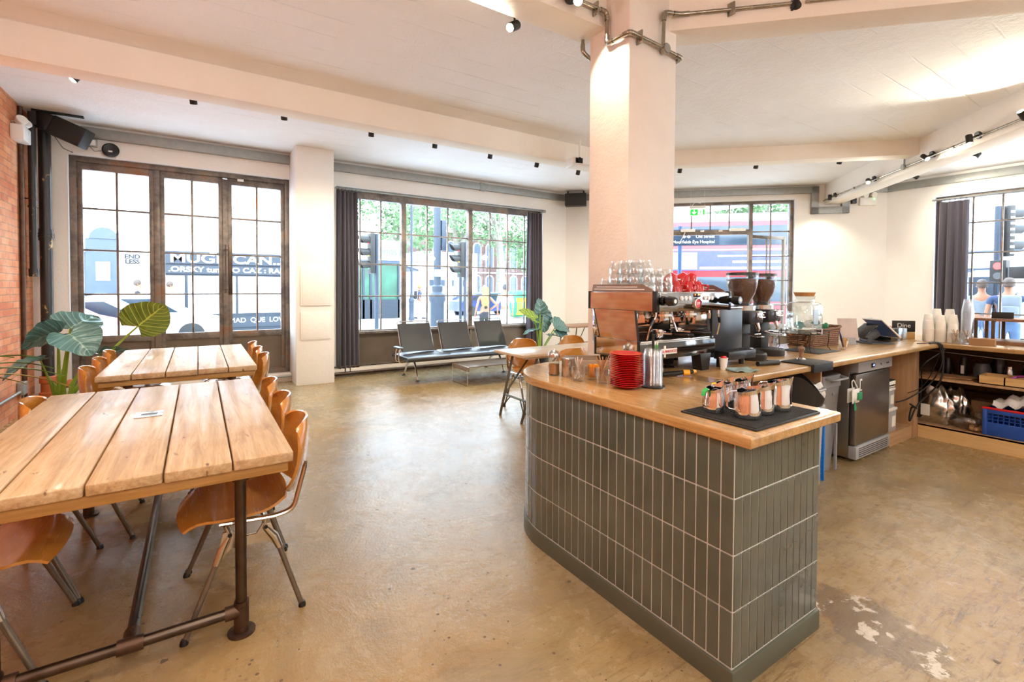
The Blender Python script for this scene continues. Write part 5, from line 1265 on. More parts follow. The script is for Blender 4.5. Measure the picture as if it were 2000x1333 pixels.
# steam wands
for s in (-1, 1):
    x = s*(hw-0.045)
    bm = NB(); tube(bm, arc([(x, yf+0.05, z1), (x+0.0, yf+0.05, z1-0.03), (x+s*0.03, yf+0.06, z1-0.08), (x+s*0.035, yf+0.08, 1.165-oz)], 0.03), 0.0052, 8); wd_ = make('steam_wand', bm, M_CHROME, parent=t)
    bm = NB(); tube(bm, [(x+s*0.010, yf+0.053, z1-0.045), (x+s*0.03, yf+0.06, z1-0.08)], 0.0085, 8); make('wand_grip', bm, M_BLACK, parent=wd_)
bm = NB(); cyl(bm, (0.235, yf+0.08, z1), (0.235, yf+0.08, z1-0.025), 0.007); cyl(bm, (0.235, yf+0.08, z1-0.022), (0.235, yf+0.08, z1-0.055), 0.013, 0.010); make('hot_water_spout', bm, M_CHROME, parent=t)
bm = NB(); cyl(bm, (-0.02, yf+0.16, z1), (-0.02, yf+0.15, z1-0.06), 0.010); tube(bm, [(-0.02, yf+0.15, z1-0.05), (-0.005, yf+0.12, z1-0.15)], 0.006, 8); make('spout', bm, M_CHROME, parent=t)
# bare portafilter hanging empty below the right group
bm = NB(); lathe(bm, [(0.024, -0.006), (0.034, -0.006), (0.034, 0.006), (0.024, 0.006)], 28, M=T(0.15, yr-0.13, z1-0.08, rx=R(90)), close=True); lathe(bm, [(0, 0), (0.023, 0)], 20, M=T(0.15, yr-0.128, z1-0.08, rx=R(90))); make('gauge_ring', bm, M_CHROME, parent=t)

# ---------------- glasses and red cups on top of the machine
TOPZ = z2+oz+0.001
def tumbler(loc, label, h=0.078, r0=0.027, r1=0.038, inv=True, m=None):
    prof = [(0, 0.0), (r0, 0.0), (r0*1.02, 0.01), (r1*0.96, h*0.52), (r1*1.03, h*0.56), (r1, h), (r1-0.0025, h), (r1-0.003, h*0.56), (r0-0.003, 0.014), (0, 0.012)]
    bm = NB(); lathe(bm, prof, 10, M=(T(0, 0, h, rx=PI) if inv else None)); return make('glass_tumbler', bm, m or M_GLASS, loc=loc, label=label, cat='glass', sharp=60)
tb = tumbler((0, 0, 0), 'x'); first = True
rowsx = [2.115, 2.195, 2.275]; 
colsy = [1.84, 1.922, 2.004, 2.086, 2.168]
names_c = ['nearest the knobs', 'second from the knobs', 'in the middle', 'fourth from the knobs', 'at the back']
names_r = ['left edge row', 'second row', 'third row']
for i, x in enumerate(rowsx):
    for j, y in enumerate(colsy):
        nl = 3 if (j in (0, 1, 2, 3) and i < 2) else (2 if (j < 4) else 1)
        if j == 0: nl = 2
        if i == 2: nl = min(nl, 2)
        for k in range(nl):
            lab = 'upturned clear tumbler on the machine, %s, %s, %s' % (names_r[i], names_c[j], ['bottom layer', 'middle layer', 'top layer'][k])
            o = tb if first else dup(tb); first = False
            o.location = (x+random.uniform(-.006, .006), y+random.uniform(-.005, .005), TOPZ+0.0786*k*0.62 if False else TOPZ+0.052*k)
            o['label'] = lab; o['group'] = 'upturned glasses on the espresso machine'
def red_cup():
    t = thing('red_cup', 'x', 'cup')
    bm = NB(); lathe(bm, [(0, 0.0), (0.024, 0.0), (0.025, 0.006), (0.040, 0.028), (0.045, 0.062), (0.042, 0.062), (0.037, 0.03), (0, 0.010)], 32); make('bowl', bm, M_RED, parent=t)
    bm = NB(); tube(bm, arc([(0.040, 0, 0.054), (0.068, 0, 0.052), (0.068, 0, 0.022), (0.035, 0, 0.022)], 0.016, 4), 0.0045, 8); make('handle', bm, M_RED, parent=t)
    return t
rc = red_cup(); first = True
for (x, y, z, tl, rz, lab) in ((2.375, 1.86, 0, 0, -60, 'red cup upside down on the machine, front left of the cups'), (2.38, 1.87, 1, 25, -20, 'red cup leaning on top of the front left cup'),
                         (2.47, 1.83, 0, 0, -100, 'red cup upside down on the machine, middle of the front row'), (2.47, 1.85, 1, 32, -20, 'large-looking red cup tilted on top of the middle cup'),
                         (2.56, 1.84, 0, 0, -75, 'red cup upside down on the machine, right of the front row'), (2.555, 1.86, 1, 28, -10, 'red cup tilted on top of the right-hand cup'),
                         (2.38, 1.97, 0, 0, 40, 'red cup in the second row behind the left stack'), (2.50, 1.97, 0, 0, 60, 'red cup in the second row behind the middle stack'), (2.60, 1.95, 0, 0, -30, 'red cup in the second row at right')):
    o = rc if first else dup(rc); first = False
    o.location = (x, y, TOPZ+0.062 + (0.045 if z else 0)); o.rotation_euler = (PI+R(tl)*0.6, R(tl)*0.8, R(rz)); o['label'] = lab; o['group'] = 'red cups on the espresso machine'
# ---------------- batch brewer / dark box between machine and grinders
t = thing('coffee_brewer', 'dark grey box-shaped coffee brewer with drip tray right of the espresso machine', 'coffee brewer', (2.95, 2.02, ZC))
bm = NB(); box(bm, -0.17, 0.17, -0.14, 0.22, 0.06, 0.372, bev=0.006); make('housing', bm, M_GREYCASE, parent=t)
bm = NB(); box(bm, -0.172, 0.172, -0.143, 0.222, 0.372, 0.386, bev=0.004); make('top_plate', bm, M_STEEL, parent=t)
bm = NB(); box(bm, -0.14, 0.17, -0.24, -0.13, 0.05, 0.105, bev=0.006); dt = make('drip_tray', bm, M_BLACK, parent=t)
bm = NB()
for k in range(9): box(bm, -0.12+k*0.03, -0.105+k*0.03, -0.225, -0.15, 0.105, 0.107)
make('drip_grate', bm, M_BLACKM, parent=dt)
for sx in (-0.12, 0.13):
    bm = NB(); cyl(bm, (sx, -0.16, 0), (sx, -0.16, 0.055), 0.018); make('foot', bm, M_BLACK, parent=t)
    bm = NB(); cyl(bm, (sx, 0.18, 0), (sx, 0.18, 0.062), 0.018); make('foot', bm, M_BLACK, parent=t)
# ---------------- grinders
def grinder(label, x, y):
    t = thing('coffee_grinder', label, 'coffee grinder', (x, y, ZC))
    bm = NB(); lathe(bm, [(0, 0), (0.105, 0), (0.108, 0.008), (0.108, 0.042), (0.100, 0.052), (0, 0.052)], 36, M=T(0, -0.05, 0)); make('base', bm, M_BLACKM, parent=t)
    bm = NB(); box(bm, -0.055, 0.055, -0.02, 0.10, 0.045, 0.27, bev=0.012); make('body', bm, M_BLACKM, parent=t)
    bm = NB(); box(bm, -0.085, 0.085, -0.10, 0.15, 0.255, 0.352, bev=0.02, seg=3); make('head', bm, M_GREYCASE, parent=t)
    bm = NB(); cyl(bm, (0, 0.02, 0.352), (0, 0.02, 0.385), 0.092, n=36); make('collar_ring', bm, M_STEEL, parent=t)
    bm = NB(); lathe(bm, [(0.050, 0.385), (0.054, 0.408), (0.068, 0.435), (0.088, 0.475), (0.101, 0.53), (0.107, 0.58), (0.108, 0.612)], 36, M=T(0, 0.02, 0)); hp = make('hopper', bm, M_HOPPER, parent=t)
    bm = NB(); lathe(bm, [(0, 0.39), (0.046, 0.39), (0.051, 0.410), (0.065, 0.437), (0.085, 0.477), (0.098, 0.53), (0.102, 0.565), (0.102, 0.575), (0.05, 0.583), (0, 0.580)], 32, M=T(0, 0.02, 0)); make('beans', bm, M_BEAN, parent=hp)
    bm = NB(); lathe(bm, [(0, 0.626), (0.108, 0.626), (0.110, 0.606), (0.100, 0.606), (0, 0.610)], 36, M=T(0, 0.02, 0)); box(bm, 0.09, 0.125, 0.0, 0.03, 0.585, 0.625, bev=0.004); make('hopper_lid', bm, M_BLACK, parent=hp)
    bm = NB(); lathe(bm, [(0.051, 0.385), (0.053, 0.385), (0.053, 0.408), (0.051, 0.408)], 30, M=T(0, 0.02, 0)); make('hopper_neck', bm, M_BLACK, parent=hp)
    bm = NB(); box(bm, -0.02, 0.06, -0.125, -0.095, 0.30, 0.308, bev=0.002); box(bm, -0.02, 0.06, -0.125, -0.095, 0.335, 0.343, bev=0.002); box(bm, -0.015, 0.055, -0.11, -0.095, 0.29, 0.345, bev=0.004)
    cyl(bm, (0.085, -0.06, 0.315), (0.12, -0.075, 0.315), 0.011); make('adjuster', bm, M_CHROME, parent=t)
    bm = NB(); tube(bm, [(0.01, -0.09, 0.26), (0.012, -0.105, 0.22), (0.01, -0.10, 0.20)], [0.016, 0.012, 0.008], 10); make('chute', bm, M_CHROME, parent=t)
    bm = NB(); box(bm, -0.03, 0.05, -0.10, -0.02, 0.178, 0.188, bev=0.002); tube(bm, [(-0.03, -0.03, 0.18), (-0.035, -0.12, 0.165), (0.05, -0.12, 0.165), (0.045, -0.03, 0.18)], 0.004, 6); make('portafilter_fork', bm, M_CHROME, parent=t)
    return t
grinder('large coffee grinder with a bean-filled hopper, nearer of two beside the brewer', 3.34, 2.0)
grinder('second coffee grinder with bean-filled hopper, behind and right of the first', 3.68, 2.05)
bm = NB(); cyl(bm, (0, 0, 0.016), (0.19, -0.035, 0.016), 0.016, n=18); cyl(bm, (0.17, 0.03, 0.012), (0.245, 0.012, 0.012), 0.012, n=14); make('rubber_tube', bm, M_BLACK, loc=(3.06, 1.735, ZC), label='pair of short black rubber tubes lying on the worktop edge before the grinder', cat='tube')
t = thing('tamping_mat', 'black rubber tamping mat folded over the worktop edge', 'mat', (3.52, 1.64, ZC))
bm = NB(); box(bm, -0.15, 0.15, -0.085, 0.11, 0, 0.010, bev=0.003); box(bm, -0.12, 0.15, -0.095, -0.072, -0.05, 0.010, bev=0.004); make('mat_body', bm, M_RUBBER, parent=t)
t = thing('tamper', 'espresso tamper with turned wooden handle on the black mat', 'tamper', (3.53, 1.69, ZC+0.011))
bm = NB(); lathe(bm, [(0, 0), (0.029, 0), (0.029, 0.008), (0.012, 0.018), (0.010, 0.022), (0, 0.022)], 28); make('base', bm, M_CHROME, parent=t)
bm = NB(); lathe(bm, [(0, 0.02), (0.014, 0.02), (0.012, 0.04), (0.016, 0.06), (0.022, 0.072), (0.021, 0.085), (0.013, 0.094), (0, 0.095)], 24); make('handle', bm, M_WALNUT, parent=t)
# ---------------- water dispenser on a wire stand
t = thing('wire_stand', 'black wire stand under the water dispenser', 'stand', (4.19, 1.99, ZC+0.005))
bm = NB(); hw_ = 0.155
for z in (0.16, 0.135): tube(bm, [(-hw_, -hw_*.8, z), (hw_, -hw_*.8, z), (hw_, hw_*.8, z), (-hw_, hw_*.8, z)], 0.003, 6, closed=True)
make('rim', bm, M_BLACKM, parent=t)
for sx in (-1, 1):
    for sy in (-1, 1):
        bm = NB(); tube(bm, [(sx*hw_, sy*hw_*.8, 0.16), (sx*hw_*0.96, sy*hw_*.76, 0.03), (sx*hw_*1.08, sy*hw_*.86, 0.002)], 0.0032, 6); make('leg', bm, M_BLACKM, parent=t)
for x in (-0.05, 0.05):
    bm = NB(); tube(bm, [(x, -hw_*.8, 0.16), (x, -hw_*.8, 0.135), (x, hw_*.8, 0.135), (x, hw_*.8, 0.16)], 0.003, 6); make('cross_wire', bm, M_BLACKM, parent=t)
t = thing('water_dispenser', 'glass water dispenser jar with cork lid on the black wire stand', 'dispenser', (4.19, 1.99, ZC+0.143))
def sq(r, k, z, n=32, p=0.45):
    return [(r*math.copysign(abs(math.cos(2*PI*i/n))**p, math.cos(2*PI*i/n))*1.15, r*math.copysign(abs(math.sin(2*PI*i/n))**p, math.sin(2*PI*i/n))*0.75, z) for i in range(n)]
bm = NB(); secs = [sq(0.115, 1, 0.0), sq(0.13, 1, 0.012), sq(0.132, 1, 0.22), sq(0.115, 1, 0.25)] + [[(0.075*math.cos(2*PI*i/32), 0.075*math.sin(2*PI*i/32), z) for i in range(32)] for z in (0.262, 0.30)] + [[(0.08*math.cos(2*PI*i/32), 0.08*math.sin(2*PI*i/32), z) for i in range(32)] for z in (0.302, 0.31)]
vs = [[bm.verts.new(p) for p in s_] for s_ in secs]
for a, b in zip(vs, vs[1:]):
    for i in range(32): j = (i+1) % 32; bm.faces.new((a[i], a[j], b[j], b[i]))
bm.faces.new(vs[0][::-1]); make('jar', bm, M_JAR, parent=t, sharp=70)
bm = NB(); lathe(bm, [(0, 0.305), (0.068, 0.305), (0.08, 0.338), (0, 0.338)], 30); make('cork_lid', bm, M_CORK, parent=t)
bm = NB(); secs = [sq(0.118, 1, 0.005), sq(0.126, 1, 0.012), sq(0.128, 1, 0.04)]; vs = [[bm.verts.new(p) for p in s_] for s_ in secs]
for a, b in zip(vs, vs[1:]):
    for i in range(32): j = (i+1) % 32; bm.faces.new((a[i], a[j], b[j], b[i]))
bm.faces.new(vs[0][::-1]); bm.faces.new(vs[-1]); make('water', bm, M_JAR, parent=t)
bm = NB(); cyl(bm, (0, -0.1, 0.035), (0, -0.14, 0.035), 0.014); cyl(bm, (0, -0.135, 0.045), (0, -0.135, 0.0), 0.008); make('tap', bm, M_CHROME, parent=t)
bm = NB(); box(bm, -0.06, 0.02, -0.1015, -0.100, 0.08, 0.20); make('etched_panel', bm, m_glass('frosted_print', (0.55, 0.6, 0.62), 0.3, 0.4, 0.2), parent=t)
bm = NB(); box(bm, -0.19, 0.19, -0.16, 0.14, 0, 0.005, bev=0.002); make('rubber_mat', bm, M_RUBBER, loc=(4.22, 1.96, ZC), label='flat black rubber mat under the water dispenser stand', cat='mat')
for k, (x, y) in enumerate(((3.97, 2.13), (4.06, 2.21), (3.93, 2.25), (4.15, 2.22))):
    for q in range(2):
        if k == 0 and q == 0: g0 = tumbler((x, y, ZC+0.001), 'clear tumbler stacked left behind the dispenser, front stack, lower', inv=False); o = g0
        else: o = dup(g0)
        o.location = (x, y, ZC+0.001+q*0.060); o['label'] = 'clear tumbler behind the water dispenser, %s stack, %s' % (['front left', 'middle', 'rear left', 'right'][k], ['lower', 'upper'][q]); o['group'] = 'tumblers behind the dispenser'
# ---------------- basket, pens, sign, tablet, printer
t = thing('wicker_basket', 'brown wicker basket of teal packets behind the water dispenser', 'basket', (4.70, 2.15, ZC), R(-4))
bm = NB(); W, D, Hh = 0.27, 0.12, 0.15
def bs(u, v):
    a = 2*PI*u; c, s = math.cos(a), math.sin(a); c = math.copysign(abs(c)**0.35, c); s = math.copysign(abs(s)**0.35, s)
    k = 0.9+0.12*v; rr = 1+0.02*math.sin(a*40)*math.cos(v*40); return (W*c*k*rr, D*s*k*rr, Hh*v*(1+0.12*(c*c)))
sheet(bm, bs, 96, 10, 0.008); box(bm, -W*.85, W*.85, -D*.85, D*.85, 0, 0.008); make('woven_body', bm, M_WICKER, parent=t, sharp=70)
bm = NB(); tube(bm, [bs(i/48, 1.0) for i in range(48)], 0.009, 8, closed=True); make('rim', bm, M_WICKER, parent=t)
rn = random.Random(5)
for k in range(9):
    bm = NB(); sheet(bm, lambda u, v: ((u-.5)*0.09, 0.012*math.sin(PI*v), v*0.11*(1-0.3*abs(u-.5))), 4, 6, 0.008)
    o = make('tea_packet', bm, [M_TEAL, M_GREEN, M_WHITE, M_TEAL][k % 4], label='%s packet sticking out of the wicker basket, %s from the left' % (['teal', 'green', 'white', 'teal'][k % 4], ordinal(k)), cat='packet', group='packets in the wicker basket', sharp=60)
    o.location = (4.52+k*0.045, 2.14+rn.uniform(-.05, .05), ZC+0.10+rn.uniform(0, 0.02)); o.rotation_euler = (rn.uniform(-.4, .4), rn.uniform(-.6, .6), rn.uniform(0, 3))
pg = tumbler((4.60, 1.87, ZC+0.001), 'tumbler holding pens and matches in front of the wicker basket', inv=False, h=0.085, r0=0.03, r1=0.04)
for k, (m, lab, a, b) in enumerate(((M_BLACK, 'black marker pen leaning in the pen glass', -35, 5), (M_BLUE, 'blue ballpoint pen leaning in the pen glass', -25, -8), (M_YELLOW, 'yellow crumpled slip standing in the pen glass', 12, 5))):
    bm = NB(); cyl(bm, (0, 0, 0), (0, 0, 0.125 if k < 2 else 0.07), 0.006 if k < 2 else 0.018, n=8 if k < 2 else 5); cyl(bm, (0, 0, 0.125 if k < 2 else 0.07), (0, 0, 0.14 if k < 2 else 0.071), 0.004 if k < 2 else 0.016); o = make('pen' if k < 2 else 'paper_slip', bm, m, loc=(4.61+0.012*k, 1.87, ZC+0.016), label=lab, cat='pen' if k < 2 else 'paper'); o.rotation_euler = (0, R(a), R(b))
t = thing('menu_holder', 'blank pale acrylic menu stand facing away beside the tablet', 'sign holder', (5.06, 2.0, ZC), R(-38))
bm = NB(); box(bm, -0.085, 0.085, -0.002, 0.002, 0.035, 0.24, M=T(rx=R(-12))); make('card', bm, plain('grey_pink_card', '#c9bab2', 0.6), parent=t)
bm = NB(); box(bm, -0.055, 0.055, -0.03, 0.03, 0, 0.004); box(bm, -0.055, 0.055, -0.004, 0.004, 0, 0.06); make('stand_base', bm, M_LGREY, parent=t)
t = thing('tablet_register', 'tablet till on a dark angled stand, screen facing the staff side', 'tablet', (5.36, 1.90, ZC), R(-30))
bm = NB(); box(bm, -0.12, 0.10, -0.10, 0.10, 0, 0.014, bev=0.005); box(bm, -0.10, -0.02, -0.05, 0.05, 0.014, 0.03, bev=0.006); make('base', bm, M_DGREY, parent=t)
bm = NB(); tube(bm, [(-0.10, 0, 0.03), (0.02, 0, 0.10)], 0.018, 10, flat=2.2); cyl(bm, (-0.10, -0.05, 0.03), (-0.10, 0.05, 0.03), 0.025, n=20); make('arm', bm, M_DGREY, parent=t)
Mt = T(0.05, 0, 0.145, ry=R(42)); bm = NB(); box(bm, -0.13, 0.13, -0.12, 0.12, -0.006, 0.006, M=Mt, bev=0.006); tb_ = make('tablet_body', bm, M_WHITE, parent=t)
bm = NB(); box(bm, -0.118, 0.118, -0.108, 0.108, -0.0075, -0.006, M=Mt); make('screen', bm, m_emit('tablet_glass', '#2a3a54', 0.08), parent=tb_)
Mt = T(-0.12, 0.0, 0.12, ry=R(-38)); bm = NB(); box(bm, -0.10, 0.10, -0.09, 0.09, -0.006, 0.006, M=Mt, bev=0.005); make('rear_screen', bm, M_BLACKG, parent=t)
bm = NB(); box(bm, -0.16, 0.15, -0.13, 0.12, 0, 0.13, bev=0.008); box(bm, -0.155, -0.0, -0.135, -0.128, 0.02, 0.11); t = make('cash_drawer', bm, M_BLACKG, loc=(5.70, 1.98, ZC), label='glossy black receipt printer block behind the tablet', cat='printer')
bm = NB(); box(bm, -0.05, 0.10, -0.1, 0.1, 0.001, 0.115, bev=0.006); make('steel_end', bm, M_STEELV, loc=(5.93, 1.97, ZC), label='brushed steel box beside the black printer block', cat='box')
for k, (m, lab, x, y, z, w_) in enumerate(((M_REDP, 'red leather wallet lying on the black printer', 5.68, 1.95, 0.131, 0.07), (M_PAPER, 'stack of paper slips on the black printer', 5.58, 2.0, 0.131, 0.05))):
    bm = NB(); box(bm, -w_, w_, -0.04, 0.04, 0, 0.018, bev=0.003); make('wallet' if k == 0 else 'paper_slips', bm, m, loc=(x, y, ZC+z), label=lab, cat='wallet' if k == 0 else 'paper')
bm = NB(); box(bm, -0.035, 0.035, -0.01, 0.01, 0, 0.09, bev=0.002); make('tea_tin', bm, M_TEAL, loc=(5.66, 2.06, ZC+0.131), label='small teal card box standing on the printer', cat='box')
t = thing('counter_sign', 'small dark sign with white script on a wooden block beside the paper cups', 'sign', (6.12, 1.93, ZC), R(-50))
bm = NB(); box(bm, -0.09, 0.09, -0.03, 0.03, 0, 0.07, bev=0.004); make('block', bm, M_BAMBOO, parent=t)
bm = NB(); box(bm, -0.10, 0.10, -0.006, 0.006, 0.071, 0.185, bev=0.002); bd = make('board', bm, M_NOTE, parent=t)
text('lettering', 'Dine', 0.062, M_WHITE, t, T(-0.0, -0.008, 0.135) @ UP)
spiky('spiky_plant', 'small spiky green plant behind the second grinder, by the doorway', (4.03, 2.22, ZC), 22, 0.26, 0.06, 0.11, (M_BLADE, M_BLADE), 9, 0.5)

# ------------------------------------------------------------------ items on the bar
bm = NB(); box(bm, -0.235, 0.235, -0.16, 0.16, 0, 0.008, bev=0.003); mt = make('drip_mat', bm, M_RUBBER, loc=(1.885, 1.095, ZC), label='black rubber bar mat under the steel milk jugs', cat='mat')
bm = NB()
for k in range(46): box(bm, -0.225+k*0.01, -0.221+k*0.01, -0.15, 0.15, 0.008, 0.0105)
for k in range(30): box(bm, -0.225, 0.225, -0.15+k*0.0103, -0.147+k*0.0103, 0.008, 0.0102)
make('ribs', bm, M_RUBBER, parent=mt)
def jug(h, r, tape, sd):
    t = thing('milk_jug', 'x', 'milk jug')
    n = 40; prof = [(r*0.93, 0.0), (r*1.0, 0.012), (r*1.0, h*0.25), (r*0.92, h*0.60), (r*0.82, h*0.85), (r*0.84, h)]
    def P_(u, v):
        i = v*(len(prof)-1); k = min(int(i), len(prof)-2); q = i-k; rr = prof[k][0]*(1-q)+prof[k+1][0]*q; z = prof[k][1]*(1-q)+prof[k+1][1]*q
        a = 2*PI*u; c = max(0, math.cos(a)); sp_ = max(0, (z/h-0.42)/0.58)
        w_ = math.exp(-((math.atan2(math.sin(a), math.cos(a)))/0.32)**2)
        rr *= 1+0.30*w_*sp_**1.3
        z += 0.012*w_*sp_**3 + 0.010*math.cos(a)*sp_
        return (rr*math.cos(a), rr*math.sin(a), z)
    bm = NB(); sheet(bm, P_, n, 20, 0.0012); lathe(bm, [(0, 0.0), (r*0.93, 0.0)], n); lathe(bm, [(0, 0.003), (r*0.9, 0.003)], n); bmesh.ops.remove_doubles(bm, verts=bm.verts, dist=0.0004); make('body', bm, M_CHROME, parent=t, sharp=60)
    bm = NB(); tube(bm, arc([(-r*0.80, 0, h*0.93), (-r*1.45, 0, h*0.90), (-r*1.5, 0, h*0.30), (-r*0.99, 0, h*0.26)], 0.02, 4), 0.0055, 8, flat=0.6); hd = make('handle', bm, M_CHROME, parent=t)
    if tape:
        bm = NB(); tube(bm, [(-r*1.0, 0, h*0.93), (-r*1.3, 0, h*0.915), (-r*1.42, 0, h*0.85), (-r*1.46, 0, h*0.7)], 0.008, 8); make('tape', bm, tape, parent=hd)
    return t
J = [((1.745, 1.165), 0.098, 0.041, plain('green_tape', '#30b050', 0.5), -10, 'small steel milk jug with green-taped handle at the left of the mat'),
     ((1.775, 1.045), 0.108, 0.050, None, -40, 'steel milk jug nearest the camera, front centre of the black mat'),
     ((1.865, 1.20), 0.100, 0.042, plain('yellow_tape', '#e8c820', 0.5), -20, 'steel milk jug with yellow-taped handle behind the front jugs'),
     ((1.885, 1.050), 0.108, 0.046, None, -52, 'steel milk jug in the front row, right of the nearest one'),
     ((2.0, 1.045), 0.118, 0.050, None, -60, 'tallest steel milk jug at the right of the mat'),
     ((1.985, 1.19), 0.102, 0.042, None, -40, 'steel milk jug at the back, half hidden, rim only showing')]
for (x, y), h, r_, tp, rz, lab in J:
    o = jug(h, r_, tp, 0); o.location = (x, y, ZC+0.0112); o.rotation_euler[2] = R(rz); o['label'] = lab; o['group'] = 'steel milk jugs on the bar mat'
# red saucers
bm = NB(); lathe(bm, [(0, 0), (0.040, 0), (0.042, 0.003), (0.064, 0.009), (0.082, 0.0165), (0.0845, 0.0185), (0.083, 0.020), (0.078, 0.019), (0.045, 0.008), (0.03, 0.006), (0, 0.006)], 40)
s0 = make('red_saucer', bm, M_RED, loc=(0, 0, 0), label='x', cat='saucer')
for k in range(19):
    o = s0 if k == 0 else dup(s0)
    o.location = (1.825+random.uniform(-.0015, .0015)-0.0003*k, 1.715+random.uniform(-.0015, .0015), ZC+0.001+k*0.0088); o['group'] = 'stack of red saucers'
    o['label'] = 'red saucer in the tall stack on the bar, %s from the bottom' % ordinal(k) if k < 18 else 'topmost red saucer of the tall stack on the bar'
# holder with dome lids
t = thing('lid_holder', 'black pole stand holding the column of clear dome lids', 'stand', (1.955, 1.66, ZC))
bm = NB(); cyl(bm, (0, 0, 0), (0, 0, 0.007), 0.062, n=32); make('base', bm, M_BLACK, parent=t)
bm = NB(); cyl(bm, (0, 0, 0.007), (0, 0, 0.272), 0.007, n=12); make('pole', bm, M_BLACK, parent=t)
bm = NB(); lathe(bm, [(0.0475, 0.0), (0.0495, 0.0), (0.0495, 0.005), (0.0462, 0.006), (0.0455, 0.015), (0.041, 0.031), (0.028, 0.041), (0.012, 0.043)], 32)
l0 = make('dome_lid', bm, M_LID, loc=(0, 0, 0), label='x', cat='lid', sharp=70)
NL = 26
for k in range(NL):
    o = l0 if k == 0 else dup(l0)
    o.location = (1.955, 1.66, ZC+0.008+k*0.0062); o['group'] = 'clear dome lids on the pole stand'
    o['label'] = 'clear dome lid on the black pole stand, %s from the bottom' % ordinal(k) if k < NL-1 else 'topmost clear dome lid on the black pole stand'
# glass with striped straws
sg = tumbler((2.055, 1.725, ZC+0.001), 'clear glass holding green striped paper straws beside the lids', inv=False, h=0.11, r0=0.03, r1=0.04)
rn = random.Random(4)
for k in range(7):
    bm = NB(); cyl(bm, (0, 0, 0), (0, 0, 0.205), 0.0038, n=8); o = make('paper_straw', bm, M_STRAW, loc=(2.055+rn.uniform(-.014, .014), 1.725+rn.uniform(-.014, .014), ZC+0.014), label='green and white striped paper straw, %s of the bunch counted from the lids' % ordinal(k), cat='straw', group='striped straws in a glass')
    o.rotation_euler = (rn.uniform(-.06, .06), rn.uniform(-.06, .06), rn.uniform(0, 3))
# sugar shaker, steel shaker, glasses with spoons, sachets, stirrers, tray
t = thing('sugar_jar', 'ribbed glass sugar pourer with a steel dome lid at the rounded bar end', 'sugar jar', (1.735, 2.20, ZC))
bm = NB(); lathe(bm, [(0, 0), (0.036, 0), (0.037, 0.01), (0.033, 0.02), (0.033, 0.10), (0.035, 0.108), (0, 0.108)], 12); make('jar', bm, M_JAR, parent=t, sharp=60)
bm = NB(); lathe(bm, [(0, 0.006), (0.031, 0.006), (0.031, 0.062), (0, 0.066)], 16); make('brown_sugar', bm, M_SUGAR, parent=t)
bm = NB(); lathe(bm, [(0.0365, 0.105), (0.037, 0.122), (0.028, 0.136), (0.010, 0.145), (0.008, 0.152), (0, 0.152)], 28); make('lid', bm, M_STEEL, parent=t)
t = thing('steel_shaker', 'polished steel shaker tin beside the sugar pourer', 'shaker', (1.775, 2.12, ZC))
bm = NB(); lathe(bm, [(0, 0), (0.036, 0), (0.037, 0.004), (0.037, 0.086), (0.038, 0.087), (0.038, 0.104), (0.034, 0.107), (0.026, 0.104), (0, 0.104)], 36); make('tin', bm, M_STEEL, parent=t)
bm = NB(); tube(bm, [(0.038, 0, 0.09), (0.06, 0, 0.085), (0.06, 0, 0.06)], 0.004, 8); make('handle', bm, M_STEEL, parent=t)
def cupglass(x, y, lab, h=0.082): return tumbler((x, y, ZC+0.001), lab, inv=False, h=h, r0=0.030, r1=0.041)
cupglass(1.735, 1.985, 'clear tumbler of teaspoons on the bar')
for k in range(6):
    a = 2*PI*k/6; tp = Vector((0.022*math.cos(a), 0.022*math.sin(a), 0.118+0.008*(k % 2)))
    bm = NB(); tube(bm, [(-0.012*math.cos(a), -0.012*math.sin(a), 0.03), tp*0.6+Vector((0, 0, 0.02)), tp], [0.002, 0.0018, 0.0028], 6); lathe(bm, [(0, -0.002), (0.009, 0), (0.011, 0.006), (0.009, 0.007), (0, 0.001)], 12, M=T(-0.012*math.cos(a), -0.012*math.sin(a), 0.02, rx=R(80), rz=a))
    make('teaspoon', bm, M_CHROME, loc=(1.735, 1.985, ZC+0.001), label='steel teaspoon in the glass on the bar, %s clockwise from the column side' % ordinal(k), cat='spoon', group='teaspoons in a glass')
cupglass(1.825, 1.965, 'clear tumbler of orange sweetener sachets on the bar', 0.075)
for k in range(7):
    a = R(50*k); bm = NB(); box(bm, -0.014, 0.014, -0.0012, 0.0012, 0, 0.072, bev=0.0008); o = make('sachet', bm, M_ORANGE if k % 3 else M_YELLOW, loc=(1.825+0.016*math.cos(a), 1.965+0.016*math.sin(a), ZC+0.014), label='orange sweetener sachet in the tumbler, %s counted round from the spoons' % ordinal(k), cat='sachet', group='sweetener sachets in a glass'); o.rotation_euler = (R(8)*math.sin(k*2), R(10)*math.cos(k), a)
cupglass(1.80, 1.865, 'clear tumbler of flat wooden stirrers in front of the red saucers', 0.078)
for k in range(12):
    a = 2*PI*k/12+0.3; tp = Vector((0.038*math.cos(a), 0.038*math.sin(a), 0.125+0.01*(k % 3))); bt = Vector((-0.020*math.cos(a+.4), -0.020*math.sin(a+.4), 0.015))
    bm = NB(); tube(bm, [bt, tp], 0.0034, 4, flat=0.4); make('wooden_stirrer', bm, M_STICK, loc=(1.80, 1.865, ZC+0.001), label='%s wooden stirrer clockwise in the tumbler by the red saucers' % ordinal(k), cat='stirrer', group='wooden stirrers in a glass')
t = thing('wooden_tray', 'grey-brown wooden tray box behind the condiment glasses', 'tray', (1.97, 2.17, ZC), R(-35))
bm = NB(); box(bm, -0.13, 0.13, -0.10, 0.10, 0, 0.01)
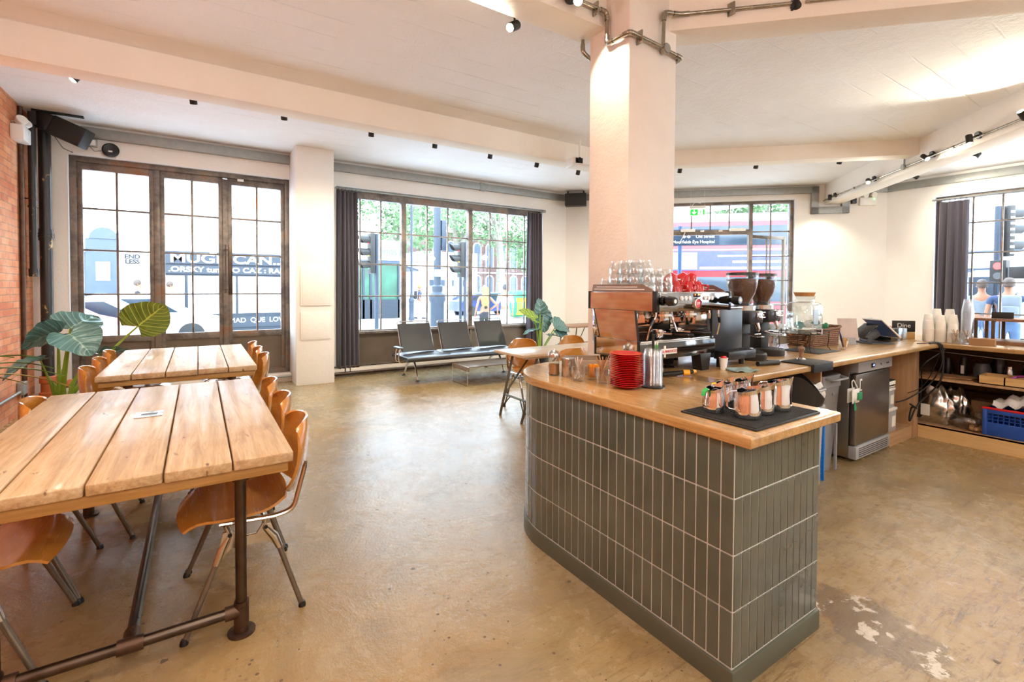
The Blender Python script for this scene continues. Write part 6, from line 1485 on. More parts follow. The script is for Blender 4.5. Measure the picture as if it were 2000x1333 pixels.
for s in (-1, 1): box(bm, s*0.13-0.005, s*0.13+0.005, -0.10, 0.10, 0, 0.085, bev=0.002); box(bm, -0.13, 0.13, s*0.10-0.005, s*0.10+0.005, 0, 0.085, bev=0.002)
make('tray_body', bm, m_wood('greyed_wood', hexc('#9a8068'), hexc('#806850'), hexc('#b49a80'), 'X', 1, 0.6), parent=t)
for k, (x, y) in enumerate(((2.0, 2.0), (2.06, 2.08))):
    pass
bm = NB(); sheet(bm, lambda u, v: (0.055*math.cos(2*PI*u)*math.sin(PI/2*v), 0.055*math.sin(2*PI*u)*math.sin(PI/2*v), 0.045*math.cos(PI/2*v)), 20, 6); make('folded_cloth', bm, M_WHITEC, loc=(2.02, 1.86, ZC+0.10-0.1+0.003), label='white cloth bundle behind the stack of red saucers', cat='cloth', sharp=80)
# bits below and in front of the machine
t = thing('paper_cup', 'small white paper cup with red stirrer top beside the machine foot', 'cup', (2.745, 1.775, ZC))
bm = NB(); lathe(bm, [(0, 0.002), (0.017, 0), (0.026, 0.072), (0.0275, 0.073), (0.0275, 0.076), (0.0245, 0.074), (0.016, 0.004), (0, 0.004)], 26); make('cup_body', bm, M_WHITE, parent=t)
bm = NB(); box(bm, -0.018, 0.018, -0.01, 0.01, 0.05, 0.086, bev=0.003); make('red_tag', bm, M_REDP, parent=t)
bm = NB(); sheet(bm, lambda u, v: ((u-.5)*0.16, (v-.5)*0.12, 0.012+0.008*math.sin(u*9)*math.cos(v*8)), 16, 14, 0.008); make('bar_cloth', bm, M_CLOTH, loc=(2.80, 1.69, ZC), rz=R(-20), label='folded grey-green cloth on the worktop edge', cat='cloth', sharp=80)
t = thing('cleaning_brush', 'black group-cleaning brush with a yellow tip under the machine', 'brush', (2.36, 1.78, ZC+0.018), R(-8))
bm = NB(); tube(bm, [(-0.16, 0, 0), (-0.04, 0, 0), (0.0, 0, 0.002), (0.07, 0, 0)], [0.013, 0.014, 0.012, 0.014], 10); make('handle', bm, M_BLACKG, parent=t)
bm = NB(); cyl(bm, (0.0, 0.0, 0), (0.03, -0.02, 0.0), 0.017, n=12); cyl(bm, (0.07, 0, 0), (0.098, 0, 0), 0.014, 0.009, n=12); make('yellow_tip', bm, M_YELLOW, parent=t)
bm = NB(); lathe(bm, [(0, 0), (0.055, 0), (0.06, 0.006), (0.055, 0.009), (0, 0.007)], 30); make('steel_dish', bm, M_CHROME, loc=(2.50, 2.02, ZC), label='flat steel dish lying under the espresso machine', cat='dish')

# ------------------------------------------------------------------ right counter: paper cups, glass case
def cupstack(base, n, cupmesh, kind, step, group, where):
    for k in range(n):
        o = dup(cupmesh); o.location = (base[0]+random.uniform(-.001, .001), base[1], ZC+0.001+k*step); o['group'] = group
        o['label'] = '%s, %s stack, %s from the bottom' % (kind, where, ordinal(k)) if k < n-1 else 'topmost %s of the %s stack' % (kind, where)
bm = NB(); lathe(bm, [(0.042, 0), (0.044, 0.0), (0.044, 0.004), (0.0415, 0.005), (0.031, 0.085), (0.0, 0.085)], 26); pc = make('paper_cup', bm, M_PAPER, loc=(6.06, 1.69, ZC+0.001), label='x', cat='cup')
YS = {'front left': (6.04, 1.70, 15), 'front middle': (6.06, 1.615, 15), 'front right': (6.06, 1.525, 12), 'middle left': (6.14, 1.735, 22), 'middle centre': (6.15, 1.645, 21), 'middle right': (6.15, 1.55, 22), 'rear left': (6.25, 1.70, 28), 'rear right': (6.25, 1.60, 28)}
for wn, (x, y, n) in YS.items(): cupstack((x, y), n, pc, 'upturned white paper cup', 0.0085, 'stacked paper cups at right', wn)
COL.objects.unlink(pc); bpy.data.objects.remove(pc)
bm = NB(); lathe(bm, [(0.046, 0), (0.048, 0.0), (0.048, 0.004), (0.0455, 0.005), (0.030, 0.12), (0.0, 0.12)], 26); pc = make('plastic_cup', bm, M_LID, loc=(0, 0, 0), label='x', cat='cup', sharp=70)
cupstack((6.20, 1.455), 27, pc, 'clear upturned plastic cup', 0.0115, 'tall stack of clear plastic cups', 'tall clear')
COL.objects.unlink(pc); bpy.data.objects.remove(pc)
for k, (x, y, lab) in enumerate(((6.03, 1.525-0.02, 'left'), (6.07, 1.45-0.01, 'right'))):
    tumbler((x-0.03, y-0.02, ZC+0.001), 'clear tumbler of wooden stirrers before the paper cups, %s one' % lab, inv=False, h=0.10, r0=0.032, r1=0.043)
    for q in range(7):
        a = 2*PI*q/7; bm = NB(); tube(bm, [(-0.018*math.cos(a), -0.018*math.sin(a), 0.015), (0.034*math.cos(a), 0.034*math.sin(a), 0.13)], 0.0035, 4, flat=0.4)
        make('wooden_stirrer', bm, M_STICK, loc=(x-0.03, y-0.02, ZC+0.001), label='%s stirrer clockwise in the %s glass before the paper cups' % (ordinal(q), lab), cat='stirrer', group='stirrers by the paper cups')
bm = NB()
for k in range(12): box(bm, -0.05, 0.05, -0.085, 0.085, k*0.005, k*0.005+0.0046)
make('napkin_stack', bm, M_CARD, loc=(6.03, 1.31, ZC+0.001), label='stack of small brown paper napkins in front of the glass case', cat='napkins', rz=R(6))
t = thing('display_case', 'glass display case with wooden top and dark frame on the right-hand worktop', 'display case', (6.42, 0.55, ZC))
bm = NB(); box(bm, -0.17, 0.22, -1.2, 0.88, 0.215, 0.24, bev=0.003); make('wooden_top', bm, M_WALNUT, parent=t)
bm = NB(); box(bm, -0.17, 0.22, -1.2, 0.88, 0.0, 0.03, bev=0.003); make('wooden_base', bm, M_WALNUT, parent=t)
for y in (0.86, 0.74, -0.2, -1.18):
    bm = NB(); box(bm, -0.165, -0.145, y-0.012, y+0.012, 0.03, 0.215); box(bm, 0.195, 0.215, y-0.012, y+0.012, 0.03, 0.215); make('post', bm, M_DKBOARD, parent=t)
bm = NB(); box(bm, -0.158, -0.155, -1.18, 0.86, 0.03, 0.215); box(bm, 0.205, 0.208, -1.18, 0.86, 0.03, 0.215); box(bm, -0.155, 0.205, 0.866, 0.869, 0.03, 0.215); make('glass_pane', bm, M_PANE, parent=t)
for y, lab in ((1.24, 'left'), (1.02, 'right')):
    bm = NB(); box(bm, -0.004, 0.004, -0.075, 0.075, 0, 0.06, bev=0.002); box(bm, -0.02, 0.02, -0.05, 0.05, 0, 0.004); make('slate_label', bm, M_NOTE, loc=(6.32, y, ZC+0.241), label='blank black slate price card on the wooden case top, %s one' % lab, cat='card')
# ------------------------------------------------------------------ ceiling spotlights
def spot(label, p, aim, lit=True, watt=25, r=0.033, l=0.10, group='ceiling spotlights', mount=(0, 0, 1), light=True, mlen=None, angle=120):
    """p: pivot of the lamp; aim: direction of the beam"""
    p = Vector(p); d = Vector(aim).normalized(); t = thing('spotlight', label, 'spotlight', p, group=group)
    mo = Vector(mount)
    if mlen is None: mlen = ZT-p.z
    bm = NB(); cyl(bm, mo*mlen, mo*(mlen-0.022), 0.042, n=20); cyl(bm, mo*(mlen-0.022), (0, 0, 0), 0.008, n=8); make('mount', bm, M_BLACKM, parent=t)
    bm = NB(); lathe(bm, [(0, -0.04), (r*0.9, -0.04), (r, -0.034), (r, l-0.04), (r*0.9, l-0.04), (r*0.86, l-0.052), (0, l-0.052)], 24, M=d.to_track_quat('Z', 'Y').to_matrix().to_4x4()); make('lamp_body', bm, M_BLACKM, parent=t)
    if lit:
        bm = NB(); lathe(bm, [(0, l-0.047), (r*0.82, l-0.047), (0, l-0.046)], 20, M=d.to_track_quat('Z', 'Y').to_matrix().to_4x4()); make('lens', bm, M_LENS, parent=t)
        if light: lamp_light(p+d*(l+0.01), d, watt, angle)
    return t
row = [(-0.90, 5.80), (-0.03, 5.81), (0.80, 5.80), (1.77, 5.84), (2.61, 5.85), (3.47, 5.88), (4.30, 5.9), (5.14, 5.92)]
for k, (x, y) in enumerate(row):
    spot('ceiling spotlight behind the left concrete beam, %s from the brick wall' % ordinal(k), (x, y, 3.335), (0.1 if k else -0.5, 0.45 if k else -0.25, -0.9), watt=30, group='spotlights behind the left beam')
for k, (x, y) in enumerate([(6.35, 4.9), (7.07, 4.08), (7.80, 3.25)]):
    spot('ceiling spotlight behind the right-hand concrete beam, %s from the column' % ordinal(k), (x, y, 3.33), (0.3, 0.4, -0.9), watt=30, group='spotlights behind the right beam')
spot('ceiling spotlight beyond the track beam, above the right wall trunking, left one', (9.75, 2.98, 3.30), (0.6, -0.5, -0.5), watt=25, group='spotlights by the right wall')
spot('ceiling spotlight beyond the track beam, nearer the right picture edge', (8.95, 2.05, 3.30), (-0.6, 0.3, -0.7), watt=25, group='spotlights by the right wall')
spot('ceiling spotlight with bright lens in front of the near beam, left of the column', (1.96, 2.98, 3.375), (-0.75, -0.30, -0.55), watt=30, r=0.034, l=0.115)
spot('spotlight clipped to the conduit left of the column at the top picture edge', (2.08, 2.40, 3.335), (-0.5, -0.35, -0.8), watt=14, mount=(0.1, 1, 0.5), mlen=0.11, group='spotlights on the near conduit')
lamp_light((2.25, 2.44, 3.30), (0.55, 0.15, -1.0), 16, 70, 0.03)
spot('large spotlight on the conduit along the right-hand near beam, lens turned right', (3.47, 1.74, 3.40), (0.80, 0.1, -0.14), watt=22, mount=(-0.5, 0.45, 0), mlen=0.06, r=0.036, l=0.14, group='spotlights on the near conduit', angle=150)
# conduit and spots on the long diagonal beam; beam near face runs along x - y = 5.69
def bm_pt(s, z, off=0.0): x, y = along(5.69-off*1.414, s); return (x, y, z)
tr = [(13.95, (0.1, 0.1, -1), 'nearest the splayed wall, pointing down'), (12.05, (-0.7, -0.3, -0.55), 'second from the splayed wall, tilted left'), (10.09, (-0.35, -0.55, -0.5), 'in the middle, shining straight at the room'), (8.98, (-0.15, -0.15, -1), 'fourth from the splayed wall, pointing down'), (7.95, (-0.62, 0.25, 0.62), 'at the right picture edge, aimed up at the ceiling')]
for k, (s, aim, lb) in enumerate(tr):
    spot('black spotlight on the diagonal beam, '+lb, bm_pt(s, 3.15, 0.12), aim, watt=(18, 18, 22, 18, 50)[k], mount=(0.7, -0.7, 0.35), mlen=0.10, r=0.031, l=0.10, group='spotlights on the diagonal beam')
for a, b, lb in ((13.9, 12.0, 'between the first and second spotlight'), (12.0, 10.1, 'between the second and third spotlight'), (10.1, 8.98, 'between the third and fourth spotlight'), (8.98, 6.2, 'towards the right picture edge'), (14.66, 13.9, 'short end piece at the splayed wall')):
    bm = NB(); tube(bm, [bm_pt(a, 3.165, 0.03), bm_pt(b, 3.165, 0.03)], 0.012, 10)
    m_ = (a+b)/2; q = Vector(bm_pt(m_, 3.165, 0.03)); cyl(bm, q-Vector((0.01, 0.01, 0)), q+Vector((0.01, 0.01, 0)), 0.019)
    make('conduit', bm, M_CONDUIT, label='steel conduit along the diagonal beam, '+lb, cat='conduit')
t = thing('conduit_box', 'round galvanised junction box with a riser on the diagonal beam', 'junction box', bm_pt(10.95, 3.17, 0.03))
bm = NB(); cyl(bm, (0, 0, 0), (-0.02, 0.02, 0), 0.04, n=20); make('box_body', bm, M_GALV, parent=t)
bm = NB(); tube(bm, [(0, 0, 0.03), (0, 0, 0.14)], 0.012); make('riser', bm, M_GALV, parent=t)
# conduit around the column head
def conduit(label, pts, rad=0.05, r=0.013, clips=()):
    t = thing('conduit', label, 'conduit', pts[0]); o = Vector(pts[0])
    bm = NB(); tube(bm, [p-o for p in arc(pts, rad, 5)], r, 12); make('tube', bm, M_CONDUIT, parent=t)
    for i in range(1, len(pts)-1):
        bm = NB()
        a, b, c = Vector(pts[i-1]), Vector(pts[i]), Vector(pts[i+1])
        tube(bm, [p-o for p in arc([b+(a-b).normalized()*0.06, b, b+(c-b).normalized()*0.06], rad, 5)], r*1.35, 12); make('elbow', bm, M_CONDUIT, parent=t)
    for p in clips:
        p = Vector(p); bm = NB(); box(bm, p.x-o.x-0.006, p.x-o.x+0.006, p.y-o.y-0.016, p.y-o.y+0.04, p.z-o.z-0.045, p.z-o.z+0.045, bev=0.004); make('clip', bm, M_CONDUIT, parent=t)
    return t
conduit('steel conduit wrapping round the left and front faces of the column head', [(2.0, 2.505, 3.395), (2.425, 2.505, 3.395), (2.425, 2.50, 3.17), (2.425, 2.285, 3.165), (2.77, 2.285, 3.15)], clips=[(2.33, 2.505, 3.395), (2.53, 2.285, 3.16)])
t = thing('conduit_box', 'round galvanised junction box on the front of the column head', 'junction box', (2.78, 2.30, 3.145))
bm = NB(); cyl(bm, (0, 0.0, 0), (0, -0.035, 0), 0.036, n=24); make('box_body', bm, M_CONDUIT, parent=t)
bm = NB(); cyl(bm, (0, -0.035, 0), (0, -0.039, 0), 0.032, n=24); make('cover', bm, M_GALV, parent=t)
conduit('short steel conduit elbow passing round the right edge of the column head', [(2.79, 2.285, 3.143), (2.965, 2.285, 3.13), (2.97, 2.36, 3.125)], rad=0.03)
conduit('steel conduit rising from the junction box and running along the right-hand near beam', [(2.765, 2.29, 3.17), (2.765, 2.285, 3.40), (2.90, 2.25, 3.41), (3.42, 1.745, 3.41)], rad=0.04, clips=[(3.14, 2.00, 3.41)])
conduit('steel conduit continuing right from the large spotlight at the top picture edge', [(3.48, 1.68, 3.41), (4.6, 0.56, 3.41)], r=0.010)
conduit('bent conduit behind the left edge of the column', [(2.43, 2.76, 3.36), (2.43, 2.76, 3.22), (2.50, 2.74, 3.17)], rad=0.06)
# fill spotlights added out of view to brighten the whole room
for k, (x, y) in enumerate(((0.2, 1.2), (-0.4, -1.6), (2.6, -1.4), (5.3, -2.6), (6.3, 0.6))):
    z = 3.62 if (y < 2.4 and x+y < 5.0) else ZT
    spot('added fill spotlight on the ceiling, out of view, number %s from the brick wall' % ordinal(k), (x, y, z-0.12), (0.05, 0.0, -1), watt=42, group='added fill spotlights', mlen=0.12, angle=165)

# ------------------------------------------------------------------ brick corner: soil pipes, speaker, emergency light
t = thing('soil_pipe', 'black cast-iron soil pipe with flaking paint in the brick corner, socketed into orange clay', 'pipe', (-1.52, 7.86, 0))
bm = NB(); cyl(bm, (0, 0, 0.34), (0, 0, 3.46), 0.058, n=24)
for z in (2.05, 2.02): cyl(bm, (0, 0, z), (0, 0, z+0.02), 0.075, n=24)
cyl(bm, (0, 0, 1.98), (0, 0, 2.12), 0.066, n=24)
def m_flake():
    d = Nd('flaking_black_paint'); v = d.coord((1, 1, 0.5)); n = d.noise(v, 9, 6, 0.7)
    d.set(Base_Color=d.ramp(n, [(0.60, hexc('#2a2624')), (0.66, hexc('#c8a46c'))]), Roughness=0.35); return d.m
M_FLAKE = m_flake()
make('pipe_body', bm, M_FLAKE, parent=t)
bm = NB(); lathe(bm, [(0.065, 0), (0.078, 0), (0.078, 0.12), (0.085, 0.14), (0.085, 0.16), (0.068, 0.17), (0.068, 0.27), (0.082, 0.28), (0.082, 0.35), (0.074, 0.36), (0.055, 0.36)], 28)
cyl(bm, (0.05, 0.0, 0.22), (0.20, 0.03, 0.24), 0.045, n=20); cyl(bm, (0.17, 0.025, 0.235), (0.22, 0.033, 0.24), 0.054, n=20); make('clay_socket', bm, M_TERRA, parent=t)
t = thing('waste_pipe', 'slimmer black pipe in front of the soil pipe, ending halfway up the brick corner', 'pipe', (-1.60, 7.72, 1.55))
bm = NB(); cyl(bm, (0, 0, 0.06), (0, 0, 1.90), 0.036, n=20); cyl(bm, (0, 0, 0), (0, 0, 0.09), 0.046, n=20); cyl(bm, (0, 0, 0.80), (0, 0, 0.82), 0.044, n=20); make('pipe_body', bm, M_FLAKE, parent=t)
bm = NB(); tube(bm, [(0, 0, 0.9), (-0.07, 0.0, 0.9)], 0.008); cyl(bm, (0, 0, 0.895), (0, 0, 0.905), 0.045); make('bracket', bm, M_FLANGE, parent=t)
bm = NB(); cyl(bm, (-1.655, 7.55, 0.1), (-1.655, 7.55, 3.45), 0.022, n=14); make('riser_pipe', bm, M_FLANGE, label='thin brown riser pipe on the brick wall left of the black pipes', cat='pipe')
t = thing('wall_speaker', 'black loudspeaker tilted down from a bracket in the top left corner', 'speaker', (-1.30, 7.72, 3.30))
Ms = T(0, 0, 0, rz=R(-18), ry=R(24))
bm = NB(); box(bm, -0.10, 0.25, -0.13, 0.06, -0.13, 0.10, M=Ms, bev=0.015); make('grille_front', bm, M_BLACKM, parent=t)
bm = NB(); box(bm, -0.27, -0.10, -0.12, 0.06, -0.12, 0.09, M=Ms, bev=0.03); make('cabinet', bm, M_BLACK, parent=t)
bm = NB(); box(bm, -0.29, -0.25, -0.05, 0.02, 0.0, 0.18); box(bm, -0.29, 0.16, -0.05, 0.02, 0.165, 0.18); make('bracket', bm, M_BLACKM, parent=t)
bm = NB(); tube(bm, [(-0.10, -0.05, -0.10), (-0.05, 0.1, -0.20), (0.02, 0.2, -0.22), (0.0, 0.28, -0.19)], 0.004, 6); make('lead', bm, M_CABLE, parent=t)
t = thing('emergency_light', 'white emergency light box with two lamps on the brick wall beside the black pipes', 'emergency light', (-1.62, 7.42, 3.03))
bm = NB(); box(bm, -0.06, 0.05, -0.14, 0.14, 0, 0.16, bev=0.01); make('housing', bm, M_WHITE, parent=t)
for y in (-0.07, 0.08):
    bm = NB(); lathe(bm, [(0, -0.03), (0.04, -0.03), (0.055, 0.03), (0.05, 0.04), (0, 0.04)], 20, M=T(0.01, y, 0.21, ry=R(60), rz=R(-50))); make('lamp_head', bm, M_WHITE, parent=t)
    bm = NB(); tube(bm, [(-0.03, y, 0.15), (-0.06, y, 0.20), (-0.01, y, 0.21)], 0.004, 6); make('wire', bm, M_WHITE, parent=t)
t = thing('wall_socket', 'steel double socket high on the wall beside the loudspeaker', 'socket', (-1.16, 8.045, 3.205))
bm = NB(); box(bm, -0.10, 0.10, -0.035, 0.0, 0, 0.10, bev=0.005); make('back_box', bm, M_GALV, parent=t)
bm = NB(); box(bm, -0.075, 0.085, -0.040, -0.034, 0.015, 0.085, bev=0.003); make('socket_plate', bm, M_WHITE, parent=t)
t = thing('hub_speaker', 'round black device on the wall above the French window', 'speaker', (-0.93, 8.04, 3.19))
bm = NB(); lathe(bm, [(0, 0.0), (0.085, 0.0), (0.09, 0.02), (0.07, 0.045), (0.03, 0.04), (0, 0.04)], 30, M=T(rx=R(90))); make('disc', bm, M_BLACK, parent=t)
bm = NB(); box(bm, -0.02, 0.02, -0.05, -0.038, -0.03, -0.012); make('sticker', bm, M_WHITE, parent=t)
bm = NB(); tube(bm, [(-0.09, -0.01, -0.02), (-0.16, -0.02, -0.04), (-0.22, -0.03, 0.03), (-0.22, -0.04, 0.06)], 0.004, 6); make('lead', bm, M_CABLE, parent=t)
t = thing('corner_speaker', 'small black speaker under the trunking just left of the column', 'speaker', (6.62, 7.70, 3.16), R(-45))
bm = NB(); box(bm, -0.22, 0.22, -0.12, 0.10, 0, 0.25, bev=0.015); make('cabinet', bm, M_BLACKM, parent=t)
for x in (-0.165, 0.165):
    bm = NB(); box(bm, x-0.015, x+0.015, -0.03, 0.03, 0.25, 0.31); make('bracket', bm, M_BLACK, parent=t)
t = thing('projector', 'white ceiling projector peeking out left of the column under the beam', 'projector', (4.38, 5.02, 3.10), R(-15))
bm = NB(); box(bm, -0.16, 0.16, -0.13, 0.13, 0, 0.11, bev=0.02, seg=3); make('casing', bm, M_WHITE, parent=t)
bm = NB(); cyl(bm, (-0.07, -0.13, 0.06), (-0.07, -0.15, 0.06), 0.035, n=20); box(bm, -0.125, -0.02, -0.134, -0.128, 0.02, 0.09); make('lens', bm, M_BLACKG, parent=t)
bm = NB(); cyl(bm, (0, 0, 0.11), (0, 0, 0.38), 0.015); make('drop_pole', bm, M_WHITE, parent=t)
t = thing('socket_conduit', 'steel conduit with grey socket boxes low on the brick wall', 'socket', (WX0+0.03, 7.3, 0.25))
bm = NB(); tube(bm, [(0, -1.25, 0.02), (0, 0.10, 0.02)], 0.014, 10); tube(bm, arc([(0, 0.10, 0.02), (0, 0.14, 0.02), (0, 0.14, -0.24)], 0.02), 0.012, 8); make('tube', bm, M_GALV, parent=t)
for b_ in ((-1.45, -1.22, -0.05, 0.09), (0.05, 0.20, -0.02, 0.12)):
    bm = NB(); box(bm, -0.028, 0.03, *b_, bev=0.005); make('socket_box', bm, M_GALV, parent=t)
bm = NB(); box(bm, 0.03, 0.035, -1.42, -1.25, -0.03, 0.07, bev=0.002); make('socket_plate', bm, M_WHITE, parent=t)
t = thing('wall_socket', 'steel double socket low on the splayed wall between curtain and column', 'socket', MD @ Vector((-0.0+0.10, -0.0, 0.22)), R(-45))
bm = NB(); box(bm, -0.14, 0.12, -0.03, 0, 0, 0.10, bev=0.004); make('back_box', bm, M_GALV, parent=t)
for x in (-0.09, 0.02):
    bm = NB(); box(bm, x-0.03, x+0.045, -0.035, -0.029, 0.02, 0.08, bev=0.002); make('socket_plate', bm, M_WHITE, parent=t)
t = thing('exit_sign', 'hanging green and white illuminated exit sign with a down arrow above the doorway', 'exit sign', MD @ Vector((2.62, -0.38, 2.88)), R(-45))
bm = NB(); box(bm, -0.15, 0.15, -0.025, 0.025, 0.145, 0.195, bev=0.005); make('lamp_housing', bm, M_WHITE, parent=t)
bm = NB(); box(bm, -0.145, 0.145, -0.004, 0.004, 0, 0.145); pn = make('panel', bm, M_EXITW, parent=t)
bm = NB(); box(bm, -0.135, 0.005, -0.006, -0.004, 0.012, 0.128); box(bm, 0.10, 0.128, -0.006, -0.004, 0.02, 0.125); make('green_field', bm, M_EXIT, parent=pn)
bm = NB(); Ma = Matrix(((1, 0, 0, 0), (0, 0, 1, -0.0085), (0, 1, 0, 0), (0, 0, 0, 1)))
prism(bm, [(-0.065, 0.025), (-0.022, 0.068), (-0.037, 0.080), (-0.055, 0.062), (-0.055, 0.115), (-0.075, 0.115), (-0.075, 0.062), (-0.093, 0.080), (-0.108, 0.068)], 0, 0.002, M=Ma); make('arrow', bm, M_EXITW, parent=pn)
bm = NB(); cyl(bm, (0.062, -0.007, 0.108), (0.062, -0.005, 0.108), 0.009, n=12)
for a, b in (((0.058, 0.095), (0.050, 0.065)), ((0.050, 0.068), (0.070, 0.045)), ((0.050, 0.065), (0.030, 0.055)), ((0.070, 0.045), (0.066, 0.025)), ((0.058, 0.092), (0.078, 0.080)), ((0.056, 0.090), (0.038, 0.080))): tube(bm, [(a[0], -0.006, a[1]), (b[0], -0.006, b[1])], 0.0045, 6)
make('running_figure', bm, M_EXIT, parent=pn)
bm = NB()
for x in (-0.13, 0.13): tube(bm, [(x, 0, 0.19), (x, 0, 0.60)], 0.0018, 5)
tube(bm, [(-0.11, 0, 0.19), (-0.05, 0.02, 0.27), (0.06, 0.02, 0.25)], 0.006, 6); make('hanging_wire', bm, M_WHITE, parent=t)
t = thing('emergency_light', 'white twin-lamp emergency light with a green diode near the end of the diagonal beam', 'emergency light', MD @ Vector((5.74, 0.0, 3.05)), R(-45))
bm = NB(); box(bm, -0.14, 0.14, -0.06, 0, 0, 0.15, bev=0.008); make('housing', bm, M_WHITE, parent=t)
for x in (-0.07, 0.07):
    bm = NB(); cyl(bm, (x, -0.03, 0.20), (x+0.02, -0.09, 0.19), 0.045, 0.055, n=20); make('lamp_head', bm, M_WHITE, parent=t)
bm = NB(); cyl(bm, (0.10, -0.061, 0.115), (0.10, -0.064, 0.115), 0.009); make('diode', bm, M_LEDG, parent=t)
bm = NB(); box(bm, -0.04, 0.04, -0.07, 0, 0, 0.11, bev=0.008); make('security_camera', bm, M_BLACK, loc=MD @ Vector((5.50, 0, 3.09)), rz=R(-45), label='small black sensor box on the wall left of the emergency light', cat='sensor')
for k, (x, y, pw) in enumerate(((0.4, -1.4, 24), (3.9, -2.4, 16), (7.6, -0.9, 24), (-1.05, 2.2, 14), (8.9, 0.9, 12))):  # hanging globes added outside the view as general fill light
    t = thing('fill_globe', 'added globe fill lamp hung out of view, %s' % ['left of the camera', 'right of the camera', 'over the staff area', 'over the near left chairs', 'by the right-hand window'][k], 'fill lamp', (x, y, 2.55))
    bm = NB(); lathe(bm, [(0.13*math.sin(PI*i/12), -0.13*math.cos(PI*i/12)) for i in range(13)], 24); make('globe', bm, m_glass('fill_globe_glass', (1, 1, 1), 0.2, 0.1, 0.0) if k == 0 else bpy.data.materials['fill_globe_glass'], parent=t)
    bm = NB(); cyl(bm, (0, 0, 0.12), (0, 0, (3.62 if k in (0, 1) else ZT)-2.55), 0.006); make('cord', bm, M_CABLE, parent=t)
    l = bpy.data.lights.new('fill_globe_light', 'POINT'); l.energy = pw; l.color = (0.97, 0.98, 1.0); l.shadow_soft_size = 0.11
    o = bpy.data.objects.new('fill_globe_light', l); COL.objects.link(o); o.location = (x, y, 2.55)
# ------------------------------------------------------------------ street outside
G = -0.15
bm = NB(); box(bm, -40, 80, 8.43, 12.4, G-0.2, G-0.0); box(bm, 11.33, 16.0, -40, 8.43, G-0.2, G); make('pavement', bm, M_PAVE, kind='structure', recentre=False)
bm = NB(); box(bm, -60, 120, 12.4, 140, G-0.3, G-0.10); box(bm, 16.0, 120, -60, 12.4, G-0.3, G-0.10); make('road', bm, M_ROAD, kind='structure', recentre=False)
bm = NB(); box(bm, -40, 8.0, 17.2, 20.2, G-0.1, G); box(bm, 4.5, 60, 22.0, 90, G-0.12, G-0.02); make('pavement', bm, M_PAVE, kind='structure', recentre=False)
FY = 20.0
t = thing('brick_building', 'pale brick building with a graffitied dark shopfront across the street, seen through the French window', 'building', (0.0, FY, G))
def B(name, m, x0, x1, y0, y1, z0, z1, par=None, bev=0): 
    bm = NB(); box(bm, x0, x1, y0, y1, z0, z1, bev=bev); return make(name, bm, m, parent=par or t)
B('wall', M_FACADE, -1.75, 4.1, 0, 6, 3.3, 9.5); B('wall', M_STUCCO, -8.0, -1.75, 0.1, 6, 2.6, 9.5); B('wall', M_STUCCO, -1.75, 4.1, 0.05, 6, 0.0, 3.3)
B('ledge', M_SHOPW, -1.0, 4.1, -0.25, 0.05, 3.28, 3.40); B('ledge', M_STUCCO, -1.75, 4.1, -0.08, 0.05, 3.75, 3.95)
for x in (-1.2, 0.45, 2.15, 3.7):
    B('pier', M_STUCCO, x-0.28, x+0.28, -0.07, 0.02, 4.0, 9.5)
B('shopfront', M_SHOPDK, -1.02, 3.0, -0.10, 0.1, 0.0, 2.78); B('fascia', M_SHOPDK, -0.98, 2.95, -0.16, -0.05, 2.36, 2.74)
sf = B('sign_band', M_SHOPDK, -0.98, 2.95, -0.18, -0.05, 2.02, 2.30)
for a, b in ((-0.30, 1.12), (1.2, 2.6)): B('shutter', M_SHUT, a, b, -0.14, -0.05, 0.62, 1.95)
B('door_panel', M_SHUT, -0.92, -0.40, -0.13, -0.05, 0.1, 1.95); B('plinth', M_SHOPDK, -0.3, 2.95, -0.15, -0.05, 0.12, 0.5)
text('graffiti', 'MUGR CAN...', 0.44, M_WHITE, t, T(0.95, -0.17, 2.54) @ UP, sx=1.35, bold=0.008)
text('graffiti', '.ORSKY tuni CO CAZ : RAME', 0.24, M_WHITE, t, T(1.05, -0.19, 2.16) @ UP, sx=1.25, bold=0.006)
text('graffiti', 'CONWY.MAD  QUE  LOVES', 0.24, M_WHITE, t, T(1.4, -0.16, 0.36) @ UP, sx=1.0)
text('wall_lettering', 'END\nLESS', 0.19, M_BLACKC, t, T(-1.80, -0.07, 2.46) @ UP, sx=1.05, bold=0.008)
B('wall', M_STUCCO, -2.15, -1.05, -0.04, 0.12, 0.0, 2.72); B('wall', M_SLATE, -8.0, -2.15, -0.05, 0.12, 0.0, 2.72); B('door_surround', M_SLATE, -2.95, -2.15, -0.15, 0.0, 1.3, 3.1)
HA = Matrix(((1, 0, 0, -2.5), (0, 0, 1, -0.18), (0, 1, 0, 3.08), (0, 0, 0, 1)))
bm = NB(); prism(bm, [(0.36*math.cos(R(a)), 0.36*math.sin(R(a))) for a in range(0, 181, 15)], 0, 0.2, M=HA); make('arch', bm, M_SLATE, parent=t)
bm = NB(); prism(bm, [(0.46*math.cos(R(a)), 0.46*math.sin(R(a))) for a in range(0, 181, 15)], 0.02, 0.2, M=HA); make('arch_moulding', bm, M_SHOPW, parent=t)
B('panel', M_STUCCO, -2.70, -2.35, -0.17, -0.14, 1.75, 2.35); B('ledge', M_STUCCO, -3.7, -2.95, -0.2, 0.0, 2.65, 2.78); B('lantern', M_STUCCO, -2.74, -2.42, -0.30, -0.15, 0.95, 1.35)
B('shutter', M_SHUT, -3.45, -3.0, -0.12, 0.0, 0.3, 1.3)
bm = NB()
for k in range(16): box(bm, -3.45, -3.0, -0.13, -0.11, 0.32+k*0.062, 0.35+k*0.062)
make('shutter_slot', bm, M_NOTE, parent=t)
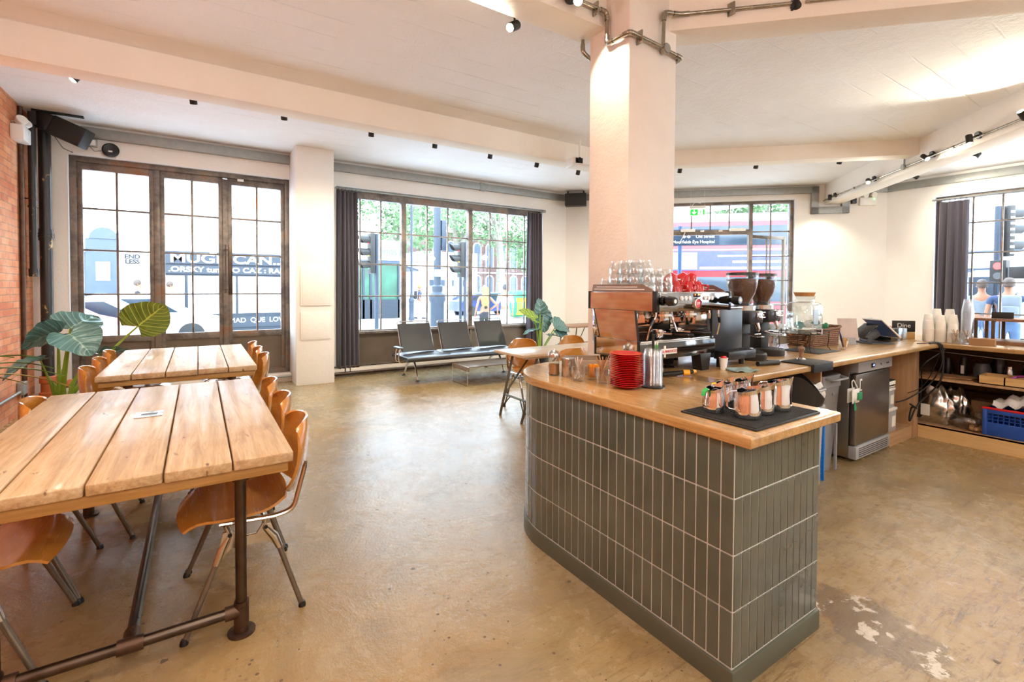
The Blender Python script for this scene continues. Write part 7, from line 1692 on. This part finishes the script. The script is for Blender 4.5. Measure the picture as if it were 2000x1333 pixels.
bm = NB(); cyl(bm, (-3.1, -0.14, 0.75), (-3.1, -0.12, 0.75), 0.1); make('red_disc', bm, M_REDP, parent=t)
for x in (-2.35, -0.3, 1.3, 2.95):
    f_ = B('window', M_STUCCO, x-0.5, x+0.1, -0.03, 0.06, 4.5, 6.2)
# white building further along, green shop
t = thing('white_building', 'white building rising behind the traffic light at the left of the wide window', 'building', (8.0, 33.0, G))
B('wall', M_STUCCO, -2.2, 1.0, 0, 6, 0, 12)
for k in range(4):
    for j in range(3): B('window', M_SLATE, -1.9+j*0.9, -1.4+j*0.9, -0.03, 0.02, 3+k*2.2, 4.3+k*2.2)
t = thing('corner_shop', 'green-windowed corner shop with pale fascia and dark awning across the road', 'shop', (7.6, 24.0, G))
B('wall', M_SHOPDK, -2.2, 1.2, 0.0, 3, 0, 0.95); B('shop_window', M_SHOPG, -2.1, 1.1, 0.08, 2.9, 0.95, 2.85); B('fascia', M_SHOPW, -2.3, 1.25, -0.1, 3.1, 2.95, 3.95); B('fascia', M_SLATE, -2.3, 1.25, -0.05, 3.05, 2.8, 2.97)
for x in (-2.15, -0.72, -0.35, 1.1): B('post', M_DKBLUE, x-0.05, x+0.05, 0.0, 0.1, 0, 2.85)
B('cash_machine', M_SHOPW, -1.55, -1.05, -0.03, 0.1, 0.85, 1.6)
bm = NB(); prism(bm, [(0, 0), (1.4, -0.35), (1.4, -0.45), (0, -0.12)], 0, 2.2, M=Matrix(((1, 0, 0, 0.9), (0, 0, 1, 0.3), (0, 1, 0, 2.9), (0, 0, 0, 1)))); make('awning', bm, M_DKBLUE, parent=t)
text('fascia_lettering', 'shinos', 0.55, M_TEAL, t, T(0.35, -0.12, 3.40) @ UP, sx=0.9)
# church with arched windows
t = thing('church_building', 'red brick church with rows of arched windows behind the trees', 'building', (25.5, 42.0, G))
B('wall', M_REDBR, -7.5, 6.5, 0, 8, 0, 6.9); B('roof_edge', M_STUCCO, -7.6, 6.6, -0.15, 8, 3.0, 3.12)
for k in range(9):
    x = -6.6+k*1.45
    for z0, hh in ((0.9, 1.5), (3.6, 2.0)):
        Mx = Matrix(((1, 0, 0, x), (0, 0, 1, -0.12), (0, 1, 0, z0), (0, 0, 0, 1)))
        arcp = [(0.36*math.cos(R(a)), hh+0.36*math.sin(R(a))) for a in range(0, 181, 20)]
        bm = NB(); prism(bm, [(-0.45, -0.06), (0.45, -0.06)]+[(0.46*math.cos(R(a)), hh+0.46*math.sin(R(a))) for a in range(0, 181, 20)], 0, 0.10, M=Mx); wn = make('window_surround', bm, M_STUCCO, parent=t)
        bm = NB(); prism(bm, [(-0.36, 0.0), (0.36, 0.0)]+arcp, -0.03, 0.06, M=Mx); make('window', bm, M_SLATE, parent=wn)
for (x, y, w_, h, nm) in ((17.5, 36, 5, 4.5, 'low white building with small square windows beyond the corner shop'), (13.2, 44, 6, 6, 'pale building behind the trees between shop and church')):
    t = thing('low_building', nm, 'building', (x, y, G)); B('wall', M_STUCCO, -w_/2, w_/2, 0, 5, 0, h)
    for k in range(4): B('window', M_SLATE, -w_/2+0.6+k*1.0, -w_/2+0.95+k*1.0, -0.03, 0.02, 1.7, 2.2)
# terrace facing the right-hand side, far end of the road
t = thing('dark_shop_building', 'blue-grey shop building seen through the right-hand window', 'building', (30.0, 4.0, G))
B('wall', M_SLATE, 0, 4, -14, 9, 0, 3.4); B('fascia', M_STUCCO, -0.1, 0.05, -14, 9, 2.6, 3.3); B('wall', M_FACADE, 0, 4, -14, 9, 3.4, 12)
for k in range(7): B('window', M_SHOPW, -0.08, 0.02, -13+k*3.1, -11+k*3.1, 0.7, 2.4)
for k in range(7): B('window', M_STUCCO, -0.08, 0.02, -12.6+k*3.1, -11.4+k*3.1, 4.2, 6.0)
# ---------------- trees
def tree(label, x, y, h, r_, sd, n=2600, trunk=0.22, low=0.45):
    rn = random.Random(sd); t = thing('tree', label, 'tree', (x, y, G), group='street trees')
    bm = NB(); tube(bm, [(0, 0, 0), (0.1, 0, h*0.3), (-0.1, 0.1, h*0.55), (0.1, 0, h*0.8)], [trunk, trunk*0.8, trunk*0.6, trunk*0.25], 8)
    for k in range(5):
        a = rn.uniform(0, 6.28); tube(bm, [(0, 0, h*0.4), (r_*0.3*math.cos(a), r_*0.3*math.sin(a), h*0.55), (r_*0.7*math.cos(a), r_*0.7*math.sin(a), h*0.72)], [trunk*0.45, trunk*0.3, 0.03], 6)
    make('trunk', bm, M_BARK, parent=t)
    bm = NB(); cl = [(Vector((rn.uniform(-1, 1)*r_*0.75, rn.uniform(-1, 1)*r_*0.75, h*rn.uniform(low, 0.95))), rn.uniform(0.2, 0.36)*r_) for _ in range(26)]
    for k in range(n):
        c, rr = cl[rn.randrange(len(cl))]; d = Vector((rn.gauss(0, 1), rn.gauss(0, 1), rn.gauss(0, 1))).normalized(); p = c+d*rr*rn.uniform(0.6, 1.05)
        s = rn.uniform(0.10, 0.22); u = Vector((rn.gauss(0, 1), rn.gauss(0, 1), rn.gauss(0, 1))).normalized(); v = u.cross(d).normalized()
        bm.faces.new([bm.verts.new(p+u*s), bm.verts.new(p+v*s*0.6), bm.verts.new(p-u*s), bm.verts.new(p-v*s*0.6)])
    make('crown', bm, M_FOL, parent=t, sharp=180)
tree('broad leafy tree above the corner shop', 11.0, 30.0, 10.5, 4.0, 1)
tree('leafy tree with pale trunk between the shop and the church', 16.5, 33.0, 11.0, 4.2, 2, trunk=0.3)
tree('tall plane tree with a thick pale trunk in front of the church', 21.0, 34.0, 12.0, 4.5, 3, trunk=0.42)
tree('leafy tree near the right end of the wide window', 25.5, 33.5, 10.5, 4.5, 4, trunk=0.3, low=0.35)
tree('tree showing over the red bus through the transom above the doorway', 27.0, 20.0, 11.0, 4.2, 5)
tree('second tree over the bus roof, right part of the transom', 31.0, 17.0, 11.0, 4.2, 6)
# ---------------- posts and signals
def post(name, label, cat, x, y, h, r_, m=M_DKBLUE, base=None):
    t = thing(name, label, cat, (x, y, G)); bm = NB(); cyl(bm, (0, 0, 0), (0, 0, h), r_, r_*0.9, n=16); make('pole', bm, m, parent=t)
    if base:
        bm = NB(); lathe(bm, [(r_*2.3, 0), (r_*2.3, 0.12), (r_*1.9, 0.16), (r_*1.9, base*0.7), (r_*2.3, base*0.75), (r_*2.2, base*0.85), (r_*1.4, base*0.9), (r_*1.5, base), (r_, base+0.05)], 20); make('base_casing', bm, m, parent=t)
    return t
t = post('lamp_post', 'thick dark street lamp post with a cast base in the middle of the wide window', 'lamp post', 5.97, 13.2, 7.0, 0.11, base=1.62)
bm = NB(); box(bm, 0.11, 0.26, -0.08, 0.08, 2.7, 3.6, bev=0.01); make('control_box', bm, M_DKBLUE, parent=t)
bm = NB(); box(bm, -0.14, 0.22, -0.14, -0.11, 1.92, 2.12, bev=0.005); make('notice', bm, M_SHOPW, parent=t)
post('lamp_post', 'slender old street lamp post beyond the thick one', 'lamp post', 8.6, 22.0, 7.0, 0.06, base=1.2)
post('sign_post', 'straight steel post standing right of the thick lamp post', 'post', 7.0, 13.7, 3.0, 0.05)
def signal(label, x, y, h, rz, poled=True, scale=1.0, hoods=3):
    t = thing('traffic_light', label, 'traffic light', (x, y, G), rz)
    if poled:
        bm = NB(); cyl(bm, (0, 0, 0), (0, 0, h), 0.055, n=14); make('pole', bm, M_DKBLUE, parent=t)
    bm = NB(); box(bm, 0.08, 0.20, -0.16, 0.16, h-1.05*scale, h-0.0, bev=0.02)
    make('signal_head', bm, M_BLACKM, parent=t)
    for k in range(hoods):
        z = h-0.18-k*0.33*scale
        bm = NB(); n = 20
        sheet(bm, lambda u, v: (0.20+0.30*v*(0.55+0.45*math.sin(PI*u)), 0.12*math.cos(-0.6+u*(PI+1.2)), z+0.12*math.sin(-0.6+u*(PI+1.2))), n, 3, 0.006); hd = make('hood', bm, M_BLACKM, parent=t)
        bm = NB(); cyl(bm, (0.20, 0, z), (0.205, 0, z), 0.10, n=20); make('lens', bm, [M_REDP, M_YELLOW, M_GREEN][k], parent=t)
    bm = NB()
    for k in range(8): box(bm, 0.10, 0.18, -0.165, -0.158, h-1.0+k*0.12, h-0.95+k*0.12)
    make('vent', bm, M_GREY, parent=t)
    return t
signal('traffic light with three hoods facing left at the left edge of the wide window', 3.95, 12.6, 3.0, R(180))
signal('traffic light with hooded lamps on a slim post right of the thick lamp post', 6.75, 12.9, 2.95, R(175))
t = signal('traffic light with three big hoods in the right-hand window', 14.0, 2.85, 3.35, R(-40))
t = thing('pedestrian_signal', 'pedestrian signal with a glowing red figure in the right-hand window', 'traffic light', (13.7, 2.75, 1.62), R(-100))
bm = NB(); box(bm, -0.13, 0.13, -0.08, 0.08, 0, 0.44, bev=0.015); box(bm, 0.16, 0.42, -0.06, 0.06, 0.06, 0.30, bev=0.015); make('signal_head', bm, M_BLACKM, parent=t)
for z, m in ((0.32, M_SIGRED), (0.12, M_DGREY)):
    bm = NB(); cyl(bm, (0, -0.085, z), (0, -0.08, z), 0.07, n=20); make('lens', bm, m, parent=t)
bm = NB(); cyl(bm, (0, 0.1, -1.77), (0, 0.1, 0.4), 0.05); make('pole', bm, M_DKBLUE, parent=t)
t = post('round_sign', 'round red and white street sign on a post in the right-hand window', 'sign', 13.2, 2.02, 3.0, 0.04)
bm = NB(); lathe(bm, [(0, -0.01), (0.30, -0.01), (0.30, 0.01), (0, 0.01)], 30, M=T(-0.08, 0, 3.15, ry=R(90), rz=R(35))); make('disc', bm, M_REDP, parent=t)
bm = NB(); lathe(bm, [(0.13, -0.014), (0.19, -0.014), (0.19, 0.014), (0.13, 0.014)], 30, M=T(-0.085, 0, 3.15, ry=R(90), rz=R(35)), close=True); box(bm, -0.12, -0.07, -0.2, 0.2, 3.12, 3.18, M=None); make('white_mark', bm, M_WHITE, parent=t)
# bus-stop finger sign outside the doorway (plane x+y = 20)
MS = T(11.75, 8.25, 0, rz=R(-45))
t = thing('direction_sign', 'dark blue street sign listing three places on a blue post outside the doorway', 'sign', MS.to_translation(), R(-45))
bm = NB(); cyl(bm, (-0.62, 0.06, G), (-0.62, 0.06, 3.2), 0.06, n=16); make('post', bm, M_POSTB, parent=t)
bm = NB(); box(bm, -1.6, 0.40, -0.02, 0.02, 2.66, 3.10, bev=0.004); bd = make('board', bm, M_SIGNBL, parent=t)
for z, s in ((3.03, 'Hoxton Square'), (2.89, 'Old Street'), (2.745, 'Moorfields Eye Hospital')): text('lettering', s, 0.115, M_WHITE, bd, T(0.28, -0.022, z) @ UP, align='RIGHT')
for x in (-0.52, -0.40):
    bm = NB(); lathe(bm, [(0.022, -0.003), (0.036, -0.003), (0.036, 0.003), (0.022, 0.003)], 18, M=T(x, -0.022, 2.89, rx=R(90)), close=True); box(bm, x-0.048, x+0.048, -0.026, -0.022, 2.882, 2.898); make('roundel', bm, M_WHITE, parent=bd)
# ---------------- red double-decker bus (side plane x+y = 26, seen through the doorway)
t = thing('double_decker_bus', 'red double-decker bus with violet advertising panel passing the doorway', 'bus', (16.6, 9.4, G), R(-45))
def Bx(name, m, *a, par=None, bev=0): return B(name, m, *a, par=par or t, bev=bev)
BL, BR = -6.5, 4.5
Bx('body', M_BUSR, BL, BR, 0.02, 2.5, 0.35, 4.30, bev=0.12)
Bx('roof_panel', M_BUSW, BL+0.1, BR-0.1, -0.005, 2.4, 4.0, 4.28, bev=0.02)
Bx('upper_windows', M_BUSG, BL+0.3, BR-0.3, 0.0, 2.4, 3.15, 3.85, bev=0.01)
Bx('white_band', M_BUSW, BL+0.1, BR-0.1, -0.005, 0.1, 2.98, 3.02)
ad = Bx('advert_panel', M_PURPLE, BL+1.5, BR-1.2, -0.02, 0.1, 2.25, 2.95)
for z0, z1, a, b in ((2.30, 2.38, -2.0, 1.6), (2.52, 2.60, -0.9, 3.0), (2.74, 2.80, -1.4, 1.5), (2.30, 2.90, -5.0, -2.1)): Bx('stripe', M_BUSW, a, b, -0.03, 0.0, z0, z1, par=ad)
Bx('lower_windows', M_BUSG, BL+0.3, BR-0.3, 0.0, 2.4, 1.15, 2.02, bev=0.01); Bx('white_band', M_BUSW, BL+0.1, BR-0.1, -0.005, 0.1, 1.02, 1.08)
for x in (-4.6, 2.6):
    bm = NB(); cyl(bm, (x, 0.0, 0.5), (x, 0.3, 0.5), 0.5, n=28); make('wheel', bm, M_TYRE, parent=t)
# ---------------- cars and van
def car(label, x, y, rz, m, L_=4.2, W=1.75, H_=1.42, estate=False):
    t = thing('car', label, 'car', (x, y, G-0.1), rz)
    pr = [(-L_/2, 0.3), (-L_/2+0.05, 0.75), (-L_/2+0.95, 0.92), (-L_/2+1.55, H_), (L_/2-1.1 if not estate else L_/2-0.3, H_), (L_/2-0.45, 0.98), (L_/2-0.03, 0.9), (L_/2, 0.35)]
    bm = NB(); prism(bm, pr, -W/2, W/2, M=Matrix(((1, 0, 0, 0), (0, 0, 1, 0), (0, 1, 0, 0), (0, 0, 0, 1))), bev=0.10, seg=3); make('body', bm, m, parent=t)
    wp = [(-L_/2+1.1, 0.95), (-L_/2+1.65, H_-0.08), (L_/2-1.2, H_-0.08), (L_/2-0.62, 0.97)]
    bm = NB(); prism(bm, wp, -W/2-0.006, W/2+0.006, M=Matrix(((1, 0, 0, 0), (0, 0, 1, 0), (0, 1, 0, 0), (0, 0, 0, 1)))); make('window', bm, M_BUSG, parent=t)
    for sx in (-L_/2+0.8, L_/2-0.75):
        for sy in (-1, 1):
            bm = NB(); cyl(bm, (sx, sy*(W/2-0.2), 0.32), (sx, sy*(W/2+0.01), 0.32), 0.32, n=24); make('wheel', bm, M_TYRE, parent=t)
    return t
car('white car parked across the street in the left leaf of the French window', -2.55, 14.6, R(4), M_CARW, L_=3.9)
car('pale red car partly hidden behind the large plant leaf in the French window', -2.2, 11.9, R(176), M_CARR, H_=1.3, L_=3.4)
car('white car whose bonnet shows in the middle leaf of the French window', -1.5, 17.3, R(182), M_CARW)
car('blue car passing behind the lamp posts in the wide window', 14.2, 24.5, R(178), M_CARB)
t = thing('white_van', 'large white van seen through the right-hand window', 'van', (20.5, 2.3, G-0.1), R(80))
B('body', M_CARW, -2.6, 2.2, -0.95, 0.95, 0.3, 2.3, bev=0.08); B('cab_window', M_BUSG, 1.3, 2.25, -0.96, 0.96, 1.35, 2.1)
for sx in (-1.6, 1.5):
    bm = NB(); cyl(bm, (sx, -0.97, 0.35), (sx, -0.7, 0.35), 0.35, n=24); make('wheel', bm, M_TYRE, parent=t)
t = thing('street_barrier', 'yellow roadworks barrier and green cabinet beyond the blond woman', 'barrier', (15.0, 21.0, G))
bm = NB()
for k in range(14): box(bm, -0.9+k*0.13, -0.86+k*0.13, 0, 0.04, 0.2, 1.0)
box(bm, -0.95, 0.9, -0.02, 0.05, 0.85, 1.05); box(bm, -0.95, 0.9, -0.02, 0.05, 0.15, 0.25); make('fence_panel', bm, M_YELLOW, parent=t)
bm = NB(); box(bm, -0.9, 0.3, 0.6, 1.2, 0, 1.45, bev=0.25, seg=4); make('green_cabinet', bm, M_GREEN, parent=t)
# ---------------- people
def chain(paths, root=0):
    """paths: list of [(co, r), ...]; first point of later paths may be an index tuple into existing vertices"""
    verts, rad, edges = [], [], []
    for p in paths:
        prev = None
        for q in p:
            if isinstance(q, int): idx = q
            else:
                verts.append(q[0]); rad.append(q[1] if isinstance(q[1], tuple) else (q[1], q[1])); idx = len(verts)-1
            if prev is not None: edges.append((prev, idx))
            prev = idx
    me = bpy.data.meshes.new('tmp'); me.from_pydata(verts, edges, []); o = bpy.data.objects.new('tmp', me); COL.objects.link(o)
    sk = o.modifiers.new('s', 'SKIN'); o.modifiers.new('d', 'SUBSURF').levels = 1
    for i, r_ in enumerate(rad): me.skin_vertices[0].data[i].radius = r_
    me.skin_vertices[0].data[root].use_root = True; sk.use_smooth_shade = True
    dg = bpy.context.evaluated_depsgraph_get(); dg.update(); out = bpy.data.meshes.new_from_object(o.evaluated_get(dg)); bpy.data.objects.remove(o)
    bm = bmesh.new(); bm.from_mesh(out); bpy.data.meshes.remove(out); return bm
def person(label, x, y, rz, hgt=1.68, hair=M_BROWNH, top=M_NAVY, legs=M_JEANS, pose='stand', bare_arms=True, longhair=False, bag=None, slim=1.0, cap=None):
    """faces local -Y"""
    t = thing('person', label, 'person', (x, y, G), rz); t.scale = (hgt/1.7,)*3; s = slim
    if pose == 'hips': al = [(-0.19*s, 0.0, 1.36), (-0.38, 0.06, 1.14), (-0.20, -0.06, 0.98)]
    else: al = [(-0.20*s, 0.0, 1.36), (-0.25*s, 0.02, 1.10), (-0.25*s, -0.06, 0.86)]
    ar = [(0.20*s, 0.0, 1.36), (0.25*s, 0.03, 1.10), (0.25*s, -0.06, 0.86)]
    if pose == 'hips': ar = [(0.19*s, 0.0, 1.36), (0.25, 0.04, 1.12), (0.27, -0.08, 0.90)]
    st = 0.16 if pose == 'walk' else 0.03
    P_ = [[((0, 0, 0.96), (0.145*s, 0.10)), ((0, 0.01, 1.12), (0.125*s, 0.09)), ((0, 0.0, 1.30), (0.155*s, 0.10)), ((0, 0.0, 1.43), (0.075, 0.065)), ((0, -0.005, 1.50), 0.052), ((0, -0.01, 1.58), (0.072, 0.085)), ((0, -0.005, 1.67), (0.062, 0.075))],
          [2, (al[0], 0.052), (al[1], 0.040), (al[2], 0.027), ((al[2][0]+(0.03 if pose == 'hips' else 0), al[2][1]-0.03, al[2][2]-0.09), 0.022)],
          [2, (ar[0], 0.052), (ar[1], 0.040), (ar[2], 0.027), ((ar[2][0], ar[2][1]-0.03, ar[2][2]-0.10), 0.022)],
          [0, ((-0.09, -st*0.3, 0.84), 0.082), ((-0.10, -st*0.9, 0.48), 0.054), ((-0.10, -st, 0.10), 0.036), ((-0.10, -st-0.13, 0.04), 0.03)],
          [0, ((0.09, st*0.3, 0.84), 0.082), ((0.10, st*0.6, 0.48), 0.054), ((0.10, st+0.1, 0.12), 0.036), ((0.10, st-0.02, 0.04), 0.03)]]
    make('body', chain(P_), M_SKIN, parent=t, sharp=80)
    tp = [[((0, 0, 0.93), (0.160*s, 0.115)), ((0, 0.01, 1.12), (0.142*s, 0.105)), ((0, 0.0, 1.30), (0.172*s, 0.115)), ((0, 0, 1.42), (0.10, 0.08))]]
    if bare_arms is not None:
        for a in (al, ar):
            m_ = Vector(a[0]).lerp(Vector(a[1]), 0.55 if bare_arms else 0.98)
            if bare_arms != 'none': tp.append([2, (a[0], 0.068), (tuple(m_), 0.058)])
    make('top', chain(tp), top, parent=t, sharp=80)
    lp = [[((0, 0, 0.97), (0.158*s, 0.112)), ((0, 0, 0.90), (0.155*s, 0.11))], [1, ((-0.09, -st*0.3, 0.80), 0.095), ((-0.10, -st*0.9, 0.48), 0.068), ((-0.10, -st, 0.10), 0.05)], [1, ((0.09, st*0.3, 0.80), 0.095), ((0.10, st*0.6, 0.48), 0.068), ((0.10, st+0.09, 0.12), 0.05)]]
    make('trousers', chain(lp), legs, parent=t, sharp=80)
    bm = NB(); lathe(bm, [(0.0, 0.115), (0.05, 0.105), (0.082, 0.07), (0.092, 0.02), (0.088, -0.04), (0.06, -0.07), (0, -0.06)], 20, M=T(0, 0.018, 1.635)@Matrix.Diagonal((0.92, 1.02, 1, 1))); hr = make('hair', bm, cap or hair, parent=t, sharp=80)
    if longhair:
        bm = NB(); sheet(bm, lambda u, v: ((u-.5)*(0.17+0.14*v)*(1-0.35*max(0, v-.7)/.3), 0.085+0.045*math.sin(PI*u)+0.03*v, 1.68-0.56*v-0.05*abs(2*u-1)*v+0.02*math.sin(u*20)*v), 18, 12, 0.03); make('long_hair', bm, hair, parent=hr, sharp=80)
    for sx in (-1, 1):
        bm = NB(); lathe(bm, [(0, -0.02), (0.012, -0.012), (0.014, 0.008), (0, 0.018)], 10, M=T(sx*0.078, 0.0, 1.60)); make('ear', bm, M_SKIN, parent=t)
        bm = NB(); lathe(bm, [(0, -0.007), (0.008, 0), (0, 0.007)], 8, M=T(sx*0.030, -0.088, 1.605)); make('eye', bm, M_BLACK, parent=t)
    bm = NB(); tube(bm, [(0, -0.085, 1.61), (0, -0.108, 1.575), (0, -0.09, 1.57)], [0.008, 0.014, 0.008], 8); make('nose', bm, M_SKIN, parent=t)
    bm = NB(); tube(bm, [(-0.022, -0.084, 1.540), (0, -0.09, 1.538), (0.022, -0.084, 1.540)], 0.005, 6); make('mouth', bm, M_REDBR, parent=t)
    for sx, a in ((-1, al), (1, ar)):
        hb = Vector((a[2][0]+(0.03 if pose == 'hips' and sx < 0 else 0), a[2][1]-0.03, a[2][2]-0.095)); bm = NB()
        for q in range(4): tube(bm, [hb+Vector(((q-1.5)*0.017, 0, 0)), hb+Vector(((q-1.5)*0.019, -0.012, -0.04)), hb+Vector(((q-1.5)*0.017, -0.028, -(0.072, 0.085, 0.080, 0.062)[q]))], [0.009, 0.008, 0.006], 6)
        tube(bm, [hb+Vector((-sx*0.024, -0.005, 0.02)), hb+Vector((-sx*0.042, -0.02, -0.01)), hb+Vector((-sx*0.042, -0.028, -0.035))], [0.011, 0.009, 0.007], 6); make('hand', bm, M_SKIN, parent=t)
    for sx, yy in ((-1, -st-0.04), (1, st+0.04)):
        bm = NB(); box(bm, sx*0.10-0.045, sx*0.10+0.045, yy-0.12, yy+0.10, 0, 0.08, bev=0.03); make('shoe', bm, M_BLACKC, parent=t)
    if bag:
        bm = NB(); box(bm, -0.15, 0.15, 0.12, 0.28, 1.0, 1.42, bev=0.05, seg=3); bg_ = make('backpack', bm, bag, parent=t)
        bm = NB(); box(bm, -0.11, 0.11, 0.27, 0.33, 1.03, 1.22, bev=0.03); make('pocket', bm, bag, parent=bg_)
        for sx in (-1, 1):
            bm = NB(); tube(bm, [(sx*0.10, 0.14, 1.38), (sx*0.11, 0.0, 1.46), (sx*0.12, -0.12, 1.32), (sx*0.13, 0.0, 1.10)], 0.018, 6); make('strap', bm, bag, parent=bg_)
    return t
person('person seen from behind with very long blond hair, black sleeveless top, hand on hip', 7.05, 12.25, R(170), 1.62, M_BLOND, M_BLACKC, M_BLACKC, 'hips', 'none', longhair=True, slim=0.92)
person('person in white with a dark cap at the right end of the wide window', 8.25, 13.0, R(150), 1.66, M_BROWNH, M_WHITEC, M_WHITEC, 'stand', False, cap=M_BLACKC)
person('distant person in dark top and white trousers with dark bag near the slender lamp post', 9.3, 22.7, R(70), 1.68, M_BLOND, M_NAVY, M_WHITEC, 'walk', True, bag=M_BLACKC)
person('person in navy T-shirt with a grey backpack, seen from behind in the right-hand window', 13.4, 2.55, R(-75+180), 1.80, M_BROWNH, M_NAVY, M_JEANS, 'stand', True, bag=M_BAGC, slim=1.15)
person('person in a blue shirt mostly hidden beside the one with the backpack', 13.9, 3.05, R(-75+180), 1.78, M_BROWNH, M_BAGC, M_JEANS, 'stand', True)
person('distant walker in dark clothes before the white wall across the street', -1.55, 18.6, R(90), 1.74, M_BROWNH, M_BLACKC, M_BLACKC, 'walk', False)
person('second distant walker beside the graffitied shopfront', -0.75, 18.85, R(90), 1.70, M_BROWNH, M_WHITEC, M_JEANS, 'walk', False)
